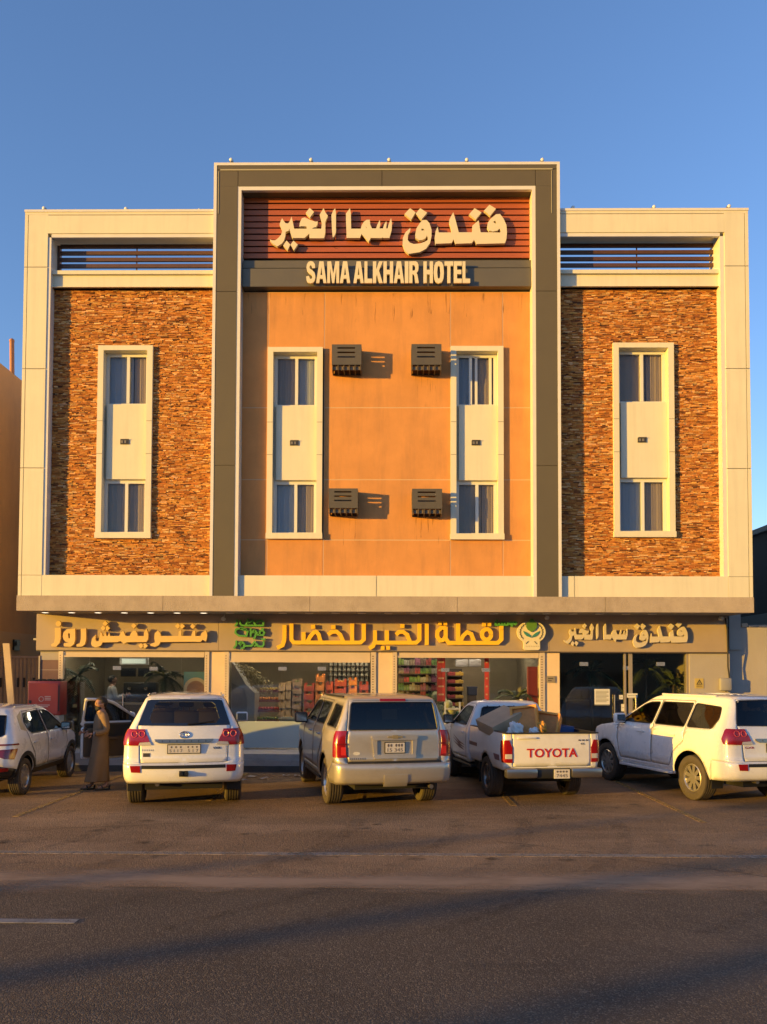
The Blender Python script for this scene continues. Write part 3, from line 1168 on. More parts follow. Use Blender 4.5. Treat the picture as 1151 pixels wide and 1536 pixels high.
yt = yb - .12
t = thing('latin_sign', 'cream capital letters SAMA ALKHAIR HOTEL on the dark olive board', 'sign', (P(582, 424, yt)[0], yt, P(582, 424, yt)[1]))
CAPS = {  # heavy condensed capitals in a unit box: outline, holes
    'A': [[(0, 0), (.30, 1), (.70, 1), (1, 0), (.70, 0), (.645, .20), (.355, .20), (.30, 0)], [(.41, .37), (.59, .37), (.50, .74)]],
    'M': [[(0, 0), (0, 1), (.32, 1), (.5, .42), (.68, 1), (1, 1), (1, 0), (.76, 0), (.76, .70), (.59, 0), (.41, 0), (.24, .70), (.24, 0)]],
    'L': [[(0, 0), (0, 1), (.38, 1), (.38, .20), (1, .20), (1, 0)]],
    'K': [[(0, 0), (0, 1), (.34, 1), (.34, .62), (.62, 1), (1, 1), (.62, .58), (1, 0), (.64, 0), (.41, .38), (.34, .28), (.34, 0)]],
    'H': [[(0, 0), (0, 1), (.34, 1), (.34, .61), (.66, .61), (.66, 1), (1, 1), (1, 0), (.66, 0), (.66, .40), (.34, .40), (.34, 0)]],
    'I': [[(0, 0), (0, 1), (1, 1), (1, 0)]],
    'R': [[(0, 0), (0, 1), (.68, 1), (.86, .95), (.95, .84), (.97, .70), (.92, .56), (.76, .46), (.86, .38), (1, 0), (.64, 0), (.54, .34), (.46, .40), (.34, .40), (.34, 0)], [(.34, .57), (.54, .57), (.62, .63), (.62, .77), (.54, .82), (.34, .82)]],
    'O': [[(.5, -.015), (.2, .04), (.05, .2), (0, .5), (.05, .8), (.2, .96), (.5, 1.015), (.8, .96), (.95, .8), (1, .5), (.95, .2), (.8, .04)], [(.5, .19), (.39, .25), (.345, .5), (.39, .75), (.5, .81), (.61, .75), (.655, .5), (.61, .25)]],
    'T': [[(.32, 0), (.32, .80), (0, .80), (0, 1), (1, 1), (1, .80), (.68, .80), (.68, 0)]],
    'E': [[(0, 0), (0, 1), (1, 1), (1, .80), (.40, .80), (.40, .61), (.93, .61), (.93, .41), (.40, .41), (.40, .20), (1, .20), (1, 0)]],
    'S': [[(0, .30), (.31, .33), (.38, .22), (.50, .18), (.64, .22), (.66, .30), (.58, .37), (.30, .46), (.10, .57), (.03, .72), (.08, .87), (.24, .98), (.50, 1.015), (.76, .98), (.92, .87), (.96, .70), (.65, .68), (.60, .78), (.49, .82), (.38, .79), (.35, .72), (.42, .66), (.68, .58), (.90, .48), (.99, .32), (.94, .14), (.76, .02), (.50, -.015), (.22, .02), (.05, .13)]]}
ADV = {'A': 1.06, 'M': 1.22, 'L': .80, 'K': 1.02, 'H': 1.0, 'I': .38, 'R': 1.0, 'O': 1.08, 'T': .90, 'E': .84, 'S': .96}
for wd, pa, pb in (('SAMA', 459.5, 525.5), ('ALKHAIR', 530.5, 628.5), ('HOTEL', 635.5, 705.5)):
    xa, z1 = P(pa, 392, yt)
    xb, z0 = P(pb, 424.3, yt)
    gap = .07
    tot = sum(ADV[c] for c in wd) + gap * (len(wd) - 1)
    x = 0
    m = MB()
    for c in wd:
        m.prism([[(xa + (xb - xa) * (x + u * ADV[c]) / tot, z0 + (z1 - z0) * v) for u, v in lp] for lp in CAPS[c]], yt, yt + .05)
        x += ADV[c] + gap
    part('word', m, CREAML, t)

# gold shop lettering over the left shop
yq = YF - .13
B5, B6 = (70, 920), (200, 920)
SB = 8.854
t = thing('gold_sign', 'gold Arabic lettering over the left shop, under the lit downlights', 'sign', (P(197, 965, yq)[0], yq, P(197, 965, yq)[1]))
w1 = [(B5, [[(110, 195), (188, 190), (188, 330), (172, 395), (130, 440), (65, 440), (60, 412), (100, 390), (112, 330)]]), (B5, [ell((157, 138), 36, 36, 14)]),
      (B5, [[(215, 305), (225, 250), (270, 210), (380, 203), (380, 350), (365, 410), (320, 442), (237, 442), (225, 420), (232, 395), (290, 388), (250, 375), (225, 345)], [(285, 275), (300, 258), (309, 275), (309, 335), (291, 330)]]),
      (B5, [[(455, 205), (525, 200), (525, 350), (510, 410), (470, 442), (400, 442), (395, 415), (440, 395), (455, 340)]])]
w2 = [(B5, [[(590, 400), (605, 330), (655, 282), (648, 340), (660, 372), (692, 366), (705, 300), (722, 240), (745, 300), (765, 300), (780, 245), (795, 300), (815, 300), (830, 248), (843, 300), (965, 300), (985, 255), (1020, 235), (1050, 300), (1105, 300), (1118, 265), (1151, 232), (1185, 232), (1203, 265), (1211, 300), (1291, 300), (1296, 250), (1326, 203), (1352, 270), (1350, 340), (1326, 380), (1060, 384), (1030, 408), (980, 368), (940, 382), (745, 386), (720, 430), (650, 452), (605, 436)]])]
w2 += [(B5, [dia(c, 36)]) for c in ((780, 136), (753, 196), (808, 196))] + [(B6, [dia(c, 36)]) for c in ((8, 165), (105, 430), (158, 430))]
w3 = [(B6, [[(280, 340), (285, 265), (325, 225), (360, 265), (368, 300), (600, 300), (605, 240), (640, 220), (640, 300), (770, 300), (785, 245), (825, 225), (825, 300), (895, 300), (905, 262), (965, 222), (985, 290), (968, 375), (920, 350), (895, 380), (790, 377), (365, 382), (340, 422), (290, 446), (232, 432), (222, 412), (290, 385)]])]
w3 += [(B6, [dia(c, 36)]) for c in ((592, 168), (650, 170), (790, 172))]
for wd in (w1, w2, w3):
    m = MB()
    for org, loops in wd:
        m.prism([px_poly(lp, org, SB, yq) for lp in loops], yq, YF - .045)
    part('word', m, GOLD, t)

# yellow lettering over the vegetable shop
yq = YF - .09
t = thing('yellow_sign', 'bright yellow Arabic lettering over the two middle shop openings', 'sign', (P(590, 965, yq)[0], yq, P(590, 965, yq)[1]))
W5 = 5.9
word_a = [[(427, 937.6), (426.6, 960), (424, 968), (416, 971.6)], [(437.3, 935.5), (437.3, 959.5), (440.5, 963.8), (541, 963.8), (546, 959), (546, 935.5)], [(528.4, 935.5), (528.4, 962)],
          [(455.6, 948), (455.6, 962)], [(461.5, 962), (466, 954), (471, 948.4), (475, 948), (478.3, 952), (481, 962)], [(492.5, 952), (497.5, 947.9), (505, 947.4), (510.5, 952), (515, 962)],
          [(467, 940), (473, 940)], [(497.4, 940.4), (503.4, 940.4)]]
word_b = [[(562.7, 945.5), (562.7, 960), (560, 969), (554, 972.6)], [(580.7, 945.5), (580.7, 962)], [(562.7, 963.9), (624.5, 964), (629.5, 959), (629.5, 935.5)], [(594.2, 952), (599, 947.8), (605, 947.6), (611, 952), (615, 962)],
          [(571.4, 971.8), (577.2, 971.8)], [(579.4, 971.8), (585.2, 971.8)], [(601, 939), (607, 939)], [(640.4, 935.5), (640.4, 967.5)]]
word_c = [[(669.2, 941.6), (662, 941.8), (656.5, 947), (656, 954.5), (660.5, 960.8), (664.6, 960.2), (668.2, 955.5)], [(668.8, 940), (668.8, 958), (673.5, 964.2), (747, 964.3), (752.5, 959), (752.5, 945)],
          [(687.6, 935.2), (687.6, 962)], [(691, 962), (695, 953.6), (701, 948.2), (707.3, 951), (711.5, 962)], [(730.3 + 7 * math.cos(a * math.pi / 7), 951.6 + 7.9 * math.sin(a * math.pi / 7)) for a in range(15)],
          [(657.4, 935), (662.8, 935)], [(665.6, 935), (671.2, 935)], [(723.8, 936.6), (729.4, 936.6)], [(731.6, 936.6), (737.2, 936.6)], [(749.6, 941.6), (755.4, 941.6)]]
dy = 0
for wd in (word_a, word_b, word_c):
    m = MB()
    for pl in wd:
        # each stroke sits half a millimetre off its neighbour so that no faces share a plane
        dy += .0007
        m.prism([[P(x, y, yq) for x, y in stroke(pl, W5)]], yq - .006 + dy % .009, YF - .02 - dy % .005)
    part('word', m, AMBER, t)

t = thing('green_sign', 'three short lines of green Arabic lettering left of the yellow letters', 'sign', (P(376, 965, yq)[0], yq, P(376, 965, yq)[1]))
C7 = (340, 920)
SC7 = 8.22
lines = [[[(128, 78), (130, 125), (105, 160)], [(165, 85), (168, 130), (190, 150), (450, 150), (455, 110), (430, 88), (385, 95), (372, 115)], [(240, 148), (255, 90), (275, 112), (325, 88), (360, 148)], [(258, 72), (272, 72)]],
         [[(255, 205), (190, 180), (118, 195), (106, 240), (150, 275), (245, 280), (262, 225), (225, 205), (165, 190)], [(297, 180), (297, 288)], [(345, 205), (318, 225), (320, 255), (350, 262), (375, 240), (345, 205)], [(355, 262), (350, 300), (325, 310)], [(370, 262), (450, 270), (467, 235), (440, 205), (408, 225), (412, 262)], [(425, 192), (460, 192)]],
         [[(120, 335), (120, 390), (85, 432)], [(180, 345), (152, 370), (185, 402), (218, 375), (180, 345)], [(218, 378), (215, 420), (175, 437)], [(215, 402), (310, 400), (345, 352), (378, 385), (340, 405)], [(375, 402), (440, 410), (458, 385), (455, 338)], [(425, 320), (480, 320)]]]
for li in lines:
    m = MB()
    for pl in li:
        dy += .0007
        m.prism([px_poly(stroke(pl, 22), C7, SC7, yq)], yq - .006 + dy % .009, YF - .02 - dy % .005)
    part('line', m, GREENL, t)
D2 = (700, 920)
t = thing('small_green_sign', 'tiny green Arabic word between the yellow letters and the round emblem', 'sign', (P(759, 936, yq)[0], yq, P(759, 936, yq)[1]))
m = MB()
for pl in [[(385, 105), (390, 155), (545, 155), (548, 112)], [(430, 118), (430, 150)], [(470, 112), (470, 150)], [(505, 112), (505, 150)], [(590, 118), (562, 138), (600, 156), (612, 125), (590, 118)], [(612, 148), (600, 180)], [(642, 110), (622, 130), (648, 150), (667, 128), (642, 110)], [(395, 95), (415, 95)]]:
    dy += .0007
    m.prism([px_poly(stroke(pl, 24), D2, SB, yq)], yq - .016 + dy % .009, YF - .02 - dy % .005)
part('word', m, GREENL, t)

# emblem
ye = YF - .12
t = thing('round_emblem', 'cream round emblem with a green bud, teal leaves and a dark laurel wreath', 'sign', (P(799, 974, ye)[0], ye, P(799, 974, ye)[1]))
out = [(862 + 190 * math.cos(a), 250 + 152 * math.sin(a)) for a in [math.pi * (.70 + i * 1.60 / 26) for i in range(27)]]
out = out + [(975, 395), (978, 470), (955, 488), (775, 488), (757, 470), (760, 400)]
m = MB()
m.prism([px_poly(out, D2, SB, ye)], ye, YF - .02)
part('plate', m, M('emblem_cream', (.80, .72, .54), .4), t)
m = MB()
m.prism([px_poly([(862, 248), (815, 222), (790, 180), (795, 125), (825, 100), (850, 70), (880, 72), (900, 105), (930, 125), (935, 185), (905, 225)], D2, SB, ye)], ye - .03, ye - .002)
part('bud', m, M('emblem_green', (.12, .27, .03), .4), t)
m = MB()
for sx in (1, -1):
    f = lambda q: [(862 + sx * (x - 862), y) for x, y in q]
    m.prism([px_poly(f([(752, 235), (800, 255), (850, 295), (856, 322), (800, 305), (770, 275)]), D2, SB, ye)], ye - .015, ye - .002)
part('teal_leaf', m, M('emblem_teal', (.06, .27, .27), .4), t)
m = MB()
for sx in (1, -1):
    for i in range(8):
        a = math.pi * (.80 + i * .085) if sx < 0 else math.pi * (.20 - i * .085)
        cx_, cy_ = 862 + 140 * math.cos(a), 250 + 118 * math.sin(a)
        for k in (-1, 1):
            ang = a + sx * .2 + k * .8
            d_ = (math.cos(ang), math.sin(ang))
            q = [(cx_ - d_[0] * 2, cy_ - d_[1] * 2), (cx_ + d_[0] * 12 - d_[1] * 6, cy_ + d_[1] * 12 + d_[0] * 6), (cx_ + d_[0] * 28, cy_ + d_[1] * 28), (cx_ + d_[0] * 12 + d_[1] * 6, cy_ + d_[1] * 12 - d_[0] * 6)]
            m.prism([px_poly(q, D2, SB, ye)], ye - .008 - .001 * k, ye - .002)
    m.prism([px_poly(stroke([(862 - sx * 74, 407), (862 - sx * 40, 372)], 9), D2, SB, ye)], ye - .008, ye - .002)
part('laurel', m, M('emblem_dark', (.05, .055, .03), .5), t)
part('tiny_script', text_mesh('\u2022 \u2022 \u2022 \u2022 \u2022 \u2022 \u2022 \u2022', P(789, 970, ye)[0], P(808, 970, ye)[0], P(789, 970.2, ye)[1], P(789, 968.6, ye)[1], ye - .001, .004), M('emblem_faint', (.5, .42, .3), .5), t)

# small hotel sign on the fascia: the same words, smaller
yq = YF - .10
t = thing('entrance_sign', 'pale stone coloured Arabic lettering over the glass hotel entrance', 'sign', (P(940, 970, yq)[0], yq, P(940, 970, yq)[1]))
hotel_words(t, yq, YF - .03, GREY_L, lambda p: (846 + (p[0] - 404.8) * .5225, 932.5 + (p[1] - 307) * .535))
# ================================================================= GROUND
def asphalt(name, col, agg, aggcol, patches):
    m = bpy.data.materials.new(name)
    m.use_nodes = True
    n, l = m.node_tree.nodes, m.node_tree.links
    b = n['Principled BSDF']
    b.inputs['Specular IOR Level'].default_value = .35
    tc = n.new('ShaderNodeTexCoord')

    def noise(sc, det=5, stretch=None, rough=.6):
        q = n.new('ShaderNodeTexNoise')
        q.inputs['Scale'].default_value = sc
        q.inputs['Detail'].default_value = det
        q.inputs['Roughness'].default_value = rough
        if stretch:
            mp = n.new('ShaderNodeMapping')
            mp.inputs['Scale'].default_value = stretch
            l.new(tc.outputs['Object'], mp.inputs[0])
            l.new(mp.outputs[0], q.inputs['Vector'])
        else:
            l.new(tc.outputs['Object'], q.inputs['Vector'])
        return q.outputs[0]

    def ramp(src, a, c, lo=0, hi=1):
        r = n.new('ShaderNodeMapRange')
        r.inputs[1].default_value, r.inputs[2].default_value = a, c
        r.inputs[3].default_value, r.inputs[4].default_value = lo, hi
        l.new(src, r.inputs[0])
        return r.outputs[0]

    def mix(fac, a, c, mode='MIX'):
        x = n.new('ShaderNodeMix')
        x.data_type = 'RGBA'
        x.blend_type = mode
        for k, v in ((0, fac), (6, a), (7, c)):
            if isinstance(v, (int, float)):
                x.inputs[k].default_value = v
            elif isinstance(v, tuple):
                x.inputs[k].default_value = (*v, 1)
            else:
                l.new(v, x.inputs[k])
        return x.outputs[2]
    base = mix(ramp(noise(.5, 6), .35, .65), tuple(c * .8 for c in col), tuple(c * 1.25 for c in col))
    vor = n.new('ShaderNodeTexVoronoi')
    vor.inputs['Scale'].default_value = agg
    l.new(tc.outputs['Object'], vor.inputs['Vector'])
    stone = n.new('ShaderNodeSeparateColor')
    l.new(vor.outputs['Color'], stone.inputs[0])
    base = mix(ramp(stone.outputs[0], .66, 1.0, 0, .7), base, aggcol)
    base = mix(ramp(stone.outputs[1], .7, 1.0, 0, .6), base, tuple(c * .45 for c in col))
    for (dcol, sc, a, c_, amt, st) in patches:
        base = mix(ramp(noise(sc, 7, st, .7), a, c_, 0, amt), base, dcol)
    l.new(base, b.inputs['Base Color'])
    b.inputs['Roughness'].default_value = .82
    bp = n.new('ShaderNodeBump')
    bp.inputs['Strength'].default_value = .8
    bp.inputs['Distance'].default_value = .012
    hh = n.new('ShaderNodeMath')
    hh.operation = 'MULTIPLY_ADD'
    l.new(vor.outputs['Distance'], hh.inputs[0])
    hh.inputs[1].default_value = -.6
    l.new(noise(agg * .35, 3), hh.inputs[2])
    l.new(hh.outputs[0], bp.inputs['Height'])
    l.new(bp.outputs[0], b.inputs['Normal'])
    return m


SAND = (.40, .26, .15)
LOT = asphalt('parking_asphalt', (.20, .122, .064), 55, (.32, .215, .13), [(SAND, .35, .47, .68, .6, (1, 2.2, 1)), ((.03, .026, .022), 1.3, .60, .70, .8, None), ((.16, .12, .08), 6, .55, .7, .4, None)])
ROADM = asphalt('road_asphalt', (.088, .064, .044), 85, (.25, .19, .13), [(SAND, .25, .56, .8, .30, (.5, 1.6, 1)), ((.035, .03, .027), .8, .6, .72, .5, (.3, 1.5, 1))])
EARTH = M('dusty_ground', (.26, .2, .14), .95, var=.2, vscale=.3)
b = MB()
b.box(-900, 900, -700, 900, -.5, -.012)
setting('ground', b, EARTH)
YR = 8.75
b = MB()
b.quad((-60, YR, 0), (60, YR, 0), (60, 18.95, 0), (-60, 18.95, 0))
setting('parking_lot', b, LOT)
b = MB()
b.quad((-90, -14, -.006), (90, -14, -.006), (90, YR, -.006), (-90, YR, -.006))
setting('road', b, ROADM)
# thin dust lying where road and lot meet: a sheet with ragged, see-through edges
DUST = bpy.data.materials.new('dust')
DUST.use_nodes = True
_n, _l = DUST.node_tree.nodes, DUST.node_tree.links
_p = _n['Principled BSDF']
_p.inputs['Base Color'].default_value = (.40, .26, .16, 1)
_p.inputs['Roughness'].default_value = .95
_tc = _n.new('ShaderNodeTexCoord')
_mp = _n.new('ShaderNodeMapping')
_mp.inputs['Scale'].default_value = (.45, 1.3, 1)
_l.new(_tc.outputs['Object'], _mp.inputs[0])
_nz = _n.new('ShaderNodeTexNoise')
_nz.inputs['Scale'].default_value = 1.6
_nz.inputs['Detail'].default_value = 9
_nz.inputs['Roughness'].default_value = .72
_l.new(_mp.outputs[0], _nz.inputs['Vector'])
_sx = _n.new('ShaderNodeSeparateXYZ')
_l.new(_tc.outputs['Object'], _sx.inputs[0])
_d = _n.new('ShaderNodeMath'); _d.operation = 'SUBTRACT'
_l.new(_sx.outputs[1], _d.inputs[0]); _d.inputs[1].default_value = 9.05
_a = _n.new('ShaderNodeMath'); _a.operation = 'ABSOLUTE'
_l.new(_d.outputs[0], _a.inputs[0])
_m = _n.new('ShaderNodeMapRange')
_m.inputs[1].default_value, _m.inputs[2].default_value, _m.inputs[3].default_value, _m.inputs[4].default_value = .0, 1.0, .36, -.34
_l.new(_a.outputs[0], _m.inputs[0])
_s = _n.new('ShaderNodeMath'); _s.operation = 'ADD'
_l.new(_nz.outputs[0], _s.inputs[0]); _l.new(_m.outputs[0], _s.inputs[1])
_r = _n.new('ShaderNodeMapRange')
_r.inputs[1].default_value, _r.inputs[2].default_value, _r.inputs[4].default_value = .46, .86, .85
_l.new(_s.outputs[0], _r.inputs[0])
_l.new(_r.outputs[0], _p.inputs['Alpha'])
b = MB()
b.quad((-40, 7.6, .0035), (40, 7.6, .0035), (40, 10.4, .0035), (-40, 10.4, .0035))
setting('dust_strip', b, DUST)
# markings
def worn(name, col, lo, hi, amt):
    m = M(name, col, .8)
    n, l = m.node_tree.nodes, m.node_tree.links
    tc = n.new('ShaderNodeTexCoord')
    z = n.new('ShaderNodeTexNoise')
    z.inputs['Scale'].default_value = 3.5
    z.inputs['Detail'].default_value = 10
    z.inputs['Roughness'].default_value = .8
    l.new(tc.outputs['Object'], z.inputs['Vector'])
    r = n.new('ShaderNodeMapRange')
    r.inputs[1].default_value, r.inputs[2].default_value, r.inputs[4].default_value = lo, hi, amt
    l.new(z.outputs[0], r.inputs[0])
    l.new(r.outputs[0], n['Principled BSDF'].inputs['Alpha'])
    return m


WORN = worn('worn_white_paint', (.46, .36, .27), .36, .58, .8)
YEL = worn('worn_yellow_paint', (.52, .32, .10), .38, .58, .9)
LW = worn('lane_white', (.38, .35, .32), .25, .5, .85)
b = MB()
xl, yd = G(115, 1381.5)
b.box(xl - 3.0, xl, yd - .06, yd + .06, -.004, .0)
setting('lane_marking', b, LW)
b = MB()
b.box(-60, 60, 10.28, 10.44, .002, .006)
setting('edge_marking', b, WORN)
b = MB()
for xk, y0 in ((-8.3, 13), (-5.75, 12.9), (-3.1, 14.6), (-.45, 14.8), (2.2, 14.2), (4.85, 12.7), (7.5, 13)):
    b.box(xk - .05, xk + .05, y0, 18.6, .002, .006)
setting('bay_marking', b, YEL)

# oil drips, tyre tracks and cracks: thin sheets with ragged edges
def grime(name, col, lo, hi, amt, sc):
    m = worn(name, col, lo, hi, amt)
    for n_ in m.node_tree.nodes:
        if n_.type == 'TEX_NOISE':
            n_.inputs['Scale'].default_value = sc
    return m


OIL = grime('oil_stain', (.022, .018, .014), .40, .62, .6, 9)
TRACK = grime('tyre_dust', (.05, .04, .032), .45, .75, .5, 5)
CRACK = M('crack_dark', (.02, .017, .014), .9)
rnd = random.Random(77)
b = MB()
spots = [(-6.2, 11.9), (-3.6, 12.6), (-3.2, 11.0), (-.6, 10.2), (-.9, 10.05), (.4, 10.1), (1.3, 10.15), (2.2, 10.1), (2.6, 13.0), (3.3, 10.4), (-.1, 12.4), (5.6, 11.8), (-5.1, 10.9), (6.4, 10.6), (-1.9, 11.6)]
for k, (x, y) in enumerate(spots):
    r = rnd.uniform(.05, .13)
    n = 14
    vs = [(x, y, .0045)] + [(x + r * rnd.uniform(.7, 1.5) * math.cos(2 * math.pi * i / n), y + r * rnd.uniform(.6, 1.0) * math.sin(2 * math.pi * i / n), .0045) for i in range(n)]
    b.add(vs, [(0, 1 + i, 1 + (i + 1) % n) for i in range(n)])
setting('oil_stains', b, OIL)
b = MB()
for x0, x1 in ((-3.9, -6.5), (-2.5, -5.1), (-.4, -3.5), (1.1, -2.0), (2.1, -1.0), (3.5, .4), (6.0, 2.8), (7.3, 4.1)):
    n = 24
    vs = []
    for i in range(n + 1):
        t = i / n
        y = 12.9 - 5.6 * t
        x = x0 + (x1 - x0) * t * t
        vs += [(x - .12, y, .0030), (x + .12, y, .0030)]
    b.add(vs, [(2 * i, 2 * i + 1, 2 * i + 3, 2 * i + 2) for i in range(n)])
setting('tyre_tracks', b, TRACK)
b = MB()
for (x, y, dx, dy, n) in ((1.5, 11.2, .16, -.09, 26), (-6.5, 11.3, .2, .05, 22), (3.5, 7.9, .05, -.16, 14)):
    vs = []
    for i in range(n):
        vs += [(x, y - .006, .0042), (x, y + .006, .0042)]
        x += dx * rnd.uniform(.5, 1.2) + rnd.uniform(-.03, .03)
        y += dy + rnd.uniform(-.06, .06)
    b.add(vs, [(2 * i, 2 * i + 2, 2 * i + 3, 2 * i + 1) for i in range(n - 1)])
setting('cracks', b, CRACK)
# ================================================================= VEHICLES
PAINT_W = M('white_car_paint', (.94, .93, .91), .28, coat=1.0, var=.03, vscale=2.5, dirt=((.5, .42, .32), .14, (2.2, 1.2, 3.0)))
PAINT_S = M('silver_beige_paint', (.64, .585, .50), .32, metal=.5, coat=.8, var=.04, vscale=2.5, dirt=((.36, .27, .17), .3, (2.2, 1.2, 3.0)))
PAINT_P = M('pickup_white_paint', (.90, .88, .85), .35, coat=.7, var=.04, vscale=2.5, dirt=((.45, .36, .27), .25, (2.5, 1.4, 3.0)))
TRIMB = M('black_trim', (.018, .018, .018), .45)
RUBBER = M('tyre_rubber', (.075, .06, .045), .85, var=.2, vscale=9)
RIMM = M('alloy_rim', (.62, .58, .52), .3, metal=.75)
RIMD = M('dark_alloy_rim', (.30, .28, .26), .3, metal=.8)
CHROME = M('chrome', (.8, .78, .74), .12, metal=1.0)
LAMP_R = M('red_lamp', (.33, .005, .004), .2, coat=.4)
LAMP_D = M('dark_red_lamp', (.22, .008, .008), .12, coat=1.0)
LAMP_C = M('clear_lamp', (.62, .58, .54), .12, coat=1.0)
UNDER = M('underbody', (.012, .011, .010), .9)
PLATE = M('number_plate', (.72, .68, .62), .4)
INK = M('plate_ink', (.16, .13, .12), .6)
TRIM_BR = M('door_trim_brown', (.14, .085, .045), .6)
SEAT_T = M('tan_seat', (.40, .30, .19), .7)
SEAT_D = M('dark_seat', (.05, .045, .04), .7)
CARGLASS = glass('car_glass', (.58, .60, .58), .9, ior=1.5)
DARKGLASS = glass('dark_car_glass', (.10, .11, .12), .9, ior=1.55)
MIDGLASS = glass('side_car_glass', (.12, .12, .12), .95, ior=1.6)


class Shell:
    """a closed car body: horizontal sections stacked in z; half domain (u, z), u runs from the middle of the tail round the side to the nose"""
    S = np.array([0, .75, 1.03, 4.9, 5.25, 5.85])

    def __init__(s, rows, bow=.05, bowf=.22, taper=.05):
        a = np.array(rows, float)
        s.z = a[:, 0]
        s.cols = [s._mono(a[:, 0], a[:, i]) for i in range(1, 6)]
        s.bow, s.bowf, s.taper = bow, bowf, taper
        s.L = a[:, 2].max()

    @staticmethod
    def _mono(x, y):
        h = np.diff(x); d = np.diff(y) / h
        m = np.zeros(len(x))
        m[0], m[-1] = d[0], d[-1]
        for i in range(1, len(x) - 1):
            if d[i - 1] * d[i] > 0:
                w1, w2 = 2 * h[i] + h[i - 1], h[i] + 2 * h[i - 1]
                m[i] = (w1 + w2) / (w1 / d[i - 1] + w2 / d[i])

        def f(q):
            i = min(max(int(np.searchsorted(x, q)) - 1, 0), len(h) - 1)
            t = min(max((q - x[i]) / h[i], 0), 1)
            return ((2 * t ** 3 - 3 * t * t + 1) * y[i] + (t ** 3 - 2 * t * t + t) * h[i] * m[i] + (3 * t * t - 2 * t ** 3) * y[i + 1] + (t ** 3 - t * t) * h[i] * m[i + 1])
        return f

    def row(s, z):
        yr, yf, w_, rr, rf = (c(z) for c in s.cols)
        rr = min(rr, w_ * .9)
        rf = min(rf, w_ * .9)
        return yr, yf, w_, rr, rf

    def pt(s, u, z):
        sg = 1 if u >= 0 else -1
        u = abs(u)
        p = float(np.interp(u, s.S, range(6)))
        yr, yf, w_, rr, rf = s.row(z)
        a, af = max(w_ - rr, .01), max(w_ - rf, .01)
        y0, y1 = yr + s.bow + rr, yf - s.bowf - rf
        if p < 1:
            x, y = p * a, yr + s.bow * p * p
        elif p < 2:
            t = (p - 1) * math.pi / 2
            x, y = a + rr * math.sin(t), yr + s.bow + rr * (1 - math.cos(t))
        elif p < 3:
            x, y = w_, y0 + (y1 - y0) * (p - 2)
        elif p < 4:
            t = (p - 3) * math.pi / 2
            x, y = af + rf * math.cos(t), y1 + rf * math.sin(t)
        else:
            q = 5 - p
            x, y = q * af, yf - s.bowf * q * q
        k = max(0, (y - s.L * .55) / (s.L * .45))
        k2 = max(0, (s.L * .35 - y) / (s.L * .35))
        x *= 1 - s.taper * k * k - s.taper * .5 * k2 * k2
        return Vector((sg * x, y, z))

    def nrm(s, u, z):
        e = .004
        a = s.pt(u + e, z) - s.pt(u - e, z)
        b = s.pt(u, z + e) - s.pt(u, z - e)
        n = a.cross(b)
        if n.length < 1e-12:
            return Vector((0, 0, 1))
        n.normalize()
        return n

    def off(s, u, z, d):
        return s.pt(u, z) + s.nrm(u, z) * d if d else s.pt(u, z)

    def side(s, y, z, sg=1):
        yr, yf, w_, rr, rf = s.row(z)
        y0, y1 = yr + s.bow + rr, yf - s.bowf - rf
        p = 2 + (y - y0) / (y1 - y0)
        if p < 2:
            t = max(0, min(1, (y - yr - s.bow) / rr))
            p = 1 + math.acos(1 - t) / (math.pi / 2)
        if p > 3:
            p = 3 + min(1, math.asin(min(1, (y - y1) / rf)) / (math.pi / 2))
        return (sg * float(np.interp(p, range(6), s.S)), z)

    def rear(s, x, z):
        yr, yf, w_, rr, rf = s.row(z)
        a = max(w_ - rr, .01)
        q = abs(x)
        if q <= a:
            p = q / a
        else:
            p = 1 + math.asin(min(1, (q - a) / rr)) / (math.pi / 2)
        u = float(np.interp(p, range(6), s.S))
        return (u if x >= 0 else -u, z)


def dens(poly, d=.06, closed=True):
    out = []
    n = len(poly)
    for i in range(n if closed else n - 1):
        a, b = poly[i], poly[(i + 1) % n]
        k = max(1, int(math.hypot(b[0] - a[0], b[1] - a[1]) / d))
        for j in range(k):
            out.append((a[0] + (b[0] - a[0]) * j / k, a[1] + (b[1] - a[1]) * j / k))
    if not closed:
        out.append(poly[-1])
    return out


def inpoly(pts, poly):
    x, y = pts[:, 0], pts[:, 1]
    c = np.zeros(len(pts), bool)
    n = len(poly)
    for i in range(n):
        x0, y0 = poly[i]
        x1, y1 = poly[(i + 1) % n]
        if y0 == y1:
            continue
        m = ((y0 > y) != (y1 > y)) & (x < (x1 - x0) * (y - y0) / (y1 - y0) + x0)
        c ^= m
    return c


def near(pts, poly, d):
    k = np.zeros(len(pts), bool)
    n = len(poly)
    for i in range(n):
        a, b = np.array(poly[i]), np.array(poly[(i + 1) % n])
        ab = b - a
        L = max(ab @ ab, 1e-12)
        t = np.clip(((pts - a) @ ab) / L, 0, 1)
        q = a + t[:, None] * ab
        k |= ((pts - q) ** 2).sum(1) < d * d
    return k


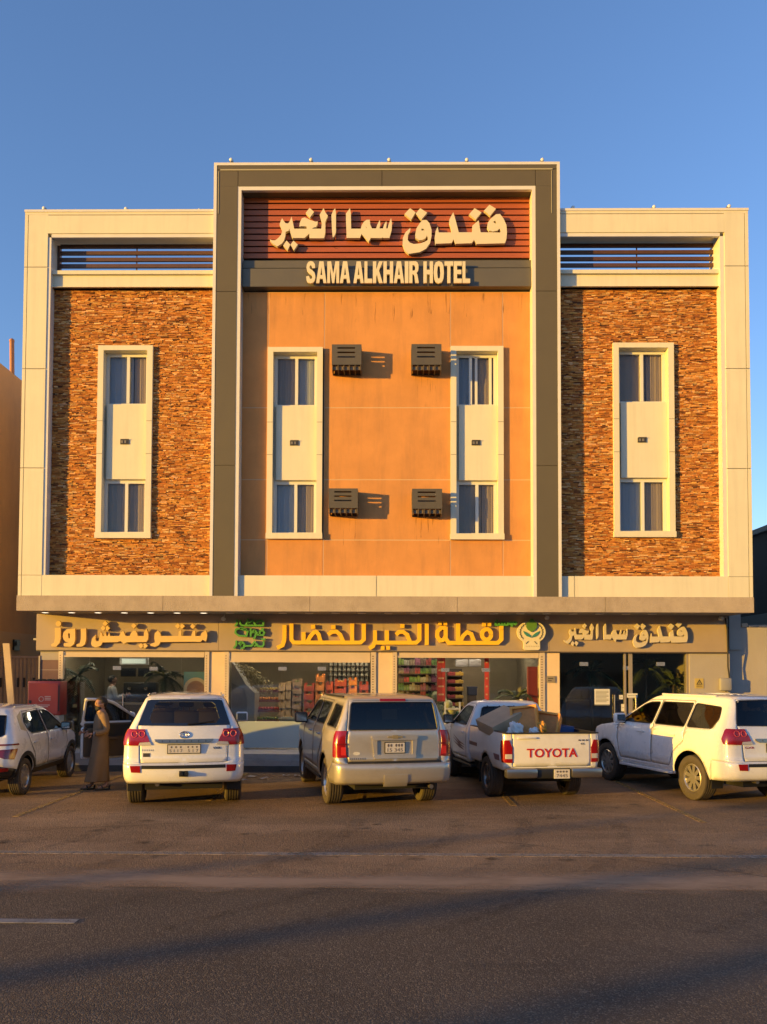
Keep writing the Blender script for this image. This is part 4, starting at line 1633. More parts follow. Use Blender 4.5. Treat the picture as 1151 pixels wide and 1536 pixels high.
def triangulate(outer, polys, step):
    """constrained triangulation of the outer polygon with the other polygons' edges kept"""
    loops = [dens(outer, step)] + [dens(p, step) for p in polys]
    allp = np.array([p for l in loops for p in l])
    lo, hi = allp.min(0), allp.max(0)
    gx = np.arange(lo[0] + step / 2, hi[0], step)
    gy = np.arange(lo[1] + step / 2, hi[1], step)
    grid = np.array([(x, y) for y in gy for x in gx])
    if len(grid):
        k = inpoly(grid, loops[0])
        for l in loops:
            k &= ~near(grid, l, step * .35)
        grid = grid[k]
    vs = [Vector((float(p[0]), float(p[1]))) for p in allp] + [Vector((float(p[0]), float(p[1]))) for p in grid]
    es = []
    o = 0
    for l in loops:
        es += [(o + i, o + (i + 1) % len(l)) for i in range(len(l))]
        o += len(l)
    rv, _, rf, _, _, _ = delaunay_2d_cdt(vs, es, [], 0, 1e-5)
    V = np.array([(v.x, v.y) for v in rv])
    T = np.array([tuple(f) for f in rf if len(f) == 3])
    cen = V[T].mean(1)
    keep = inpoly(cen, loops[0])
    return V, T[keep], cen[keep]


def shell_patch(sh, poly, off=.004, holes=(), step=.06, skirt=True, depth=.012):
    V, T, cen = triangulate(poly, list(holes), step)
    k = np.ones(len(T), bool)
    for h in holes:
        k &= ~inpoly(cen, h)
    T = T[k]
    m = MB()
    vs = [sh.off(u, z, off) for u, z in V]
    fs = []
    for t in T:
        a, b, c = V[t[0]], V[t[1]], V[t[2]]
        cr = (b[0] - a[0]) * (c[1] - a[1]) - (b[1] - a[1]) * (c[0] - a[0])
        fs.append(tuple(int(i) for i in (t if cr > 0 else t[::-1])))
    used = sorted({i for f in fs for i in f})
    ix = {i: j for j, i in enumerate(used)}
    vs2 = [vs[i] for i in used]
    fs2 = [tuple(ix[i] for i in f) for f in fs]
    if skirt:
        cnt = {}
        for f in fs2:
            for i in range(3):
                e = (f[i], f[(i + 1) % 3])
                cnt[e] = 1
        n0 = len(vs2)
        vs2 += [sh.off(V[i][0], V[i][1], off - depth) for i in used]
        for (a, b) in list(cnt):
            if (b, a) not in cnt:
                fs2.append((b, a, a + n0, b + n0))
    m.add(vs2, fs2)
    return m


def shell_line(sh, pts, r=.006, off=0.0, closed=False, step=.08):
    m = MB()
    q = dens(pts, step, closed)
    m.tube([sh.off(u, z, off) for u, z in q], r, 5, closed)
    return m


def body_parts(sh, root, paint, zb, arches, holes, regions, step=.06, cap=True):
    """zb: bottom outline [(u,z)..] from u=0 to u=5.85 without arches; arches: [(y, z, r)]; regions: [(name, poly, both, material)] in the half domain"""
    z1 = float(sh.z[-1])
    bot = []
    arc = []
    for (yc, zc, r) in sorted(arches):
        pts = []
        for i in range(25):
            a = math.pi + .25 - (math.pi + .5) * i / 24
            pts.append(sh.side(yc + r * math.cos(a), max(zc + r * math.sin(a), float(sh.z[0]) + .001)))
        arc.append(pts)
    i = 0
    for k, (u, z) in enumerate(zb):
        while i < len(arc) and u > arc[i][0][0]:
            bot += arc[i]
            i += 1
        # drop bottom points that lie inside an arch
        if any(a[0][0] - 1e-6 < u < a[-1][0] + 1e-6 for a in arc):
            continue
        bot.append((u, z))
    outer = bot + [(5.85, z1), (0.0, z1)]
    polys = list(holes) + [r[1] for r in regions]
    zc = z1 - .10                      # the roof's last 10 cm are nearly level: stretch them so that the mesh stays fine there
    up = lambda q: [(u, z if z < zc else zc + (z - zc) * 7) for u, z in q]
    V, T, cen = triangulate(up(outer), [up(q) for q in polys], step)
    for A in (V, cen):
        k = A[:, 1] > zc
        A[k, 1] = np.minimum(zc + (A[k, 1] - zc) / 7, z1)
    lab = np.full(len(T), -1)
    for h in holes:
        lab[inpoly(cen, h)] = -2
    for i, r in enumerate(regions):
        lab[(lab == -1) & inpoly(cen, r[1])] = i
    pos = [sh.pt(u, z) for u, z in V]
    out = {}

    def emit(sel, mirror):
        m = MB()
        used = sorted({int(i) for t in T[sel] for i in t})
        ix = {i: j for j, i in enumerate(used)}
        vs = [pos[i] if not mirror else Vector((-pos[i].x, pos[i].y, pos[i].z)) for i in used]
        fs = []
        for t in T[sel]:
            a, b, c = V[t[0]], V[t[1]], V[t[2]]
            cr = (b[0] - a[0]) * (c[1] - a[1]) - (b[1] - a[1]) * (c[0] - a[0])
            t = t if (cr > 0) != mirror else t[::-1]
            fs.append(tuple(ix[int(i)] for i in t))
        m.add(vs, fs)
        return m

    def join(a, b2):
        a.add(b2.v, b2.f)
        return a

    def weld(o):
        bm = bmesh.new()
        bm.from_mesh(o.data)
        bmesh.ops.remove_doubles(bm, verts=bm.verts, dist=.002)
        bm.to_mesh(o.data)
        bm.free()
        o.data.shade_smooth()
        o.data.set_sharp_from_angle(angle=R(38))
        s_ = o.modifiers.new('sheet', 'SOLIDIFY')
        s_.thickness = .02
        s_.offset = -1
        return o
    m = join(emit(lab == -1, False), emit(lab == -1, True))
    if cap:
        us = dens([(-5.85, 0), (5.85, 0)], .12, False)[:-1]
        ring = [sh.pt(u[0], z1) for u in us]
        m.add(ring, [tuple(range(len(ring)))])
    out['body'] = weld(part('body', m, paint, root, local=True, fix=False))
    def shut(owner, poly, sg):
        m_ = shell_line(sh, [(sg * u, z) for u, z in poly], .0042, -.001, True) if sg else None
        if not sg:
            pp = [(q[0], q[1]) for q in poly if q[0] > .001 and q[1] < z1 - .001]
            m_ = shell_line(sh, pp, .0042, -.001)
            m2_ = shell_line(sh, [(-u, z) for u, z in pp], .0042, -.001)
            m_.add(m2_.v, m2_.f)
        part('shut_line', m_, TRIMB, owner, True, local=True)
    for i, (nm, poly, both, mat) in enumerate(regions):
        if both == 'split':
            out[nm, 1] = weld(part(nm, emit(lab == i, False), mat, root, local=True, fix=False))
            out[nm, -1] = weld(part(nm, emit(lab == i, True), mat, root, local=True, fix=False))
            shut(out[nm, 1], poly, 1)
            shut(out[nm, -1], poly, -1)
        else:
            out[nm] = weld(part(nm, join(emit(lab == i, False), emit(lab == i, True)), mat, root, local=True, fix=False))
            if nm == 'tailgate':
                shut(out[nm], poly, 0)
    return out


def wheel(root, x, y, r, wd, rim_r, spokes, rim_mat, sgn, steer=0.0):
    """hub with tyre and rim as sub-parts; sgn +1 right side, -1 left"""
    c = (x, y, r)
    m = MB()
    m.lathe([(-wd * .12, rim_r * .92), (wd * .12, rim_r * .92)], 28, c)
    hub = part('wheel', m, UNDER, root, 40, local=True)
    m = MB()
    h = wd / 2
    prof = [(-h * .72, rim_r), (-h * .95, rim_r + (r - rim_r) * .25), (-h, rim_r + (r - rim_r) * .6), (-h * .88, r * .975)]
    for k in range(5):
        a = -h * .80 + h * 1.6 * k / 5
        g = h * .32
        prof += [(a + .008, r), (a + g - .016, r), (a + g - .010, r * .972), (a + g - .002, r * .972)]
    prof = prof[:-2] + [(h * .88, r * .975), (h, rim_r + (r - rim_r) * .6), (h * .95, rim_r + (r - rim_r) * .25), (h * .72, rim_r)]
    n = 40
    vs, fs = [], []
    for i, (a, q) in enumerate(prof):
        for k in range(n):
            t = 2 * math.pi * k / n
            vs.append((c[0] + a, c[1] + q * math.cos(t), c[2] + q * math.sin(t)))
    for i in range(len(prof) - 1):
        for k in range(n):
            l = (k + 1) % n
            fs.append((i * n + k, i * n + l, (i + 1) * n + l, (i + 1) * n + k))
    m.add(vs, fs)
    part('tyre', m, RUBBER, hub, 30, local=True)
    m = MB()
    xo = sgn * h * .74
    m.lathe([(xo, rim_r + .004), (xo + sgn * .008, rim_r - .012), (xo - sgn * .02, rim_r - .03), (xo - sgn * .09, rim_r - .035)], 36, c)
    o_ = len(m.f)
    m.f = m.f[:-2]
    m.lathe([(xo - sgn * .05, .085), (xo - sgn * .01, .075), (xo - sgn * .005, .03)], 16, c)
    for k in range(spokes):
        a = 2 * math.pi * k / spokes + .3
        d = Vector((0, math.cos(a), math.sin(a)))
        e = Vector((0, -math.sin(a), math.cos(a)))
        cc = Vector(c)
        w0, w1 = .030, .040
        q = []
        for rr_, ww, xx in ((.05, w0, xo - sgn * .015), (rim_r - .02, w1, xo - sgn * .012)):
            for s1 in (-1, 1):
                q.append(cc + d * rr_ + e * ww * s1 + Vector((xx, 0, 0)))
                q.append(cc + d * rr_ + e * ww * .7 * s1 + Vector((xx - sgn * .045, 0, 0)))
        m.add(q, [(0, 2, 6, 4), (1, 5, 7, 3), (0, 4, 5, 1), (2, 3, 7, 6), (4, 6, 7, 5)])
    part('rim', m, rim_mat, hub, 35, local=True)
    return hub


def rbox(m, x0, x1, y0, y1, z0, z1, r=.03, seg=2, mtx=None):
    bm = bmesh.new()
    bmesh.ops.create_cube(bm, size=1)
    for v in bm.verts:
        v.co = Vector((x0 + (v.co.x + .5) * (x1 - x0), y0 + (v.co.y + .5) * (y1 - y0), z0 + (v.co.z + .5) * (z1 - z0)))
    bmesh.ops.bevel(bm, geom=list(bm.edges), offset=r, segments=seg, affect='EDGES', profile=.5)
    if mtx is not None:
        bm.transform(mtx)
    bm.verts.index_update()
    m.add([v.co.copy() for v in bm.verts], [tuple(v.index for v in f.verts) for f in bm.faces])
    bm.free()
    return m


def seats(root, ys, xs, zseat, mat, headrest=True, hs=1.0):
    for y in ys:
        for x in xs:
            m = MB()
            rbox(m, x - .25, x + .25, y, y + .5, zseat - .1, zseat + .08, .05)
            tilt = Matrix.Translation((0, y + .03, zseat)) @ Matrix.Rotation(R(12), 4, 'X') @ Matrix.Translation((0, -y - .03, -zseat))
            rbox(m, x - .24, x + .24, y - .07, y + .07, zseat, zseat + .62, .055, 2, tilt)
            if headrest:
                rbox(m, x - .13, x + .13, y - .19, y - .08, zseat + .66, zseat + .86, .045)
                for k in (-.05, .05):
                    m.tube([(x + k, y - .11, zseat + .58), (x + k, y - .13, zseat + .70)], .008, 5)
            part('seat', m, mat, root, 40, local=True)


def plate(sh, root, x0, x1, z0, z1, off, lines, y=None):
    """number plate lying on the tail; y of the sheet = the tail at its middle"""
    c = sh.pt(*sh.rear((x0 + x1) / 2, (z0 + z1) / 2))
    yy = (c.y if y is None else y) - off
    m = MB()
    m.box(x0 - .012, x1 + .012, yy - .006, yy + .02, z0 - .012, z1 + .012)
    p = part('number_plate', m, TRIMB, root, local=True)
    m = MB()
    m.box(x0, x1, yy - .010, yy - .0065, z0, z1)
    part('plate_face', m, PLATE, p, local=True)
    m = MB()
    for (t, a, b2, c0_, d_) in lines:
        tm = text_mesh(t, x0 + (x1 - x0) * a, x0 + (x1 - x0) * b2, z0 + (z1 - z0) * c0_, z0 + (z1 - z0) * d_, yy - .0102, .002)
        m.add(tm.v, tm.f)
    part('plate_digits', m, INK, p, local=True)


def shell_text(sh, body, x0, x1, z0, z1, off=.006, bold=.0):
    y_ = 0
    return text_mesh(body, x0, x1, z0, z1, 0, 1.0, bold, fn=lambda q: sh.off(*sh.rear(q[0], q[2]), off * (-q[1]) + .0015))


def mirror_glass(root, x, y, z, sgn, body_mat, w_=.24, h_=.20, glass_mat=None, arm=.10):
    m = MB()
    rbox(m, min(x, x + sgn * w_), max(x, x + sgn * w_), y, y + .13, z, z + h_, .045, 3)
    mo = part('wing_mirror', m, body_mat, root, 40, local=True)
    m = MB()
    xa, xb = sorted((x - sgn * arm, x + sgn * .05))
    rbox(m, xa, xb, y + .03, y + .10, z - .01, z + .07, .015)
    part('mirror_arm', m, TRIMB, mo, 40, local=True)
    m = MB()
    xa, xb = sorted((x + sgn * .03, x + sgn * (w_ - .03)))
    m.box(xa, xb, y - .004, y + .002, z + .03, z + h_ - .03)
    part('mirror_glass', m, glass_mat or CHROME, mo, local=True)
    return mo


def underside(root, w_, y0, y1, z0, z1, arches):
    m = MB()
    m.box(-w_ + .34, w_ - .34, y0 + .25, y1 - .25, z0, z1)
    ys = sorted(arches)
    m.box(-w_ + .10, w_ - .10, ys[0][0] + ys[0][2] + .05, ys[1][0] - ys[1][2] - .05, z0 + .05, z1)
    m.box(-w_ + .18, w_ - .18, y0 + .22, ys[0][0] - ys[0][2] - .06, z0 + .12, z1)
    m.box(-w_ + .25, w_ - .25, ys[1][0] + ys[1][2] + .06, y1 - .35, z0 + .08, z1)
    part('underbody', m, UNDER, root, local=True)


def glass_patch(sh, root, poly, mat, name='window', seal=True, off=-.004):
    o = part(name, shell_patch(sh, poly, off, skirt=False), mat, root, True, local=True, fix=False)
    if seal:
        part('window_seal', shell_line(sh, poly, .011, -.002, True), TRIMB, o, True, local=True)
    return o


def sym(half):
    """half outline from the centre line to the centre line -> full closed outline"""
    return half + [(-u, z) for u, z in half[::-1] if abs(u) > 1e-6]
def place(px, py, lx, ly, yaw):
    gx, gy = G(px, py)
    a = R(yaw)
    return (gx - (lx * math.cos(a) - ly * math.sin(a)), gy - (lx * math.sin(a) + ly * math.cos(a)), 0), a


def half_rear(sh, pts):
    return [sh.rear(x, z) for x, z in dens(pts, .08, False)]


def side_poly(sh, pts, sg=1, r=.05):
    return [(sg * u, z) for u, z in (sh.side(y, z) for y, z in dens(fillet(pts, r, 3) if r else pts, .06))]


def big_suv(root, dark, seat_mat, badge, digits, open_door=False, rim=RIMM):
    """large white off roader seen mostly from behind"""
    sh = Shell([(.42, .10, 4.80, .93, .24, .35), (.50, .03, 4.90, .965, .24, .35), (.60, 0, 4.95, .985, .22, .35), (.755, 0, 4.95, .99, .22, .35), (.80, .075, 4.95, .988, .18, .33), (1.00, .10, 4.93, .98, .17, .30),
                (1.12, .11, 4.86, .972, .16, .28), (1.19, .12, 4.55, .96, .15, .25), (1.24, .13, 4.12, .945, .14, .2), (1.30, .145, 3.92, .92, .14, .16), (1.40, .175, 3.75, .87, .14, .15), (1.60, .25, 3.40, .765, .14, .15),
                (1.76, .32, 3.10, .685, .14, .16), (1.82, .35, 2.96, .65, .15, .18), (1.86, .42, 2.75, .595, .17, .2), (1.885, .62, 2.4, .46, .2, .2), (1.895, .9, 2.0, .28, .2, .2)], bow=.07)
    ar = [(1.20, .40, .485), (4.05, .40, .485)]
    zb = [(0, .46), (.75, .46), (1.1, .44), (1.4, .43)] + [sh.side(y, .43) for y in (1.8, 2.5, 3.4, 4.6)] + [(5.3, .46), (5.85, .48)]
    wf = side_poly(sh, [(2.42, 1.30), (2.42, 1.715), (2.72, 1.705), (2.90, 1.655), (3.48, 1.30)])
    wr = side_poly(sh, [(1.42, 1.30), (1.42, 1.725), (2.33, 1.72), (2.33, 1.30)], r=.04)
    wq = side_poly(sh, [(.66, 1.31), (.58, 1.48), (.64, 1.68), (1.35, 1.725), (1.35, 1.30)])
    rw_in = half_rear(sh, [(0, 1.42), (.53, 1.42), (.57, 1.50), (.50, 1.72), (.44, 1.765), (0, 1.77)])
    rw_out = half_rear(sh, [(0, 1.375), (.74, 1.385), (.745, 1.42), (.61, 1.785), (.56, 1.80), (0, 1.81)])
    regs = [('tailgate', half_rear(sh, [(0, .79), (.705, .79), (.715, 1.05), (.755, 1.37), (.60, 1.82), (0, 1.825)]), True, root_paint(root)),
            ('bumper', [(0, .30), sh.side(.70, .43), sh.side(.66, .60), sh.side(.62, .775), (1.0, .775), (.75, .775), (0, .775)], True, root_paint(root)),
            ('front_door', side_poly(sh, [(2.375, .56), (2.375, 1.765), (2.74, 1.755), (2.95, 1.69), (3.56, 1.28), (3.60, .95), (3.46, .56)], r=.04), 'split', root_paint(root)),
            ('rear_door', side_poly(sh, [(1.385, 1.05), (1.385, 1.77), (2.365, 1.765), (2.365, .56), (1.80, .56), (1.70, .82)], r=.04), 'split', root_paint(root))]
    holes = [wf, wr, wq, rw_in if not dark else rw_out]
    o = body_parts(sh, root, root_paint(root), zb, ar, holes, regs)
    tg, bp = o['tailgate'], o['bumper']
    gl = DARKGLASS if dark else CARGLASS
    if dark:
        glass_patch(sh, tg, sym(rw_out), DARKGLASS, 'rear_window')
    else:
        fr = part('rear_window', shell_patch(sh, sym(rw_out), .004, [sym(rw_in)]), M('black_glass', (.01, .01, .012), .06, coat=1), tg, True, local=True, fix=False)
        part('clear_glass', shell_patch(sh, sym(rw_in), -.002, skirt=False), CARGLASS, fr, True, local=True, fix=False)
    for sg in (1, -1):
        mr = lambda q: [(sg * u, z) for u, z in q]
        gp = MIDGLASS
        glass_patch(sh, o['front_door', sg], mr(wf), gp, 'side_window')
        glass_patch(sh, o['rear_door', sg], mr(wr), gp, 'side_window')
        glass_patch(sh, o['body'] if False else root, mr(wq), gp, 'quarter_window')
        for d, yy in (('front_door', 2.62), ('rear_door', 1.62)):
            m = MB()
            a = [sh.off(*sh.side(yy + k * .05, 1.125, sg), .03) for k in range(5)]
            m.tube(a, .014, 6)
            m.tube([a[0], sh.off(*sh.side(yy, 1.125, sg), -.005)], .014, 6)
            m.tube([a[-1], sh.off(*sh.side(yy + .2, 1.125, sg), -.005)], .014, 6)
            part('door_handle', m, root_paint(root), o[d, sg], True, local=True)
        for d, ya, yb_ in (('front_door', 2.42, 3.46), ('rear_door', 1.83, 2.33)):
            part('side_moulding', shell_patch(sh, [sh.side(ya, .66, sg), sh.side(yb_, .66, sg), sh.side(yb_ - .02, .715, sg), sh.side(ya, .715, sg)], .014, step=.1), root_paint(root), o[d, sg], True, local=True, fix=False)
        # lamps
        tl = [sh.side(.33, 1.30), sh.rear(.90, 1.325), sh.rear(.64, 1.325), sh.rear(.585, 1.20), sh.rear(.555, 1.125), sh.rear(.72, 1.115), sh.rear(.735, 1.065), sh.side(.30, 1.07), sh.side(.35, 1.15)]
        lo = part('tail_light', shell_patch(sh, mr(tl), .018, step=.045, depth=.03), LAMP_R, root, 30, local=True, fix=False)
        part('clear_lens', shell_patch(sh, mr([sh.rear(.715, 1.113), sh.rear(.55, 1.123), sh.rear(.525, 1.075), sh.rear(.735, 1.067)]), .02, step=.045, depth=.03), LAMP_C, lo, 30, local=True, fix=False)
        for (cx_, cz_) in ((.80, 1.245), (.68, 1.245)):
            m = shell_line(sh, mr([sh.rear(cx_ + .047 * math.cos(a), cz_ + .047 * math.sin(a)) for a in np.linspace(0, 2 * math.pi, 15)[:-1]]), .007, .022, True)
            part('lamp_ring', m, M('lamp_ring_red', (.85, .10, .08), .15, coat=1), lo, True, local=True)
        part('reflector', shell_patch(sh, mr([sh.rear(.70, .752), sh.rear(.86, .75), sh.rear(.84, .645), sh.rear(.695, .64)]), .012, step=.045), LAMP_R, bp, 30, local=True, fix=False)
        mirror_glass(root if not (open_door and sg < 0) else o['front_door', -1], sg * .93, 3.30, 1.26, sg, root_paint(root))
        part('step_board', MB().box(*sorted((sg * .86, sg * .985)), 1.75, 3.5, .40, .455), root_paint(root), root, local=True, bevel=.015)
        for wy in (1.20, 4.05):
            wheel(root, sg * .815, wy, .40, .285, .245, 9, rim, sg)
        m = MB()
        m.tube([sh.off(*sh.side(y_, 1.845, sg), .02) for y_ in (.9, 1.0, 1.6, 2.2, 2.5)], .018, 6)
        part('roof_rail', m, root_paint(root), root, True, local=True)
        m = MB()
        m.box(*sorted((sg * .70, sg * .93)), .66, .68, .27, .50)
        part('mud_flap', m, TRIMB, root, local=True)
    # tail details
    part('bumper_gap', shell_patch(sh, sym(half_rear(sh, [(0, .70), (.68, .70), (.68, .755), (0, .755)])), .006, step=.06), TRIMB, bp, True, local=True, fix=False)
    cb = part('chrome_bar', shell_patch(sh, sym(half_rear(sh, [(0, 1.10), (.40, 1.10), (.47, 1.135), (.475, 1.165), (0, 1.165)])), .03, step=.05, depth=.04), M('satin_chrome', (.42, .39, .35), .28, metal=.9), tg, 30, local=True, fix=False)
    part('chrome_letters', shell_text(sh, 'OFF ROAD V8'[:0] or 'I I I I I I I', -.36, .36, 1.118, 1.147, .034), M('chrome_letter_dark', (.25, .24, .22), .3, metal=.8), cb, local=True)
    m = shell_line(sh, [sh.rear(.075 * math.cos(a), 1.235 + .05 * math.sin(a)) for a in np.linspace(0, 2 * math.pi, 19)[:-1]], .008, .012, True, .03)
    m2 = shell_line(sh, [sh.rear(.028 * math.cos(a), 1.235 + .048 * math.sin(a)) for a in np.linspace(0, 2 * math.pi, 15)[:-1]], .006, .012, True, .03)
    m3 = shell_line(sh, [sh.rear(.052 * math.cos(a), 1.262 + .02 * math.sin(a)) for a in np.linspace(0, 2 * math.pi, 15)[:-1]], .006, .012, True, .03)
    m.add(m2.v, m2.f)
    m.add(m3.v, m3.f)
    part('emblem', m, CHROME, tg, True, local=True)
    plate(sh, tg, -.255, .255, .945, 1.075, .012, digits)
    part('badge', shell_text(sh, badge, .47 if badge == 'VXR' else -.67, .60 if badge == 'VXR' else -.50, 1.0, 1.035, .004, .01), M('badge_dark' if badge == 'VXR' else 'badge_red', (.06, .05, .05) if badge == 'VXR' else (.35, .03, .02), .4), tg, local=True)
    if not dark:
        part('badge', shell_patch(sh, half_rear(sh, [(-.66, .885), (-.55, .885), (-.55, .945), (-.66, .945)]), .006, step=.03), M('badge_dark', (.06, .05, .05), .4), tg, True, local=True, fix=False)
        part('badge', shell_text(sh, 'I I I I I I I', -.68, -.50, .98, 1.005, .004), M('badge_grey', (.3, .28, .26), .4), tg, local=True)
        wl = MB()
        wl.tube([sh.off(*sh.rear(.05, 1.40), .03), sh.off(*sh.rear(.25, 1.415), .035), sh.off(*sh.rear(.48, 1.445), .03)], .010, 6)
        part('wiper', wl, TRIMB, tg, True, local=True)
    m = MB()
    c = sh.pt(*sh.rear(0, .62))
    m.box(-.07, .07, c.y - .03, c.y + .02, .575, .665)
    for k in (-.04, .045):
        m.lathe([(-.07, .03), (-.02, .035)], 12, (k, c.y, .62), 'Y')
    part('tow_socket', m, TRIMB, bp, local=True)
    m = MB()
    m.lathe([(0.02, .035), (.5, .035)], 14, (-.42, .12, .44), 'Y')
    part('exhaust', m, M('exhaust_steel', (.3, .26, .22), .4, metal=.8), root, 40, local=True)
    underside(root, .96, 0, 4.95, .34, 1.0, ar)
    part('brake_lamp', MB().box(-.16, .16, .375, .40, 1.80, 1.822), LAMP_D, root, local=True)
    seats(root, (1.35,), (-.42, 0, .42), .98, seat_mat)
    seats(root, (2.45,), (-.40, .40), .98, seat_mat)
    m = MB()
    rbox(m, -.75, .75, 3.3, 3.65, .95, 1.28, .06)
    part('dashboard', m, SEAT_D, root, 40, local=True)
    m = MB()
    m.tube([(-.4 + .19 * math.cos(a), 3.2 + .05 * math.sin(a), 1.2 + .18 * math.sin(a)) for a in np.linspace(0, 2 * math.pi, 19)[:-1]], .015, 6, True)
    part('steering_wheel', m, SEAT_D, root, True, local=True)
    return sh, o


_PAINT = {}


def root_paint(root):
    return _PAINT.get(root.name, PAINT_W)


# ---- 1: white large off roader with its driver's door open
loc, yaw = place(275, 1218.5, 0, 0, 12)
t = thing('parked_car', 'white large off roader with tan seats and its driver door standing open', 'car', loc, yaw, 'cars parked nose to the kerb')
sh, o = big_suv(t, False, SEAT_T, 'VXR', [('5 1 1 7', .05, .45, .1, .46), ('5 1 7', .62, .94, .1, .46), ('\u2022 \u2022 \u2022', .08, .42, .62, .86), ('\u2022 \u2022 \u2022', .6, .92, .62, .86)], open_door=True)
door = o['front_door', -1]
trim = shell_patch(sh, side_poly(sh, [(2.42, .60), (2.42, 1.27), (3.46, 1.27), (3.5, .95), (3.42, .60)], -1, .03), -.075, step=.1, depth=-.05)
tp = part('door_trim', trim, TRIM_BR, door, 40, local=True, fix=True)
part('door_trim_top', shell_patch(sh, side_poly(sh, [(2.44, 1.0), (2.44, 1.26), (3.44, 1.26), (3.47, 1.0)], -1, .03), -.082, step=.1, depth=-.03), SEAT_D, door, 40, local=True, fix=True)
m = MB()
rbox(m, -.85, -.79, 2.55, 3.05, .93, 1.0, .02)
part('arm_rest', m, TRIM_BR, door, 40, local=True)
h = Vector((-.94, 3.55, 0))
door.matrix_local = Matrix.Translation(h) @ Matrix.Rotation(R(-69), 4, 'Z') @ Matrix.Translation(-h)
LC_DOOR = door

# ---- 2: white large off roader on the right, cut by the frame
loc, yaw = place(1037, 1200, -.95, 1.2, 16)
t = thing('parked_car', 'white large off roader at the right edge with dark tinted rear window', 'car', loc, yaw, 'cars parked nose to the kerb')
big_suv(t, True, SEAT_D, 'GXR', [('7 5 1', .06, .45, .1, .46), ('3 8 5', .55, .94, .1, .46), ('\u2022 \u2022 \u2022', .08, .42, .62, .86), ('\u2022 \u2022 \u2022', .6, .92, .62, .86)])

# ---- 3: silver beige full size SUV
loc, yaw = place(488, 1205, -.95, 1.25, 13.5)
t = thing('parked_car', 'silver beige full size SUV with tall red tail lights in the middle', 'car', loc, yaw, 'cars parked nose to the kerb')
sh = Shell([(.42, .10, 5.05, .96, .20, .35), (.52, .02, 5.15, .99, .18, .35), (.70, 0, 5.18, 1.0, .17, .33), (.79, .01, 5.18, 1.0, .16, .33), (.825, .085, 5.15, .998, .12, .3), (1.12, .11, 5.08, .992, .10, .28), (1.21, .115, 4.75, .98, .10, .25),
            (1.27, .12, 4.35, .965, .10, .2), (1.33, .13, 4.12, .945, .10, .16), (1.45, .15, 3.92, .895, .10, .15), (1.65, .20, 3.60, .82, .10, .15), (1.76, .235, 3.38, .782, .11, .15), (1.815, .26, 3.22, .757, .12, .18), (1.86, .36, 2.95, .70, .15, .2), (1.882, .55, 2.5, .55, .2, .2), (1.89, .85, 2.1, .35, .2, .2)], bow=.05)
ar = [(1.25, .40, .485), (4.196, .40, .485)]
zb = [(0, .46), (.75, .46), (1.1, .45), (1.5, .42)] + [sh.side(y, .43) for y in (1.8, 2.5, 3.4, 4.6)] + [(5.3, .46), (5.85, .48)]
wf = side_poly(sh, [(2.47, 1.355), (2.47, 1.745), (2.86, 1.74), (3.04, 1.69), (3.56, 1.355)])
wr = side_poly(sh, [(1.50, 1.355), (1.42, 1.73), (2.37, 1.745), (2.37, 1.355)], r=.04)
wq = side_poly(sh, [(.40, 1.36), (.46, 1.70), (1.12, 1.73), (1.22, 1.36)], r=.04)
rw = half_rear(sh, [(0, 1.335), (.75, 1.335), (.755, 1.37), (.705, 1.745), (.68, 1.77), (0, 1.775)])
rg = [('tailgate', half_rear(sh, [(0, .825), (.795, .825), (.80, 1.32), (.74, 1.80), (0, 1.805)]), True, PAINT_S),
      ('bumper', [(0, .30), sh.side(.75, .43), sh.side(.72, .62), sh.side(.40, .80), (1.0, .80), (0, .80)], True, PAINT_S),
      ('front_door', side_poly(sh, [(2.42, .56), (2.42, 1.79), (2.90, 1.785), (3.10, 1.72), (3.64, 1.33), (3.70, .95), (3.58, .56)], r=.04), 'split', PAINT_S),
      ('rear_door', side_poly(sh, [(1.40, 1.10), (1.36, 1.775), (2.41, 1.79), (2.41, .56), (1.86, .56), (1.76, .85)], r=.04), 'split', PAINT_S)]
o = body_parts(sh, t, PAINT_S, zb, ar, [wf, wr, wq, rw], rg)
tg, bp = o['tailgate'], o['bumper']
glass_patch(sh, tg, sym(rw), DARKGLASS, 'rear_window')
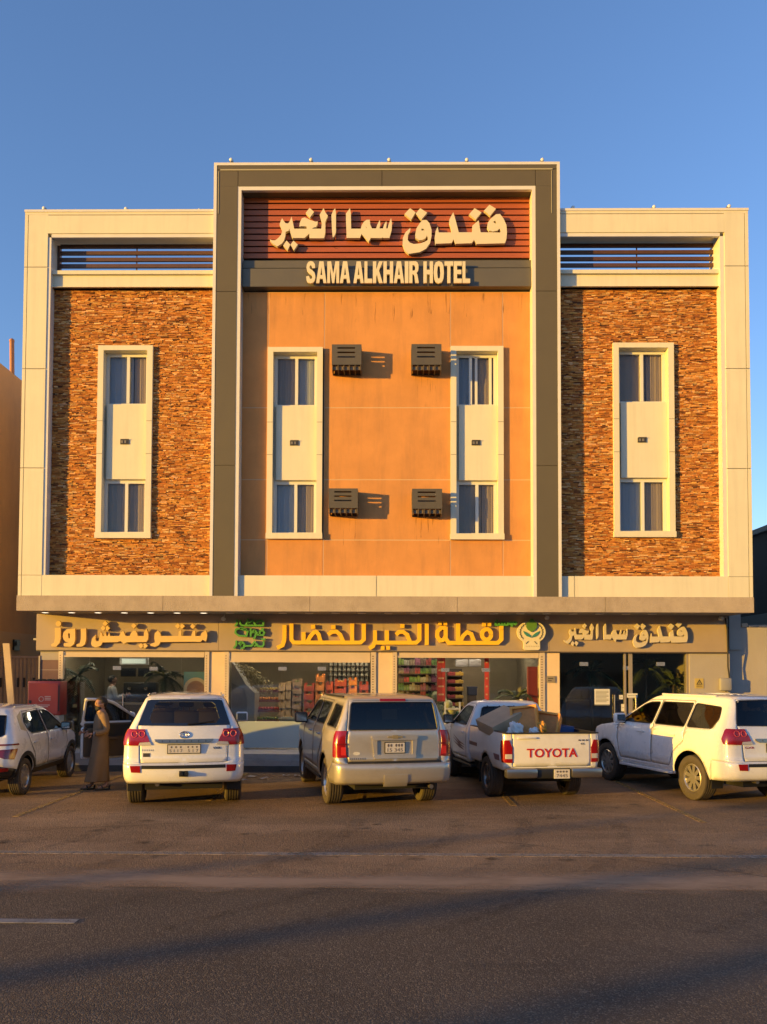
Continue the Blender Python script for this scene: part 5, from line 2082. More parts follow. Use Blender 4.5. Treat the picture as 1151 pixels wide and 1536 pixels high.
for sg in (1, -1):
    mr = lambda q: [(sg * u, z) for u, z in q]
    glass_patch(sh, o['front_door', sg], mr(wf), MIDGLASS, 'side_window')
    glass_patch(sh, o['rear_door', sg], mr(wr), MIDGLASS, 'side_window')
    glass_patch(sh, t, mr(wq), MIDGLASS, 'quarter_window')
    for d, yy in (('front_door', 2.62), ('rear_door', 1.65)):
        m = MB()
        a = [sh.off(*sh.side(yy + k * .05, 1.17, sg), .03) for k in range(5)]
        m.tube([sh.off(*sh.side(yy, 1.17, sg), -.005)] + a + [sh.off(*sh.side(yy + .2, 1.17, sg), -.005)], .016, 6)
        part('door_handle', m, CHROME, o[d, sg], True, local=True)
    tl = [sh.rear(.80, 1.32), sh.rear(.80, .895), sh.rear(.97, .89), sh.side(.30, .90), sh.side(.30, 1.24), sh.side(.27, 1.31)]
    lo = part('tail_light', shell_patch(sh, mr(tl), .016, step=.04, depth=.03), LAMP_R, t, 30, local=True, fix=False)
    part('lamp_band', shell_patch(sh, mr([sh.rear(.81, 1.09), sh.rear(.98, 1.085), sh.rear(.98, 1.115), sh.rear(.81, 1.12)]), .02, step=.04), LAMP_D, lo, 30, local=True, fix=False)
    part('lamp_core', shell_patch(sh, mr([sh.rear(.82, .93), sh.rear(.90, .93), sh.rear(.90, 1.06), sh.rear(.82, 1.06)]), .02, step=.04), M('bright_red_lamp', (.8, .04, .03), .12, coat=1), lo, 30, local=True, fix=False)
    mirror_glass(t, sg * .95, 3.40, 1.27, sg, TRIMB if sg < 0 else PAINT_S, .26, .21, arm=.12)
    part('step_board', MB().box(*sorted((sg * .84, sg * .98)), 1.8, 3.6, .37, .43), TRIMB, t, local=True, bevel=.015)
    for wy in (1.25, 4.196):
        wheel(t, sg * .825, wy, .40, .28, .27, 6, RIMM, sg)
    m = MB()
    m.tube([sh.off(*sh.side(y_, 1.84, sg), .02) for y_ in (.7, .8, 1.6, 2.4, 2.8)], .018, 6)
    part('roof_rail', m, TRIMB, t, True, local=True)
part('brake_lamp', shell_patch(sh, half_rear(sh, [(-.22, 1.79), (.22, 1.79), (.22, 1.823), (-.22, 1.823)]), .012, step=.05), LAMP_R, tg, 30, local=True, fix=False)
part('tailgate_bar', shell_patch(sh, sym(half_rear(sh, [(0, 1.165), (.36, 1.165), (.395, 1.195), (.385, 1.235), (0, 1.25)])), .04, step=.05, depth=.05), PAINT_S, tg, 30, local=True, fix=False)
part('tailgate_bar', shell_patch(sh, sym(half_rear(sh, [(0, .87), (.34, .87), (.365, .90), (.355, .935), (0, .935)])), .03, step=.05, depth=.04), PAINT_S, tg, 30, local=True, fix=False)
for sg in (1, -1):
    part('recess_edge', shell_patch(sh, [(sg * u, z) for u, z in half_rear(sh, [(.30, .935), (.355, .935), (.385, 1.165), (.30, 1.165)])], .022, step=.05, depth=.03), PAINT_S, tg, 30, local=True, fix=False)
plate(sh, tg, -.16, .16, .965, 1.125, .012, [('15 345', .1, .9, .1, .46), ('\u2022\u2022 \u2022\u2022\u2022', .1, .9, .58, .9)])
bow = half_rear(sh, [(-.13, 1.205), (-.05, 1.205), (-.045, 1.19), (.045, 1.19), (.05, 1.205), (.13, 1.205), (.12, 1.23), (.05, 1.23), (.045, 1.245), (-.045, 1.245), (-.05, 1.23), (-.12, 1.23)])
part('emblem', shell_patch(sh, bow, .052, step=.03, depth=.015), M('emblem_gold', (.62, .45, .2), .3, metal=.6), tg, 30, local=True, fix=False)
part('badge', shell_text(sh, 'I I I I I I I I', -.76, -.50, .86, .885, .004, .02), M('badge_dark', (.06, .05, .05), .4), tg, local=True)
part('sticker', shell_text(sh, '\u2022', -.70, -.58, .93, .985, .003), M('sticker_white', (.7, .68, .62), .5), tg, local=True)
part('hitch_cover', shell_patch(sh, sym(half_rear(sh, [(0, .43), (.20, .43), (.20, .62), (0, .62)])), .014, step=.06), PAINT_S, bp, 30, local=True, fix=False)
part('bumper_gap', shell_patch(sh, sym(half_rear(sh, [(0, .80), (.80, .80), (.80, .83), (0, .83)])), .004, step=.06), TRIMB, bp, True, local=True, fix=False)
m = MB()
rbox(m, -.48, .22, .55, .95, .33, .48, .05)
part('silencer', m, M('exhaust_steel', (.3, .26, .22), .4, metal=.8), t, 40, local=True)
m = MB()
m.lathe([(.10, .035), (.7, .035)], 14, (.62, 0, .40), 'Y')
part('exhaust', m, M('exhaust_steel', (.3, .26, .22), .4, metal=.8), t, 40, local=True)
underside(t, .97, 0, 5.18, .36, 1.0, ar)
seats(t, (1.45,), (-.45, 0, .45), 1.0, SEAT_D)
seats(t, (2.6,), (-.42, .42), 1.0, SEAT_D)
m = MB()
m.box(-.12, .12, .24, .245, 1.50, 1.66)
part('window_sticker', MB().add([sh.off(*sh.rear(x_, z_), -.012) for x_, z_ in ((-.20, 1.50), (.06, 1.50), (.06, 1.67), (-.20, 1.67))], [(0, 1, 2, 3)]), M('sticker_paper', (.55, .5, .30), .7), t, local=True)

# ---- 4: white pickup
loc, yaw = place(731, 1193.5, -.83, 1.15, 9)
t = thing('pickup_truck', 'white single cab pickup with red tailgate lettering and an open bed of boxes', 'pickup', loc, yaw, 'cars parked nose to the kerb')
PK = (loc, yaw)
ar = [(1.15, .36, .44), (4.2, .36, .44)]
bed = Shell([(.58, .02, 2.30, .835, .07, .03), (.72, 0, 2.30, .865, .07, .03), (1.0, 0, 2.30, .872, .07, .03), (1.22, .01, 2.30, .862, .07, .03)], bow=.025, bowf=.004, taper=0)
S0 = bed.S
zb = [(0, .62), (.75, .62), (1.1, .58)] + [bed.side(y, .581) for y in (.3, .5, 1.8, 2.2)] + [(5.3, .585), (5.85, .585)]
rg = [('tailgate', half_rear(bed, [(0, .655), (.70, .655), (.70, 1.3), (0, 1.3)]), True, PAINT_P)]
o = body_parts(bed, t, PAINT_P, zb, ar[:1], [], rg, cap=False)
o['body'].name = 'bed'
tg = o['tailgate']
m = MB()
m.box(-.78, .78, .08, 2.24, .76, .78)
for sg in (1, -1):
    m.box(*sorted((sg * .775, sg * .795)), .06, 2.26, .76, 1.215)
    m.box(*sorted((sg * .775, sg * .855)), .02, 2.29, 1.215, 1.235)
m.box(-.775, .775, .05, .07, .781, 1.215)
m.box(-.775, .775, 2.24, 2.26, .781, 1.215)
m.box(-.775, .775, -.005, .075, 1.216, 1.236)
part('bed_liner', m, TRIMB, t, local=True)
part('lettering', shell_text(bed, 'TOYOTA', -.455, .455, .81, .965, .006, .018), M('red_letter', (.55, .012, .008), .45), tg, local=True)
m = MB()
rbox(m, -.62, -.28, -.02, .02, 1.13, 1.16, .012)
part('tailgate_latch', m, PAINT_P, tg, 40, local=True)
part('badge', shell_text(bed, 'GL', .52, .60, 1.025, 1.055, .004, .01), M('badge_dark', (.06, .05, .05), .4), tg, local=True)
part('badge', shell_text(bed, '~ ~ ~', .48, .66, 1.085, 1.115, .004, .01), M('badge_dark', (.06, .05, .05), .4), tg, local=True)
for sg in (1, -1):
    mr = lambda q: [(sg * u, z) for u, z in q]
    lo = part('tail_light', shell_patch(bed, mr([bed.rear(.71, .72), bed.side(.10, .73), bed.side(.16, .95), bed.side(.12, 1.10), bed.rear(.76, 1.11), bed.rear(.71, .98)]), .014, step=.04, depth=.025), LAMP_R, t, 30, local=True, fix=False)
    part('clear_lens', shell_patch(bed, mr([bed.rear(.715, .79), bed.rear(.83, .79), bed.rear(.83, .87), bed.rear(.715, .87)]), .018, step=.04), LAMP_C, lo, 30, local=True, fix=False)
    part('side_reflector', shell_patch(bed, mr([bed.side(.25, .74), bed.side(.52, .74), bed.side(.60, .84), bed.side(.27, .84)]), .006, step=.06), LAMP_D, t, 30, local=True, fix=False)
    part('side_stripe', shell_patch(bed, mr([bed.side(1.72, .86), bed.side(2.27, .86), bed.side(2.27, .93), bed.side(1.70, .93)]), .004, step=.08), M('stripe_maroon', (.16, .05, .045), .4), t, 30, local=True, fix=False)
    m = MB()
    rbox(m, *sorted((sg * .30, sg * .86)), -.14, .02, .47, .635, .035)
    part('bumper', m, M('satin_chrome', (.42, .39, .35), .28, metal=.9), t, 40, local=True)
    for wy in (1.15, 4.2):
        wheel(t, sg * .735, wy, .365, .255, .225, 6, RIMD, sg)
    m = MB()
    m.box(*sorted((sg * .62, sg * .85)), 1.62, 1.64, .2, .58)
    part('mud_flap', m, TRIMB, t, local=True)
m = MB()
rbox(m, -.31, .31, -.10, .02, .46, .62, .02)
part('bumper_step', m, TRIMB, t, 40, local=True)
m = MB()
m.box(-.01, .27, -.118, -.104, .46, .615)
p = part('number_plate', m, PLATE, t, local=True)
tm = text_mesh('7445', .03, .23, .48, .535, -.119, .002)
tm2 = text_mesh('\u2022\u2022\u2022\u2022', .03, .23, .56, .595, -.119, .002)
tm.add(tm2.v, tm2.f)
part('plate_digits', tm, INK, p, local=True)
cab = Shell([(.46, 2.335, 5.10, .80, .05, .35), (.60, 2.335, 5.18, .86, .05, .35), (1.0, 2.335, 5.15, .872, .05, .3), (1.09, 2.335, 5.0, .868, .05, .28), (1.15, 2.338, 4.6, .855, .06, .25), (1.20, 2.345, 4.3, .835, .06, .16), (1.30, 2.36, 4.12, .795, .07, .15), (1.48, 2.41, 3.82, .72, .08, .15),
             (1.60, 2.46, 3.60, .665, .09, .15), (1.655, 2.50, 3.46, .63, .10, .15), (1.69, 2.60, 3.3, .55, .12, .15), (1.705, 2.8, 3.1, .38, .12, .12)], bow=.03, bowf=.22)
zb = [(0, .5), (.75, .5), (1.1, .48)] + [cab.side(y, .465) for y in (2.5, 3.0, 3.6, 4.75)] + [(5.3, .5), (5.85, .5)]
wf = side_poly(cab, [(2.66, 1.215), (2.62, 1.57), (3.08, 1.59), (3.26, 1.545), (3.78, 1.215)])
rw = half_rear(cab, [(0, 1.245), (.62, 1.245), (.635, 1.28), (.555, 1.555), (.52, 1.58), (0, 1.59)])
rg = [('door', side_poly(cab, [(2.58, .56), (2.54, 1.63), (3.12, 1.65), (3.36, 1.57), (3.86, 1.20), (3.88, .9), (3.72, .56)], r=.04), 'split', PAINT_P)]
o = body_parts(cab, t, PAINT_P, zb, ar[1:], [wf, rw], rg)
o['body'].name = 'cab'
glass_patch(cab, t, sym(rw), CARGLASS, 'rear_window')
m = MB()
for x_ in (-.45, -.2, .1, .42):
    m.tube([cab.off(*cab.rear(x_, 1.60), .01), cab.off(*cab.rear(x_ + .02, 1.565), .012)], .012, 5)
part('window_clip', m, TRIMB, t, local=True)
for sg in (1, -1):
    mr = lambda q: [(sg * u, z) for u, z in q]
    glass_patch(cab, o['door', sg], mr(wf), CARGLASS, 'side_window')
    m = MB()
    a = [cab.off(*cab.side(2.72 + k * .05, 1.06, sg), .025) for k in range(4)]
    m.tube([cab.off(*cab.side(2.72, 1.06, sg), -.005)] + a + [cab.off(*cab.side(2.87, 1.06, sg), -.005)], .013, 6)
    part('door_handle', m, PAINT_P, o['door', sg], True, local=True)
    for k in range(3):
        part('side_stripe', shell_patch(cab, mr([cab.side(2.6 + k * .05, .80 - k * .05), cab.side(3.1 - k * .05, .86 - k * .05), cab.side(3.65, .97 - k * .07), cab.side(3.1, .82 - k * .05)]), .003, step=.1), M('stripe_maroon', (.16, .05, .045), .4), o['door', sg], 30, local=True, fix=False)
    mirror_glass(t, sg * .86, 3.62, 1.19, sg, TRIMB, .22, .19, arm=.10)
    part('step_board', MB().box(*sorted((sg * .72, sg * .86)), 2.2, 3.7, .40, .45), TRIMB, t, local=True, bevel=.012)
underside(t, .84, .2, 5.15, .34, .72, ar)
seats(t, (2.75,), (-.38, .38), .72, SEAT_D)
m = MB()
rbox(m, -.7, .7, 3.55, 3.85, .85, 1.17, .05)
part('dashboard', m, SEAT_D, t, 40, local=True)


def in_bed(x, y, z):
    a = PK[1]
    return (PK[0][0] + x * math.cos(a) - y * math.sin(a), PK[0][1] + x * math.sin(a) + y * math.cos(a), z)


CARD = M('cardboard', (.30, .21, .13), .85, var=.12, vscale=4)
ORC = M('orange_crate', (1.0, .40, .05), .5, var=.06)
def carton(name, pos, rot, sx, sy, sz, wall, mat, inner, label, cat):
    t = thing(name, label, cat, pos, PK[1])
    t.rotation_euler = (rot[0], rot[1], PK[1] + rot[2])
    m = MB()
    m.box(-sx, sx, -sy, sy, 0, wall)
    for s_ in (-1, 1):
        m.box(*sorted((s_ * sx, s_ * (sx - wall))), -sy, sy, wall, sz)
        m.box(-sx + wall, sx - wall, *sorted((s_ * sy, s_ * (sy - wall))), wall, sz)
    part('side', m, mat, t, local=True, bevel=.004)
    if inner:
        m = MB()
        m.box(-sx + wall + .002, sx - wall - .002, -sy + wall + .002, sy - wall - .002, wall + .002, sz * .86)
        part('filling', m, inner, t, local=True)
    return t


# a crate lies open end towards the tailgate, the others beside it
carton('fruit_crate', in_bed(-.14, .95, 1.34), (R(76), R(-7), R(-24)), .24, .26, .36, .045, ORC, M('crate_filling', (.80, .34, .10), .8, var=.2, vscale=6), 'bright orange carton tipped open towards the tailgate in the pickup bed', 'crate')
carton('fruit_crate', in_bed(.30, .98, 1.24), (R(70), R(7), R(-30)), .21, .23, .30, .04, ORC, M('crate_filling', (.80, .34, .10), .8, var=.2, vscale=6), 'orange carton full of brown card at the right of the pickup bed', 'crate')
t2 = carton('cardboard_box', in_bed(-.60, 1.0, 1.27), (R(12), R(-24), R(10)), .32, .30, .22, .012, M('grey_card', (.60, .43, .26), .85, var=.12), None, 'dull brown cardboard box tilted on its side at the left of the pickup bed', 'box')
m = MB()
m.box(-.32, .32, -.30, .30, .221, .232)
part('lid', m, M('grey_card', (.25, .20, .15), .85, var=.1), t2, local=True)
carton('plastic_crate', in_bed(.60, 1.2, .80), (0, 0, 0), .17, .28, .48, .02, M('blue_crate', (.03, .10, .30), .4), None, 'blue plastic crate behind the right orange carton', 'crate')
BAG = M('white_plastic', (.92, .88, .84), .35, var=.05)
def bag(pos, s, seed, mat, label):
    rnd = random.Random(seed)
    bm = bmesh.new()
    bmesh.ops.create_icosphere(bm, subdivisions=4, radius=1)
    ph = [rnd.uniform(0, 6) for _ in range(6)]
    for v in bm.verts:
        c = v.co
        k = 1 + .13 * math.sin(5 * c.x + ph[0] + 3 * c.z) + .09 * math.sin(9 * c.y + ph[1]) + .07 * math.sin(13 * c.z + ph[2] + 6 * c.x) + .05 * math.sin(21 * c.x + ph[3] + 9 * c.y)
        v.co = Vector((c.x * s[0] * k, c.y * s[1] * k, c.z * s[2] * k))
    m = MB()
    bm.verts.index_update()
    m.add([v.co + Vector(pos) for v in bm.verts], [tuple(v.index for v in f.verts) for f in bm.faces])
    bm.free()
    return single('plastic_bag', m, mat, label, 'bag', smooth=60)


bag(in_bed(-.50, .50, 1.22), (.13, .11, .17), 4, BAG, 'crumpled white plastic bag behind the left of the tailgate')
bag(in_bed(-.16, .50, 1.20), (.09, .07, .09), 9, BAG, 'small white plastic bag in front of the tipped orange carton')
bag(in_bed(-.01, .52, 1.26), (.08, .08, .15), 12, M('orange_net', (.75, .34, .04), .6), 'bunch of orange net bags beside the small white bag')

# ---- 5: white compact crossover at the left edge
loc, yaw = place(38, 1192, .865, .80, 3.5)
t = thing('parked_car', 'white compact crossover at the left edge with black wheel arch cladding', 'car', loc, yaw, 'cars parked nose to the kerb')
sh = Shell([(.34, .12, 4.12, .80, .28, .4), (.46, .03, 4.26, .87, .27, .4), (.62, 0, 4.30, .89, .26, .4), (.82, .04, 4.27, .89, .24, .38), (.95, .09, 4.15, .885, .22, .35), (1.02, .12, 3.90, .875, .2, .3), (1.07, .15, 3.60, .86, .18, .2), (1.13, .19, 3.45, .83, .17, .16), (1.25, .28, 3.28, .775, .16, .15),
            (1.42, .41, 2.95, .695, .15, .15), (1.52, .49, 2.72, .65, .15, .15), (1.575, .55, 2.55, .61, .16, .18), (1.615, .72, 2.25, .50, .2, .2), (1.635, 1.0, 1.9, .30, .2, .2)], bow=.10, bowf=.25)
ar = [(.80, .33, .40), (3.41, .33, .40)]
zb = [(0, .40), (.75, .40), (1.1, .38)] + [sh.side(y, .345) for y in (.2, 1.4, 2.0, 2.8, 3.9)] + [(5.3, .38), (5.85, .4)]
wf = side_poly(sh, [(1.98, 1.10), (1.98, 1.50), (2.28, 1.49), (2.48, 1.44), (3.0, 1.10)], r=.03)
wr = side_poly(sh, [(1.02, 1.19), (.98, 1.32), (1.12, 1.475), (1.90, 1.505), (1.90, 1.10), (1.15, 1.10)], r=.03)
rw = half_rear(sh, [(0, 1.10), (.62, 1.10), (.68, 1.14), (.60, 1.46), (0, 1.48)])
rg = [('bumper', [(0, .2), sh.side(.36, .345), sh.side(.36, .52), sh.side(.1, .60), (0, .60)], True, TRIMB),
      ('front_door', side_poly(sh, [(1.94, .46), (1.94, 1.54), (2.32, 1.535), (2.56, 1.48), (3.08, 1.08), (3.10, .8), (2.94, .46)], r=.03), 'split', PAINT_W),
      ('rear_door', side_poly(sh, [(.98, .98), (.94, 1.33), (1.09, 1.51), (1.93, 1.54), (1.93, .46), (1.30, .46), (1.22, .72)], r=.03), 'split', PAINT_W)]
o = body_parts(sh, t, PAINT_W, zb, ar, [wf, wr, rw], rg)
glass_patch(sh, t, sym(rw), DARKGLASS, 'rear_window')
for sg in (1, -1):
    mr = lambda q: [(sg * u, z) for u, z in q]
    glass_patch(sh, o['front_door', sg], mr(wf), MIDGLASS, 'side_window')
    glass_patch(sh, o['rear_door', sg], mr(wr), MIDGLASS, 'side_window')
    part('pillar_panel', shell_patch(sh, mr(side_poly(sh, [(.72, 1.20), (.80, 1.44), (1.05, 1.52), (.90, 1.32), (.97, 1.15)], r=.02)), .004, step=.05), M('silver_pillar', (.42, .36, .27), .35, metal=.5), t, 30, local=True, fix=False)
    for (yc, zc, r_) in ar:
        arc = [(yc + q * math.cos(a), max(zc + q * math.sin(a), .345)) for q, aa in ((r_, np.linspace(-.0, math.pi, 20)), (r_ + .075, np.linspace(math.pi, .0, 20))) for a in aa]
        part('arch_cladding', shell_patch(sh, mr([sh.side(y_, z_) for y_, z_ in arc]), .012, step=.06), TRIMB, t, 30, local=True, fix=False)
    part('sill_cladding', shell_patch(sh, mr([sh.side(1.24, .35), sh.side(2.97, .35), sh.side(2.97, .45), sh.side(1.24, .45)]), .014, step=.08), TRIMB, t, 30, local=True, fix=False)
    for d, yy in (('front_door', 2.05), ('rear_door', 1.14)):
        m = MB()
        a = [sh.off(*sh.side(yy + k * .05, .93, sg), .022) for k in range(4)]
        m.tube([sh.off(*sh.side(yy, .93, sg), -.005)] + a + [sh.off(*sh.side(yy + .15, .93, sg), -.005)], .012, 6)
        part('door_handle', m, PAINT_W, o[d, sg], True, local=True)
    part('tail_light', shell_patch(sh, mr([sh.rear(.40, .965), sh.side(.40, .975), sh.side(.42, .945), sh.rear(.40, .94)]), .014, step=.05), LAMP_D, t, 30, local=True, fix=False)
    part('tail_light', shell_patch(sh, mr([sh.rear(.50, .86), sh.rear(.80, .88), sh.side(.36, .885), sh.side(.26, .70), sh.rear(.74, .72)]), .014, step=.05), LAMP_D, t, 30, local=True, fix=False)
    part('reflector', shell_patch(sh, mr([sh.rear(.50, .48), sh.rear(.80, .50), sh.rear(.80, .56), sh.rear(.50, .55)]), .012, step=.05), LAMP_R, t, 30, local=True, fix=False)
    mirror_glass(t, sg * .83, 2.78, 1.06, sg, TRIMB, .22, .17)
    for wy in (.80, 3.41):
        wheel(t, sg * .765, wy, .335, .22, .225, 10, RIMM, sg)
    m = MB()
    m.tube([sh.off(*sh.side(y_, 1.585, sg), .02) for y_ in (.9, 1.0, 1.5, 2.0, 2.2)], .015, 6)
    part('roof_rail', m, PAINT_W, t, True, local=True)
underside(t, .86, 0, 4.3, .28, .85, ar)
seats(t, (1.1,), (-.38, .38), .75, SEAT_D)
seats(t, (1.95,), (-.36, .36), .75, SEAT_D)
# ================================================================= NEIGHBOURS AND WALLS
TAN = M('tan_render', (.74, .43, .18), .85, var=.08, vscale=.8, bump=.2, dirt=((.35, .2, .1), .4, (.5, .8, .25)))
NX = -11.0
t = thing('neighbour_building', 'tan rendered building seen past the left side of the hotel', 'building', (NX - 6, 30, 0))
m = MB()
m.box(NX - 12, NX, 20.2, 48, 3.42, 11.05)
part('wall', m, TAN, t)
m = MB()
m.box(NX - 12, NX + .10, 20.1, 48, 0, 3.41)
part('lower_wall', m, M('tan_render_pale', (.72, .48, .26), .85, var=.08, vscale=.8), t)
m = MB()
m.box(NX - 2.2, NX - .02, 26, 30, 11.051, 11.5)
m.box(NX - 2.25, NX + .02, 25.95, 30.05, 11.5, 11.56)
part('roof_hut', m, M('hut_grey', (.45, .42, .36), .7), t)
m = MB()
x, z = P(19.5, 556, 26.2)
m.tube([(x, 26.2, 11.06), (x - .05, 26.2, z + .95)], .075, 10)
m.lathe([(0, .085), (.06, .08), (.10, .03)], 10, (x - .05, 26.2, z + .95), 'Z')
part('roof_pipe', m, M('rust_pipe', (.50, .22, .11), .7), t, 40)
m = MB()
x, z = P(13.5, 967.5, 24.2)
m.box(NX + .105, NX + .16, 24.05, 24.40, z - .16, z + .16)
m.box(NX + .161, NX + .20, 24.10, 24.34, z - .02, z + .10)
part('wall_vent', m, TRIMB, t)

t = thing('metal_fence', 'brown corrugated sheet fence with dark slots left of the hotel', 'fence', (-10.5, 22, 0))
for i in range(7):
    xa = -13.2 + i * .62
    m = MB()
    n = 12
    vs = []
    for k in range(n + 1):
        x = xa + .60 * k / n
        y = 21.86 + (.025 if k % 2 else 0)
        vs += [(x, y, .0), (x, y, 2.62)]
    m.add(vs, [(2 * k, 2 * k + 2, 2 * k + 3, 2 * k + 1) for k in range(n)])
    p = part('panel', m, M('fence_sheet', (.30, .20, .12), .6, var=.15), t)
    m = MB()
    for k in (.14, .34, .50):
        m.box(xa + k, xa + k + .05, 21.84, 21.855, 1.85, 2.10)
    part('slot', m, BLACK, p)
m = MB()
m.box(-13.3, -8.7, 21.85, 21.9, 2.62, 2.68)
part('top_rail', m, M('fence_sheet', (.30, .20, .12), .6), t)
single('wooden_board', MB().add([(-8.98, 19.95, 0), (-8.82, 19.95, 0), (-9.17, 20.05, 2.95), (-9.33, 20.05, 2.95), (-8.98, 20.0, 0), (-8.82, 20.0, 0), (-9.17, 20.1, 2.95), (-9.33, 20.1, 2.95)], [(0, 1, 2, 3), (7, 6, 5, 4), (0, 4, 5, 1), (1, 5, 6, 2), (2, 6, 7, 3), (3, 7, 4, 0)]),
       M('pale_board', (.55, .42, .28), .7, var=.1), 'long pale board leaning against the left end of the hotel', 'board')

t = thing('grey_building', 'dark grey clad building behind the right side of the hotel', 'building', (16, 30, 0))
m = MB()
m.box(10.3, 24, 19.6, 50, 3.92, 6.12)
part('dark_wall', m, M('dark_cladding', (.085, .08, .078), .7, var=.1, stretch=(8, 8, .3)), t)
m = MB()
m.box(10.2, 24, 19.5, 50, 6.121, 6.26)
part('roof_edge', m, M('roof_edge', (.3, .29, .28), .5), t)
m = MB()
m.box(10.28, 24, 20.7, 50, 0, 3.91)
part('lower_wall', m, M('grey_render', (.42, .40, .38), .85, var=.06), t)
YBW = 20.3
xw = P(1092, 1000, YBW)[0]
t = thing('boundary_wall', 'pale rendered boundary wall right of the hotel with a rough stone top', 'wall', (xw + 4, YBW, 0))
zw = P(1140, 941, YBW)[1]
m = MB()
m.box(xw + .002, 22, YBW, YBW + .25, 0, zw)
part('wall', m, PALE_WALL, t)
m = MB()
rnd = random.Random(8)
x = P(1112, 940, YBW)[0]
while x < 21:
    l = rnd.uniform(.12, .3)
    h = rnd.uniform(.05, .10)
    rbox(m, x, x + l - .01, YBW - .03 + rnd.uniform(0, .02), YBW + .22, zw + .001, zw + h, .012, 1)
    x += l
part('stone_top', m, M('rough_stone', (.55, .45, .33), .9, var=.2, vscale=8), t, 40)
m = MB()
m.box(xw + .02, xw + .30, YBW - .06, YBW - .001, zw - .55, zw + .6)
part('grey_post', m, M('grey_render', (.42, .40, .38), .85), t)

yb_ = YG - .08
t = thing('meter_box', 'grey plastic meter box with a hanging black cable on the pale end wall', 'meter box', (P(1086.5, 1037, yb_)[0], yb_, P(1086, 1037, yb_)[1]))
(xa, z1), (xb, z0) = P(1078, 1017, yb_), P(1095.5, 1036, yb_)
m = MB()
rbox(m, xa, xb, yb_ - .12, yb_ - .001, z0, z1, .03)
part('box', m, M('grey_plastic', (.34, .33, .33), .5), t, 40)
m = MB()
cc = [(1089, 927), (1091.5, 945), (1092.5, 975), (1094, 1000), (1097, 1022), (1096, 1034), (1091, 1037), (1088, 1034)]
m.tube([(P(a, b, YF - .05)[0], (YF - .03) if b < 977 else yb_ - .06, P(a, b, YF - .05)[1]) for a, b in cc], .018, 6)
part('cable', m, M('black_cable', (.03, .03, .03), .5), t, True)
t = thing('warning_sign', 'small yellow warning plate with a black triangle on the pale end wall', 'sign', (P(1049, 1032, yb_)[0], yb_, P(1049, 1032, yb_)[1]))
(xa, z1), (xb, z0) = P(1042.5, 1017.5, yb_), P(1055.5, 1032.5, yb_)
m = MB()
m.box(xa, xb, yb_ - .012, yb_ - .001, z0, z1)
part('plate', m, M('yellow_plate', (.55, .42, .12), .5), t)
m = MB()
cx_ = (xa + xb) / 2
tri = [(cx_ - .075, z0 + .09), (cx_ + .075, z0 + .09), (cx_, z0 + .215)]
tri2 = [(cx_ - .045, z0 + .107), (cx_ + .045, z0 + .107), (cx_, z0 + .182)]
m.prism([tri, tri2], yb_ - .016, yb_ - .0125)
m.box(cx_ - .005, cx_ + .005, yb_ - .016, yb_ - .0125, z0 + .115, z0 + .155)
for k in (.03, .055):
    m.box(cx_ - .07, cx_ + .07, yb_ - .015, yb_ - .0125, z0 + k, z0 + k + .010)
part('triangle', m, M('sign_black', (.04, .035, .02), .5), t)
(xa, z1), (xb, z0) = P(820, 1014, YG - .1), P(833, 1024, YG - .1)
t = thing('door_plate', 'small brass plate on the pillar left of the hotel entrance', 'plaque', ((xa + xb) / 2, YG - .1, z0))
part('plate', MB().box(xa, xb, YG - .125, YG - .101, z0, z1), M('brass_plate', (.45, .36, .22), .4, metal=.4), t)
part('plate_mark', MB().box(xa + .03, xb - .05, YG - .128, YG - .1255, z1 - .07, z1 - .045).box(xa + .03, xb - .09, YG - .128, YG - .1255, z0 + .04, z0 + .06), M('plaque_dark', (.1, .08, .05), .5), t)
yn = YG - .012
for (pa, pb, pt_, pb2, lab, kind) in ((892, 915, 1033.5, 1058, 'white printed notice taped to the left glass of the hotel entrance', 1), (940, 956, 1040, 1046.5, 'long small white label across the entrance door post', 0),
                                     (929, 935, 1042.5, 1049, 'small square label on the left entrance door', 0), (932, 940, 1056, 1067, 'grey card below the square label on the entrance door', 0)):
    (xa, z1), (xb, z0) = P(pa, pt_, yn), P(pb, pb2, yn)
    y_ = yn if kind or pa == 929 or pa == 932 else YG - .045
    t = thing('paper_notice', lab, 'notice', ((xa + xb) / 2, y_, z0), 0, 'papers on the entrance glass')
    part('sheet', MB().box(xa, xb, y_, y_ + .004, z0, z1), M('paper', (.70, .69, .66), .7), t)
    m = MB()
    if kind:
        for k in range(9):
            m.box(xa + .03, xb - .03 - (.05 if k % 3 == 2 else 0), y_ - .003, y_ - .001, z1 - .06 - k * .032, z1 - .045 - k * .032)
        m.box(xa, xb, y_ - .003, y_ - .001, z0, z0 + .025)
    else:
        m.box(xa + .015, xb - .015, y_ - .003, y_ - .001, (z0 + z1) / 2 - .006, (z0 + z1) / 2 + .006)
    part('print', m, M('print_grey', (.25, .25, .24), .7), t)

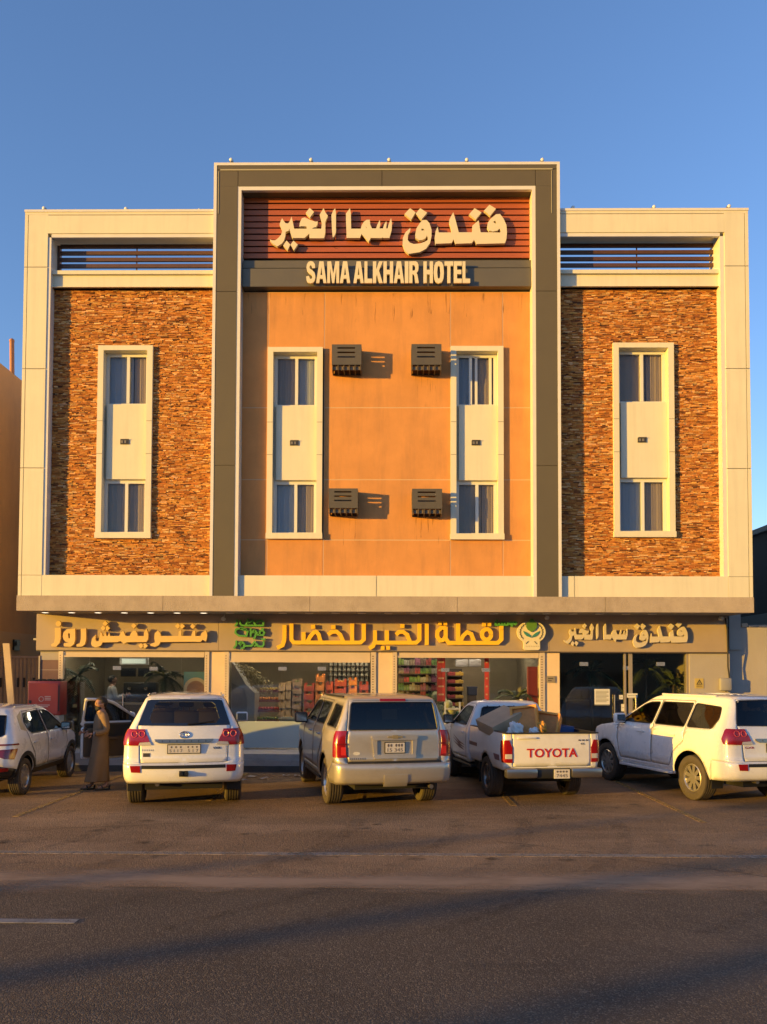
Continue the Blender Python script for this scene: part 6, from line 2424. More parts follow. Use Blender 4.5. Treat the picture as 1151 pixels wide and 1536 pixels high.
# red hose cabinet
yr_ = 19.35
(xa, z1), (xb, z0) = P(42, 1021.5, yr_), P(90, 1073, yr_)
t = thing('hose_cabinet', 'red steel fire hose cabinet with white marks on posts beside the left shop', 'cabinet', ((xa + xb) / 2, yr_, 0))
REDC = M('red_cabinet', (.42, .045, .03), .4, var=.08, vscale=2)
m = MB()
rbox(m, xa, xb, yr_, yr_ + .42, z0, z1, .012)
part('case', m, REDC, t, 40)
m = MB()
m.box(xa + .03, xb - .05, yr_ - .012, yr_ - .001, z0 + .03, z1 - .05)
dd = part('door', m, M('red_cabinet_door', (.48, .055, .035), .4, var=.08, vscale=2), t, bevel=.004)
part('lock', MB().box(xa + .04, xa + .10, yr_ - .022, yr_ - .013, z0 + .28, z0 + .35), TRIMB, dd)
m = MB()
xc_, zc_ = xa + .38, z0 + .38
m.add(*(lambda q: (q.v, q.f))(MB().tube([(xc_ - .05 + .055 * math.cos(a), yr_ - .014, zc_ + .055 * math.sin(a)) for a in np.linspace(0, 2 * math.pi, 17)[:-1]], .007, 5, True)))
for k, w_ in ((.06, .14), (.02, .14), (-.02, .14), (-.14, .30), (-.18, .26)):
    m.box(xc_ + (.03 if w_ == .14 else -.15), xc_ + (.03 if w_ == .14 else -.15) + w_, yr_ - .015, yr_ - .0125, zc_ + k - .008, zc_ + k + .008)
part('marking', m, M('cabinet_white', (.62, .50, .44), .6), dd)
part('hinge', MB().box(xb - .035, xb - .02, yr_ - .02, yr_ - .0005, z0 + .1, z1 - .1), TRIMB, t)
for x in (xa + .08, xb - .10):
    part('post', MB().box(x - .04, x + .06, yr_ + .05, yr_ + .35, PLINTH, z0 - .001), M('cream_post', (.66, .58, .46), .6), t)
m = MB()
for i in range(6):
    rbox(m, xa + .1 + i * .11, xa + .2 + i * .11, yr_ + .05, yr_ + .3, z1 + .002, z1 + .03 + .02 * (i % 2), .01, 1)
part('clutter', m, TRIMB, t, 40)

# water packs
WAT = glass('water_plastic', (.55, .72, .85), .8, ior=1.35)
WATB = M('water_blue', (.12, .26, .36), .25, spec=.6)
k_ = 0
for (px, z0, lab) in ((133, 0, 'bottom left'), (146.5, 0, 'bottom right'), (132.5, .36, 'middle left'), (146, .36, 'middle right'), (133.5, .72, 'top left'), (147, .72, 'top right')):
    x = P(px, 1100, 19.75)[0]
    t = thing('water_pack', 'blue water bottle pack, %s in the stack by the left shop door' % lab, 'water pack', (x, 19.75, PLINTH + z0), R(random.uniform(-3, 3)), 'water packs stacked by the door')
    m = MB()
    for i in range(3):
        for j in range(2):
            m.lathe([(.0, .032), (.01, .036), (.20, .036), (.27, .016), (.29, .016)], 8, (-.074 + i * .074, -.037 + j * .074, 0.01), 'Z')
    p0 = part('bottle', m, WATB, t, 40, local=True)
    m = MB()
    rbox(m, -.115, .115, -.078, .078, .002, .34, .03)
    part('film', m, WAT, t, 40, local=True)

# ================================================================= SHOP INTERIORS
def label_pos(i, n):
    return ['leftmost', 'second from left', 'third from left', 'fourth from left', 'fifth from left', 'sixth from left', 'seventh from left', 'eighth from left', 'ninth from left'][i]


# left shop: counter, screens, poster, shelf
def Q(px, py, Y):
    return P(px, py, Y)


yy = 22.4
(xa, _), (xb, _) = Q(160, 1100, yy), Q(262, 1100, yy)
t = thing('cafe_counter', 'dark cafe counter with machines inside the left shop', 'counter', ((xa + xb) / 2, yy, PLINTH))
part('base', MB().box(xa, xb, yy, yy + .6, PLINTH + .001, 1.38), M('counter_dark', (.10, .075, .055), .4), t)
part('worktop', MB().box(xa - .04, xb + .04, yy - .04, yy + .64, 1.381, 1.43), M('counter_top', (.42, .36, .28), .3), t)
t = thing('coffee_machine', 'dark espresso machine on the cafe counter', 'machine', (Q(205, 1060, yy)[0], yy + .3, 1.431))
m = MB()
rbox(m, -.45, .45, -.22, .25, .01, .20, .03)
rbox(m, -.45, .45, -.05, .25, .21, .55, .03)
part('case', m, M('machine_black', (.04, .04, .04), .3, metal=.4), t, 40, local=True)
m = MB()
for x in (-.25, .2):
    m.tube([(x, -.12, .40), (x, -.26, .38)], .022, 8)
    m.tube([(x, -.12, .42), (x, -.12, .34)], .05, 10)
part('group_head', m, CHROME, t, 40, local=True)
for i, (pa, pb) in enumerate(((181, 204), (207, 229))):
    (xa, z1), (xb, z0) = Q(pa, 1002, 23.6), Q(pb, 1015, 23.6)
    t = thing('menu_screen', '%s dark menu screen on the back wall of the left shop' % ('left' if i == 0 else 'right'), 'screen', ((xa + xb) / 2, 23.6, z0), 0, 'menu screens')
    part('case', MB().box(xa, xb, 23.6, 23.66, z0, z1), TRIMB, t, bevel=.01)
    part('display', MB().box(xa + .03, xb - .03, 23.59, 23.598, z0 + .03, z1 - .03), M('screen_glass', (.03, .035, .05), .1), t)
(xa, z1), (xb, z0) = Q(180, 986.5, 22.2), Q(222, 997, 22.2)
t = thing('light_box', 'pale lit sign box hanging at the top of the left shop', 'sign', ((xa + xb) / 2, 22.2, z0))
part('case', MB().box(xa, xb, 22.2, 22.3, z0, z1), M('steel_case', (.5, .5, .48), .4), t)
part('face', MB().box(xa + .06, xb - .06, 22.19, 22.198, z0 + .03, z1 - .03), M('lit_panel', (.62, .68, .58), .5, emit=.25), t)
(xa, z1), (xb, z0) = Q(276, 1007.5, YG + .05), Q(308, 1042, YG + .05)
t = thing('poster', 'blue poster with a round pale ring on the glass of the left shop', 'poster', ((xa + xb) / 2, YG + .05, z0))
part('sheet', MB().box(xa, xb, YG + .05, YG + .056, z0, z1), M('poster_blue', (.13, .27, .36), .5), t)
cx_, cz_ = xa + .30, z0 + .12
m = MB()
m.prism([[(cx_ + .30 * math.cos(a), cz_ + .30 * math.sin(a)) for a in np.linspace(-.35, math.pi + .35, 24)]], YG + .044, YG + .0485)
part('disc', m, M('poster_cream', (.55, .45, .35), .5), t)
m = MB()
m.prism([[(cx_ + .22 * math.cos(a), cz_ + .22 * math.sin(a)) for a in np.linspace(-.3, math.pi + .3, 24)]], YG + .040, YG + .0435)
part('disc_core', m, M('poster_rose', (.32, .17, .13), .5), t)
yy = 20.9
(xa, _), (xb, _) = Q(100, 1060, yy), Q(117, 1060, yy)
t = thing('wire_shelf', 'grey shelf rack with goods at the left end of the left shop', 'shelf', ((xa + xb) / 2, yy, PLINTH))
for z in (.75, 1.1, 1.45, 1.8):
    part('shelf_board', MB().box(xa, xb, yy, yy + .4, z, z + .025), M('shelf_grey', (.38, .36, .33), .5), t)
for x in (xa, xb):
    part('upright', MB().box(x - .015, x + .015, yy - .01, yy + .41, PLINTH, 2.0), M('shelf_grey', (.38, .36, .33), .5), t)
m = MB()
rnd = random.Random(2)
for z in (.776, 1.126, 1.476):
    for k in range(3):
        x = xa + .02 + k * (xb - xa - .04) / 3
        rbox(m, x, x + .08, yy + .05, yy + .3, z, z + rnd.uniform(.12, .24), .01, 1)
part('goods', m, M('goods_mixed', (.30, .26, .20), .6, var=.4, vscale=9), t, 40)
t = thing('table_plant', 'small plant in a white pot on the rack of the left shop', 'plant', ((xa + xb) / 2 + .05, yy + .2, 1.826))
m = MB()
m.lathe([(0, .07), (.14, .10), (.15, .09)], 14, (0, 0, 0), 'Z')
part('pot', m, M('white_pot', (.6, .58, .54), .4), t, 40, local=True)
m = MB()
for i in range(60):
    a, e = rnd.uniform(0, 6.28), rnd.uniform(.2, 1.4)
    d = Vector((math.cos(a) * math.cos(e), math.sin(a) * math.cos(e), math.sin(e)))
    c = Vector((0, 0, .15)) + d * rnd.uniform(.05, .2)
    s_ = d.orthogonal().normalized() * .02
    m.quad(c - s_, c + d * .05 - s_ * .2, c + d * .09, c + s_)
part('leaves', m, M('leaf_green', (.05, .09, .025), .6), t, local=True, fix=False)

# vegetable shop: crates of fruit in columns behind the glass
CR_MATS = {'orange': M('orange_carton', (.72, .25, .06), .7, var=.12), 'brown': M('brown_carton', (.40, .26, .16), .8, var=.15), 'red': M('red_crate', (.50, .09, .05), .5, var=.1), 'pale': M('printed_carton', (.55, .36, .18), .7, var=.2, vscale=12)}
FR = {'o': M('orange_fruit', (.62, .22, .03), .5), 't': M('tomato_red', (.42, .05, .03), .4), 'g': M('green_fruit', (.13, .19, .04), .5), 'y': M('yellow_fruit', (.55, .38, .05), .5)}


def fruit_crate(x, y, z, w_, d_, h_, kind, fruit, label):
    t = thing('fruit_crate', label, 'crate', (x, y, z), R(random.uniform(-2, 2)), 'crates of fruit stacked behind the shop glass')
    m = MB()
    th = .015
    m.box(-w_ / 2, w_ / 2, -d_ / 2, d_ / 2, .003, .02)
    for s_ in (-1, 1):
        m.box(*sorted((s_ * w_ / 2, s_ * (w_ / 2 - th))), -d_ / 2, d_ / 2, .021, h_ - .02)
        m.box(-w_ / 2 + th + .001, w_ / 2 - th - .001, *sorted((s_ * d_ / 2, s_ * (d_ / 2 - th))), .021, h_ * .60)
        for q in (-1, 1):
            m.box(*sorted((s_ * (w_ / 2 - th - .001), s_ * (w_ / 2 - .06))), *sorted((q * (d_ / 2 - th - .001), q * (d_ / 2 - .05))), .022, h_ - .004)
    part('box', m, CR_MATS[kind], t, local=True)
    m = MB()
    rnd = random.Random(int(x * 991 + z * 77))
    r = w_ / 9
    for i in range(4):
        for j in range(2):
            m.ball((-w_ / 2 + .06 + (w_ - .12) * (i + .5) / 4, -d_ / 2 + .05 + j * r * 2.1, h_ * .55 + rnd.uniform(-.01, .02)), r, 8, 5)
    part('fruit', m, FR[fruit], t, True, local=True)
    return t


cols_ = [(418, 428, 1024, 1083, 'pale', 'y'), (428.5, 437, 1022, 1083, 'pale', 'o'), (438.5, 452.5, 1018, 1083, 'brown', 't'), (456, 471.5, 1024, 1079, 'red', 'o'), (473.5, 487, 1010, 1081, 'orange', 'o'),
         (489, 500, 1022, 1082, 'red', 't'), (502, 520, 1018, 1082, 'red', 'o'), (523, 536, 1016, 1082, 'orange', 't'), (539, 553, 1022, 1082, 'red', 't')]
yv = 21.3
for ci, (pa, pb, pt_, pb2, kind, fr) in enumerate(cols_):
    (xa, z1), (xb, _) = Q(pa, pt_, yv), Q(pb, pt_, yv)
    z0 = 1.12
    n = max(3, round((z1 - z0) / .21))
    h_ = (z1 - z0) / n
    for k in range(n):
        f2 = fr if (k + ci) % 3 else 'otgy'[(k + ci) % 4]
        fruit_crate((xa + xb) / 2, yv + .22, z0 + k * h_, xb - xa - .01, .42, h_, kind, f2, 'fruit crate %s of the %s crate stack' % (['at the bottom', 'second from the bottom', 'third from the bottom', 'fourth from the bottom', 'fifth from the bottom', 'sixth from the bottom'][k], label_pos(ci, 9)))
(xa, _), (xb, _) = Q(412, 1080, yv), Q(556, 1080, yv)
t = thing('display_bench', 'long pale display bench under the crate stacks in the vegetable shop', 'bench', ((xa + xb) / 2, yv, PLINTH))
part('bench_top', MB().box(xa, xb, yv - .05, yv + .5, 1.07, 1.118), M('bench_pale', (.55, .50, .38), .5), t)
part('bench_front', MB().box(xa + .03, xb - .03, yv, yv + .45, PLINTH + .001, 1.069), M('bench_front', (.45, .42, .32), .5), t)
# left of it: produce stands and grey cover
yy = 21.0
(xa, _), (xb, _) = Q(385, 1060, yy), Q(417, 1060, yy)
t = thing('produce_stand', 'stepped produce stand left of the crate stacks', 'stand', ((xa + xb) / 2, yy, PLINTH))
for i, z in enumerate((1.0, 1.25, 1.5, 1.75)):
    part('tray', MB().box(xa, xb, yy + i * .15, yy + .4 + i * .15, z, z + .06), M('tray_maroon', (.20, .06, .05), .5), t)
    m = MB()
    for k in range(7):
        m.ball((xa + .04 + (xb - xa - .08) * k / 6, yy + .10 + i * .15, z + .09), .045, 7, 5)
    part('produce', m, FR['gtoy'[i % 4]], t, True)
part('stand_frame', MB().box(xa + .02, xb - .02, yy + .05, yy + .9, PLINTH + .001, .999), M('stand_dark', (.10, .07, .05), .6), t)
(xa, _), (xb, _) = Q(348, 1060, 20.7), Q(383, 1060, 20.7)
t = thing('cooler_cabinet', 'grey slanted cooler cabinet at the left end of the vegetable shop', 'cooler', ((xa + xb) / 2, 20.7, PLINTH))
m = MB()
m.prism([[(xa, PLINTH + .001), (xb, PLINTH + .001), (xb, 1.75), (xb - .22, 1.95), (xa, 2.55)]], 20.6, 21.4)
part('case', m, M('cooler_grey', (.30, .28, .26), .5, var=.06), t)
m = MB()
m.prism([[(xa + .02, PLINTH + .3), (xa + .38, PLINTH + .3), (xa + .40, 1.6), (xa + .32, 1.85), (xa + .02, 2.0)]], 20.58, 20.598)
part('side_panel', m, M('cooler_dark', (.17, .17, .17), .4), t)
t = thing('hanging_plant', 'trailing pale dry vine hanging inside the vegetable shop window', 'plant', (Q(378, 1000, 20.6)[0], 20.6, Q(378, 992, 20.6)[1]))
rnd = random.Random(21)
ms, ml = MB(), MB()
for s_ in range(9):
    pts = []
    x, z = Q(352 + s_ * 3, 993 + s_, 20.6)
    for k in range(12):
        pts.append((x, 20.6 + rnd.uniform(-.05, .05), z))
        x += rnd.uniform(.03, .085)
        z -= rnd.uniform(.02, .09)
    ms.tube(pts, .006, 4)
    for p in pts:
        for _ in range(5):
            c = Vector(p) + Vector((rnd.uniform(-.06, .06), rnd.uniform(-.06, .06), rnd.uniform(-.06, .06)))
            d = Vector((rnd.uniform(-1, 1), rnd.uniform(-1, 1), rnd.uniform(-1, 1))).normalized() * .035
            e = d.orthogonal().normalized() * .014
            ml.quad(c - d, c + e, c + d, c - e)
part('stem', ms, M('dry_stem', (.22, .16, .09), .8), t)
part('leaves', ml, M('dry_leaf', (.34, .28, .13), .7), t, fix=False)
# back shelf of jars
yy = 23.4
(xa, z1), (xb, z0) = Q(492, 992, yy), Q(554, 1030, yy)
t = thing('jar_shelf', 'dark wall shelf crowded with small pale jars in the vegetable shop', 'shelf', ((xa + xb) / 2, yy, z0))
part('shelf_back', MB().box(xa, xb, yy + .35, yy + .4, z0, z1), M('shelf_back_dark', (.05, .04, .03), .7), t)
for i in range(5):
    z = z0 + (z1 - z0) * i / 5
    part('shelf_board', MB().box(xa, xb, yy, yy + .35, z, z + .02), M('shelf_brown', (.12, .08, .05), .6), t)
    m = MB()
    for k in range(9):
        m.lathe([(0, .05), (.10, .05), (.12, .035), (.13, .035)], 8, (xa + .08 + (xb - xa - .16) * k / 8, yy + .12, z + .021), 'Z')
    part('jar', m, M('jar_pale', (.42, .38, .28), .3, var=.5, vscale=6), t, 40)

# fruit shop three: open door, shelves of packets, melons, red banners
yy = 22.0
(xa, z1), (xb, z0) = Q(672, 1003, yy), Q(695, 1052, yy)
t = thing('packet_rack', 'tall rack of red and yellow packets inside the right vegetable shop', 'rack', ((xa + xb) / 2, yy, PLINTH))
part('rack_back', MB().box(xa, xb, yy + .3, yy + .34, PLINTH, z1), M('shelf_back_dark', (.05, .04, .03), .7), t)
n = 7
rnd = random.Random(4)
for i in range(n):
    z = z0 - .55 + (z1 - z0 + .55) * i / n
    part('shelf_board', MB().box(xa, xb, yy, yy + .3, z, z + .015), M('shelf_brown', (.12, .08, .05), .6), t)
    for nm, xo, mt in (('packet', 0, M('packet_red', (.32, .05, .045), .4, var=.3, vscale=20)), ('packet', .5, M('packet_yellow', (.55, .34, .05), .4, var=.3, vscale=20))):
        m = MB()
        for k in range(4):
            x = xa + (xb - xa) * (xo + .5 * (k + .5) / 4)
            rbox(m, x - .035, x + .035, yy + .03, yy + .1, z + .016, z + .10 + rnd.uniform(0, .03), .012, 1)
        part(nm, m, mt, t, 40)
(xa, z1), (xb, z0) = Q(597, 986, 21.2), Q(655, 1048, 21.2)
t = thing('goods_shelf', 'wide shelf with pink, green and brown boxes in the right vegetable shop', 'shelf', ((xa + xb) / 2, 21.2, PLINTH))
part('shelf_back', MB().box(xa, xb, 21.75, 21.8, PLINTH, z1), M('shelf_back_dark', (.05, .04, .03), .7), t)
pal = [(.30, .10, .16), (.12, .22, .05), (.28, .2, .13), (.35, .06, .05), (.38, .34, .26), (.16, .10, .07), (.20, .27, .06)]
for i in range(6):
    z = z0 - .25 + (z1 - z0 + .25) * i / 6
    part('shelf_board', MB().box(xa, xb, 21.2, 21.74, z, z + .02), M('shelf_brown', (.12, .08, .05), .6), t)
    for ci, c in enumerate(pal):
        m = MB()
        for k in range(2):
            x = xa + (xb - xa) * (((ci * 3 + i * 2) % 7 + .5 * k) / 7) + .02
            rbox(m, x, x + .065, 21.25, 21.5, z + .021, z + .021 + rnd.uniform(.12, .21), .008, 1)
        part('carton', m, M('carton_colour_%s' % 'abcdefg'[ci], c, .6, var=.2, vscale=8), t, 40)
for i, (pa, pb, yy_) in enumerate(((656, 668, 20.5), (727, 733.5, 20.6))):
    (xa, z1), (xb, z0) = Q(pa, 984, yy_), Q(pb, 1052, yy_)
    t = thing('red_banner', ('wide' if i == 0 else 'narrow') + ' red vertical banner %s the open doorway of the right vegetable shop' % ('left of' if i == 0 else 'right of'), 'banner', ((xa + xb) / 2, yy_, z0), 0, 'red banners')
    part('cloth', MB().box(xa, xb, yy_, yy_ + .01, z0, z1), M('banner_red', (.40, .035, .03), .6, var=.25, vscale=5), t)
    m = MB()
    for k in range(5):
        m.box(xa + .03, xb - .03, yy_ - .004, yy_ - .001, z0 + .15 + k * .2, z0 + .19 + k * .2)
    part('print', m, M('banner_print', (.5, .3, .2), .6), t)
(xa, z1), (xb, z0) = Q(793, 1000, 20.6), Q(807, 1056, 20.6)
t = thing('display_board', 'dark red board at the right end of the right vegetable shop window', 'board', ((xa + xb) / 2, 20.6, PLINTH))
part('board', MB().box(xa, xb, 20.6, 20.65, PLINTH + .001, z1), M('panel_red', (.25, .03, .03), .5), t)
part('edge_strip', MB().box(xa - .03, xa - .001, 20.59, 20.66, PLINTH + .001, z1), M('panel_edge', (.4, .1, .08), .5), t)
for i, (pa, pb) in enumerate(((684, 703), (703.8, 722))):
    (xa, z1), (xb, z0) = Q(pa, 989, 22.5), Q(pb, 1000, 22.5)
    t = thing('indoor_air_unit', '%s white split air unit above the open doorway' % ('left' if i == 0 else 'right'), 'air conditioner', ((xa + xb) / 2, 22.5, z0), 0, 'indoor air units')
    m = MB()
    rbox(m, xa, xb, 22.5, 22.75, z0, z1, .03)
    part('case', m, M('unit_white', (.62, .60, .58), .4), t, 40)
    part('vane', MB().box(xa + .03, xb - .03, 22.49, 22.499, z0 + .03, z0 + .05), M('unit_grey', (.35, .34, .33), .4), t)
(xa, _), (xb, _) = Q(668, 1090, 20.5), Q(690, 1090, 20.5)
t = thing('melon_stand', 'white framed stand holding melons behind the silver car', 'stand', ((xa + xb) / 2, 20.55, PLINTH))
for x in (xa, xb):
    part('upright', MB().box(x - .02, x + .02, 20.5, 20.54, PLINTH + .001, 1.55), M('frame_white', (.6, .58, .54), .4), t)
for z in (.75, 1.05, 1.35):
    part('tray', MB().box(xa + .021, xb - .021, 20.5, 20.95, z, z + .04), M('tray_pale', (.45, .42, .36), .5), t)
MEL = M('melon_skin', (.42, .42, .20), .6, var=.25, vscale=14)
for i, (px, py) in enumerate(((655, 1044), (660, 1063), (666, 1072), (672, 1057), (678, 1066), (671, 1077), (664, 1052))):
    x, z = Q(px, py, 20.75)
    t = thing('melon', 'pale green melon in the pile behind the silver car', 'melon', (x, 20.75 + .02 * i, z), 0, 'melons piled behind the silver car')
    m = MB()
    m.ball((0, 0, 0), .125, 16, 10, (1, 1, .95))
    part('skin', m, MEL, t, True, local=True)
    m = MB()
    m.tube([(0, 0, .115), (.01, -.01, .15)], .012, 5)
    part('stalk', m, M('stalk', (.15, .12, .05), .8), t, local=True)
for (pa, pb, pt_, pb2, yy_, mt, nm, lab, cat) in ((674, 697, 1068, 1078, 21.0, 'green_tub', 'green_crate', 'green plastic crate on the shop floor beside the melon stand', 'crate'), (676, 700, 1079, 1098, 20.9, 'red_tub', 'red_crate', 'red plastic crate below the green one beside the melon stand', 'crate'),
                                                 (697, 715, 1060, 1075, 23.0, 'orange_tub', 'orange_box', 'orange box on the floor at the back of the open doorway', 'box'), (702, 716, 1030, 1043, 23.6, 'blue_till', 'till', 'small dark blue till at the back of the open doorway', 'till')):
    (xa, z1), (xb, z0) = Q(pa, pt_, yy_), Q(pb, pb2, yy_)
    t = thing(nm, lab, cat, ((xa + xb) / 2, yy_, z0))
    col_ = {'green_tub': (.03, .10, .04), 'red_tub': (.26, .03, .03), 'orange_tub': (.5, .28, .1), 'blue_till': (.03, .04, .08)}[mt]
    m = MB()
    m.box(xa, xb, yy_, yy_ + .35, z0, z1)
    part('side', m, M(mt, col_, .5), t, bevel=.015)
    m = MB()
    m.box(xa - .01, xb + .01, yy_ - .01, yy_ + .36, z1 - .04, z1 + .005)
    part('rim', m, M(mt + '_rim', tuple(c * 1.4 for c in col_), .5), t, bevel=.005)
    z00 = PLINTH
    if z0 > PLINTH + .05:
        part('stand', MB().box(xa + .02, xb - .02, yy_ + .02, yy_ + .33, PLINTH + .001, z0 - .001), M('stand_dark', (.10, .07, .05), .6), t)

# lobby
yy = 23.2
(xa, _), (xb, _) = Q(850, 1080, yy), Q(930, 1080, yy)
t = thing('reception_desk', 'dark wooden reception desk inside the hotel entrance', 'desk', ((xa + xb) / 2, yy, PLINTH))
part('front', MB().box(xa, xb, yy, yy + .6, PLINTH + .001, 1.5), M('desk_wood', (.10, .06, .035), .4, var=.2, stretch=(1, 1, 6)), t)
part('desk_top', MB().box(xa - .05, xb + .05, yy - .05, yy + .65, 1.501, 1.55), M('desk_top', (.3, .24, .17), .2), t)

# scraps of paper on the lot
rnd = random.Random(17)
for i, (px, py, lab) in enumerate(((377, 1166, 'larger white paper scrap on the asphalt between the two middle cars'), (396, 1169, 'white paper scrap nearest the silver car'), (366, 1172, 'small white scrap right of the white off roader'), (430, 1165, 'tiny white scrap by the silver car front wheel'), (447, 1165, 'crumpled white scrap beside the silver car front tyre'))):
    x, y = G(px, py)
    m = MB()
    n = 7
    vs = [(x, y, .03)]
    for k in range(n):
        a = 2 * math.pi * k / n
        r = rnd.uniform(.05, .13) * (1.4 if i == 0 else 1)
        vs.append((x + r * math.cos(a), y + .7 * r * math.sin(a), rnd.uniform(.008, .05)))
    m.add(vs, [(0, 1 + k, 1 + (k + 1) % n) for k in range(n)])
    single('paper_scrap', m, M('litter', (.62, .58, .54), .8), lab, 'litter', 'scraps of paper on the lot')
# ================================================================= PEOPLE
SKIN = M('skin', (.46, .24, .15), .5, var=.05)
HAIR = M('black_hair', (.015, .012, .010), .6, bump=.5, bscale=120)


def skin_figure(name, chains, mat, parent, levels=2):
    """chains: list of lists of (pos, radius); the first joint of each chain is its root"""
    verts, edges, rad, roots = [], [], [], []
    ids = {}
    for ch in chains:
        prev = None
        for k, (p, r) in enumerate(ch):
            key = tuple(round(c, 4) for c in p)
            if key in ids:
                i = ids[key]
            else:
                i = len(verts)
                verts.append(p)
                rad.append(r if isinstance(r, tuple) else (r, r))
                ids[key] = i
                if prev is None:
                    roots.append(i)
            if prev is not None and prev != i:
                edges.append((prev, i))
            prev = i
    me = bpy.data.meshes.new(name)
    me.from_pydata(verts, edges, [])
    me.materials.append(mat)
    o = bpy.data.objects.new(name, me)
    COL.objects.link(o)
    o.parent = parent
    sk = o.modifiers.new('skin', 'SKIN')
    sk.use_smooth_shade = True
    sv = me.skin_vertices[0].data
    for i, r in enumerate(rad):
        sv[i].radius = r
        sv[i].use_root = i in roots
    sb = o.modifiers.new('sub', 'SUBSURF')
    sb.levels = levels
    sb.render_levels = levels
    WM[o.name] = Matrix()
    return o


def hand(base, d, up, s=1.0, curl=.5):
    """palm and five fingers from the wrist; d = pointing direction, up = back of the hand"""
    d, up = Vector(d).normalized(), Vector(up).normalized()
    sd = d.cross(up).normalized()
    b = Vector(base)
    ch = [[(tuple(b), .026), (tuple(b + d * .05 * s), (.042, .02)), (tuple(b + d * .085 * s), (.040, .018))]]
    for k, ln in enumerate((.065, .078, .072, .055)):
        o = b + d * .075 * s + sd * (-.030 + .020 * k)
        p1 = o + d * .03
        c1 = (d - up * curl).normalized()
        p2 = p1 + c1 * ln * .5
        c2 = (d * .5 - up * curl * 1.6).normalized()
        p3 = p2 + c2 * ln * .5
        ch.append([(tuple(o), .0095), (tuple(p1), .0095), (tuple(p2), .0088), (tuple(p3), .0072)])
    o = b + d * .03 - sd * .03
    t1 = o + (d * .6 - sd * .8).normalized() * .04
    t2 = t1 + (d * .9 - sd * .2 - up * .3).normalized() * .035
    ch.append([(tuple(o), .012), (tuple(t1), .0115), (tuple(t2), .009)])
    return ch


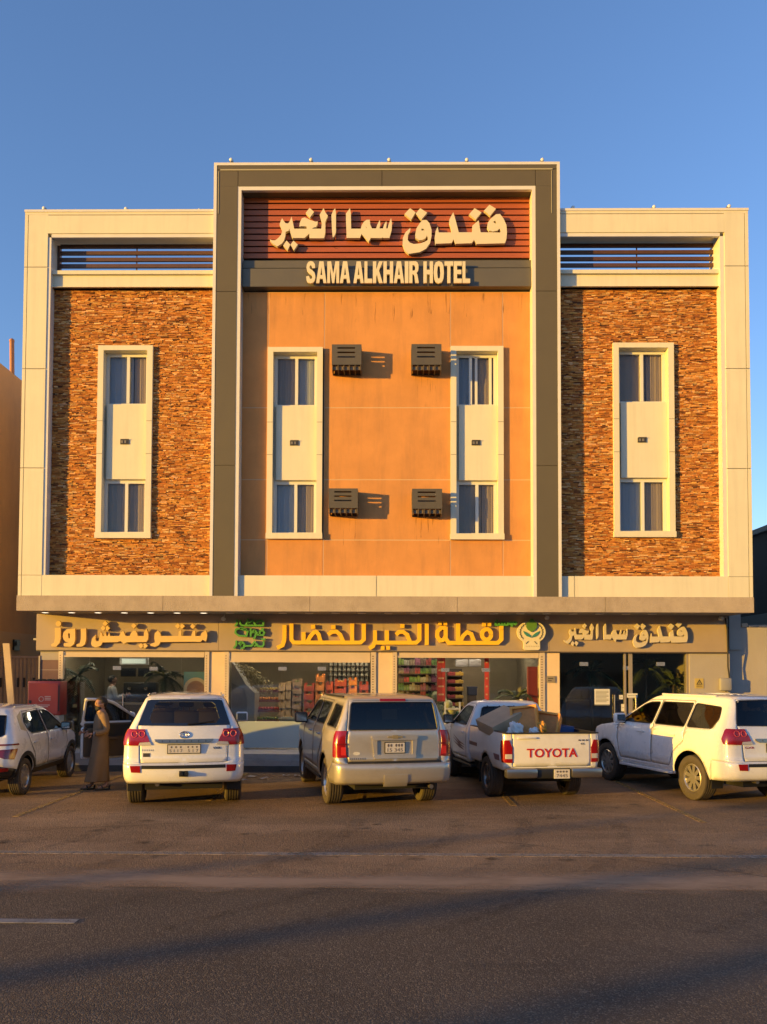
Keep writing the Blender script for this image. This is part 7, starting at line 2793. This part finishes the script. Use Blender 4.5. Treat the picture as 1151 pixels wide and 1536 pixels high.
def person(loc, rz, label, robe_mat, stance, larm, rarm, beard=True, glasses_=True, long=True, cap=False):
    """local frame: y forward, x to the person's right, z up; stance: (right foot, left foot) offsets"""
    t = thing('person', label, 'person', loc, rz)
    (rf, lf) = stance
    hipz, sh_z = .93, 1.43
    ch = [[((0, 0, hipz), (.15, .11)), ((0, 0, 1.08), (.135, .10)), ((0, .01, 1.27), (.165, .115)), ((0, 0, sh_z), (.13, .085)), ((0, .005, 1.50), .058), ((0, .02, 1.555), .066), ((0, .025, 1.64), (.094, .112)), ((0, .015, 1.715), (.082, .096)), ((0, .012, 1.75), (.045, .055))]]
    ch.append([((0, .025, 1.64), .08), ((0, .118, 1.632), .017), ((0, .128, 1.622), .012)])                 # nose
    ch.append([((0, .02, 1.555), .06), ((0, .085, 1.56), (.035, .028)), ((0, .10, 1.548), .02)])               # chin
    for sx in (1, -1):
        ch.append([((0, .025, 1.64), .08), ((sx * .082, .01, 1.635), (.012, .022)), ((sx * .092, 0, 1.645), (.008, .02))])   # ears
    for sx, (fx, fy) in ((1, rf), (-1, lf)):
        hx = sx * .09
        ch.append([((0, 0, hipz), .15), ((hx, 0, .86), .088), ((hx * .6 + fx * .4, fy * .5 + .02, .49), .058), ((fx, fy, .09), .038), ((fx, fy + .10, .045), (.038, .028)), ((fx, fy + .17, .03), (.034, .02))])
    for sx, arm in ((1, rarm), (-1, larm)):
        e, wv = arm
        ch.append([((0, 0, sh_z), .10), ((sx * .17, 0, 1.425), .062), (e, .043), (wv, .028)])
        d = (Vector(wv) - Vector(e)).normalized()
        up = Vector((sx * .8, 0, .4)) - d * d.dot(Vector((sx * .8, 0, .4)))
        ch += hand(tuple(Vector(wv) + d * .004), d, up)
    skin_figure('body', ch, SKIN, t)
    # robe: lofted rings with folds, sleeves joined in
    m = MB()
    rings = [(1.515, .068, .066, 0), (1.49, .10, .078, 0), (1.46, .175, .098, 0), (1.42, .205, .112, 0), (1.30, .205, .135, .012), (1.15, .185, .138, .015), (1.0, .185, .140, .01), (.85, .19, .145, .01), (.65, .188, .148, .01)]
    if long:
        rings += [(.45, .18, .15, .02), (.28, .172, .155, .03), (.15, .175, .165, .035)]
    n = 36
    vs = []
    midx = (rf[0] + lf[0]) / 2
    midy = (rf[1] + lf[1]) / 2
    for (z, a, b, yo) in rings:
        q = max(0, (1.0 - z) / .85)
        for k in range(n):
            th = 2 * math.pi * k / n
            f = 1 + q * (.10 * math.sin(5 * th + z * 3) + .035 * math.sin(9 * th + 1.3 - z * 5)) + .022 * math.sin(7 * th + z * 16)
            ex = abs(lf[1] - rf[1]) * .30 * q
            vs.append((a * f * math.cos(th) + midx * q, (b * f + ex) * math.sin(th) + yo + midy * q, z))
    fs = []
    for i in range(len(rings) - 1):
        for k in range(n):
            l = (k + 1) % n
            fs.append((i * n + k, (i + 1) * n + k, (i + 1) * n + l, i * n + l))
    m.add(vs, fs)
    for sx, arm in ((1, rarm), (-1, larm)):
        e, wv = Vector(arm[0]), Vector(arm[1])
        s0 = Vector((sx * .13, 0, 1.43))
        pts = [s0, Vector((sx * .19, 0, 1.40)), s0.lerp(e, .55) + Vector((sx * .02, 0, 0)), e, e.lerp(wv, .4), e.lerp(wv, .88)]
        m.tube(pts, [.07, .082, .072, .066, .060, .056], 14, caps=False)
    rb = part('robe', m, robe_mat, t, 60, local=True, fix=False)
    so = rb.modifiers.new('sheet', 'SOLIDIFY')
    so.thickness = .006
    sbm = rb.modifiers.new('sub', 'SUBSURF')
    sbm.levels = 1
    sbm.render_levels = 1
    # hair: cap of the skull
    bm = bmesh.new()
    bmesh.ops.create_icosphere(bm, subdivisions=3, radius=1)
    mh = MB()
    for v in bm.verts:
        c = v.co
        v.co = Vector((c.x * .101, c.y * .120 + .004, c.z * .114 + 1.668))
    dele = [f for f in bm.faces if (f.calc_center_median().z < 1.66 + .055 * (1 if f.calc_center_median().y > .03 else -1.2 if f.calc_center_median().y < -.02 else 0) + (.02 if f.calc_center_median().y > .06 else 0))]
    bmesh.ops.delete(bm, geom=dele, context='FACES')
    bm.verts.index_update()
    mh.add([v.co.copy() for v in bm.verts], [tuple(v.index for v in f.verts) for f in bm.faces])
    bm.free()
    h = part('hair', mh, HAIR, t, True, local=True)
    so = h.modifiers.new('sheet', 'SOLIDIFY')
    so.thickness = .012
    if beard:
        mb_ = MB()
        mb_.ball((0, .060, 1.556), .080, 16, 11, (.98, .80, .74))
        mb_.ball((0, .116, 1.598), .030, 10, 6, (1.3, .5, .30))
        part('beard', mb_, HAIR, t, True, local=True)
    me_ = MB()
    for sx in (-1, 1):
        me_.ball((sx * .032, .104, 1.652), .013, 10, 7)
    part('eyes', me_, M('eye_white', (.5, .48, .45), .2), t, True, local=True)
    ml_ = MB()
    ml_.ball((0, .108, 1.590), .022, 10, 6, (1.1, .5, .28))
    part('lips', ml_, M('lips', (.36, .15, .12), .5), t, True, local=True)
    if glasses_:
        g_ = MB()
        for sx in (-1, 1):
            g_.tube([(sx * .034 + .028 * math.cos(a), .118, 1.652 + .021 * math.sin(a)) for a in np.linspace(0, 2 * math.pi, 15)[:-1]], .0035, 5, True)
            g_.tube([(sx * .062, .115, 1.656), (sx * .085, .06, 1.658), (sx * .092, .0, 1.655)], .0035, 5)
        g_.tube([(-.008, .12, 1.655), (.008, .12, 1.655)], .003, 5)
        part('glasses', g_, TRIMB, t, True, local=True)
    for nm, (fx, fy) in (('shoe', rf), ('shoe', lf)):
        s_ = MB()
        rbox(s_, fx - .048, fx + .048, fy - .06, fy + .215, .0, .035, .014)
        s_.tube([(fx - .05, fy + .09, .03), (fx - .03, fy + .10, .075), (fx + .03, fy + .10, .075), (fx + .05, fy + .09, .03)], .014, 6)
        s_.tube([(fx - .045, fy - .04, .03), (fx, fy - .062, .08), (fx + .045, fy - .04, .03)], .011, 6)
        part('shoe', s_, TRIMB, t, 40, local=True)
    return t


ROBE = M('brown_robe', (.25, .155, .08), .85, var=.10, vscale=5, bump=.15, bscale=200)
gx, gy = G(151, 1184)
p_ = person((gx, gy, 0), R(124), 'bearded man with glasses in a long brown robe standing by the open car door', ROBE, ((.10, .14), (-.10, -.09)),
            ((-.27, -.04, 1.13), (-.20, .21, 1.09)), ((.27, .02, 1.13), (.20, .25, 1.10)))
m = MB()
m.tube([(-.20 + .034 * math.cos(a), .195, 1.092 + .034 * math.sin(a)) for a in np.linspace(0, 2 * math.pi, 15)[:-1]], .009, 6, True)
part('wrist_watch', m, M('watch_steel', (.7, .66, .6), .2, metal=.8), p_, True, local=True)
GREYSHIRT = M('pale_grey_shirt', (.50, .50, .52), .85, var=.06)
x_, _ = P(168, 1050, 21.7)
person((x_, 21.7, PLINTH), R(-60), 'man in a pale grey shirt working behind the glass of the left shop', GREYSHIRT, ((.11, .05), (-.11, -.05)),
       ((-.26, .05, 1.15), (-.18, .30, 1.22)), ((.26, .05, 1.15), (.18, .32, 1.25)), beard=False, glasses_=False)

# ================================================================= TREES BEHIND THE VIEWER (their shadows cross the road, indoor palms stand in for reflections)
BARK = M('palm_bark', (.14, .10, .065), .9, var=.25, vscale=6, bump=.6, bscale=20)
FROND = M('palm_frond', (.055, .075, .03), .65, var=.25, vscale=2)


def palm(x, y, h, seed, label, lean=.3, n=26, ln=2.4, z=0, r0=.26, group='palm trees beyond the road', name='palm_tree'):
    rnd = random.Random(seed)
    t = thing(name, label, 'tree' if z == 0 else 'plant', (x, y, z), rnd.uniform(0, 6), group)
    m = MB()
    pts = [(lean * (k / 8) ** 2, 0, h * k / 8) for k in range(9)]
    m.tube(pts, [r0 * (1 - .27 * k / 8 + (.11 if k % 2 else 0)) for k in range(9)], 10)
    part('trunk', m, BARK, t, True, local=True)
    m = MB()
    top = Vector(pts[-1])
    for i in range(n):
        a = 2 * math.pi * i / n * 2.4 + rnd.uniform(-.2, .2)
        e = rnd.uniform(-.3, 1.25)
        L = ln * rnd.uniform(.8, 1.1)
        prev = top
        d0 = Vector((math.cos(a), math.sin(a), 0))
        mid = []
        for k in range(11):
            s_ = k / 10
            p = top + d0 * L * s_ * math.cos(e) * (1 - .12 * s_) + Vector((0, 0, L * s_ * math.sin(e) - 1.05 * L * .5 * s_ * s_))
            mid.append(p)
        m.tube(mid[::2], [.03, .025, .02, .015, .01, .006], 4)
        sd = d0.cross(Vector((0, 0, 1)))
        for k in range(2, 11):
            for q in (-1, 1):
                for jj in (0, .5):
                    p = mid[k].lerp(mid[k - 1], jj)
                    tan = (mid[k] - mid[k - 1]).normalized()
                    w_ = ((.55 if z == 0 else .30) * math.sin(math.pi * min(1, .25 + .7 * k / 10))) * rnd.uniform(.8, 1.1)
                    tip = p + sd * q * w_ * .75 + tan * w_ * .55 + Vector((0, 0, (-.12 - .1 * rnd.random()) * (1 if z == 0 else .4)))
                    m.add([p, p + tan * .05, tip], [(0, 1, 2)])
    part('crown', m, FROND, t, local=True, fix=False)
    if z:
        m = MB()
        m.lathe([(0, .15), (.30, .20), (.33, .21), (.33, .18)], 16, (0, 0, 0), 'Z')
        part('pot', m, M('plant_pot', (.16, .12, .09), .5), t, 40, local=True)


for i, (px, yy, h_, lab) in enumerate(((121, 20.85, 1.75, 'stand-in for a reflected palm inside the left shop, left of its glass door'), (247, 20.85, 1.75, 'stand-in for a reflected palm inside the left shop, right of its glass door'), (772, 21.0, 1.25, 'stand-in for a reflected palm inside the right vegetable shop beside the dark red board'),
                                       (888, 21.3, 1.9, 'stand-in for a reflected palm behind the left glass of the hotel entrance'), (1008, 21.2, 1.6, 'stand-in for a reflected palm behind the right glass of the hotel entrance'), (968, 21.6, 2.0, 'tall stand-in for a reflected palm just right of the entrance door post'))):
    palm(P(px, 1000, yy)[0], yy, h_, 50 + i, lab, .05, 11, .90, PLINTH, .04, 'stand-ins for reflected palms behind the shop glass', 'reflection_palm')  # indoor palms added in place of palms reflected in the glass


palm(-44.2, -16.75, 5.6, 5, 'far left palm whose trunk shadow crosses the near road', n=16)
t = thing('street_lamp', 'tall street lamp far to the left whose thin shadow crosses the lot', 'street lamp', (-45, -14.1, 0))
m = MB()
m.tube([(0, 0, 0), (0, 0, 3), (0, 0, 8.5)], [.17, .14, .10], 10)
part('pole', m, M('lamp_steel', (.3, .3, .29), .4, metal=.5), t, True, local=True)
m = MB()
m.tube([(0, 0, 8.3), (.6, .3, 8.9), (1.4, .7, 9.0)], .05, 8)
rbox(m, 1.2, 1.9, .5, .9, 8.92, 9.05, .04)
part('lamp_head', m, M('lamp_steel', (.3, .3, .29), .4, metal=.5), t, True, local=True)
palm(-40.2, -17.4, 5.8, 8, 'far left palm whose trunk shadow falls at the lower right', n=16)


def broad_tree(name, label, x, y, h, cw, cb, n, seed):
    rnd = random.Random(seed)
    t = thing(name, label, 'tree', (x, y, 0))
    m = MB()
    m.tube([(0, 0, 0), (.1, 0, cb * .6), (0, .1, cb + .3)], [.22, .18, .15], 9)
    tips = []
    for i in range(8):
        a = i * .8
        e = Vector((math.cos(a) * rnd.uniform(.3, .8) * cw, math.sin(a) * rnd.uniform(.3, .8) * cw, rnd.uniform(cb + .5, h - .4)))
        m.tube([(0, .1, cb + .2), tuple(Vector((0, .1, cb + .2)).lerp(e, .5) + Vector((0, 0, .2))), tuple(e)], [.10, .06, .03], 6)
        tips.append(e)
    part('trunk', m, BARK, t, True, local=True)
    m = MB()
    for i in range(n):
        e = rnd.choice(tips)
        c = e + Vector((rnd.gauss(0, .32 * cw), rnd.gauss(0, .32 * cw), rnd.gauss(0, .16 * (h - cb))))
        c.z = min(max(c.z, cb), h)
        d = Vector((rnd.uniform(-1, 1), rnd.uniform(-1, 1), rnd.uniform(-.6, .6))).normalized() * rnd.uniform(.10, .18)
        s_ = d.orthogonal().normalized() * .08
        m.quad(c - d, c + s_, c + d, c - s_)
    part('crown', m, M('dark_leaf', (.035, .055, .02), .6, var=.3), t, local=True, fix=False)


broad_tree('street_tree', 'far left bushy tree whose soft shade falls on the left shop', -55, -6.7, 6.7, 1.25, 2.6, 2600, 42)
t = thing('opposite_building', 'long beige building across the road mirrored in the shop glass', 'building', (6, -28, 0))
m = MB()
m.box(-52, 48, -36, -28, 0, 8.5)
part('wall', m, M('opposite_render', (.42, .34, .24), .9, var=.08), t)
m = MB()
for i in range(14):
    m.box(-22 + i * 5, -20 + i * 5, -28.02, -27.98, 1.2, 2.4)
part('window_band', m, M('opposite_glass', (.05, .055, .06), .3), t)
m = MB()
for i in range(8):
    m.box(-19.6 + i * 5, -17.6 + i * 5, -28.05, -27.97, 0, 2.5)
part('shutter', m, M('opposite_shutter', (.2, .18, .16), .6), t)
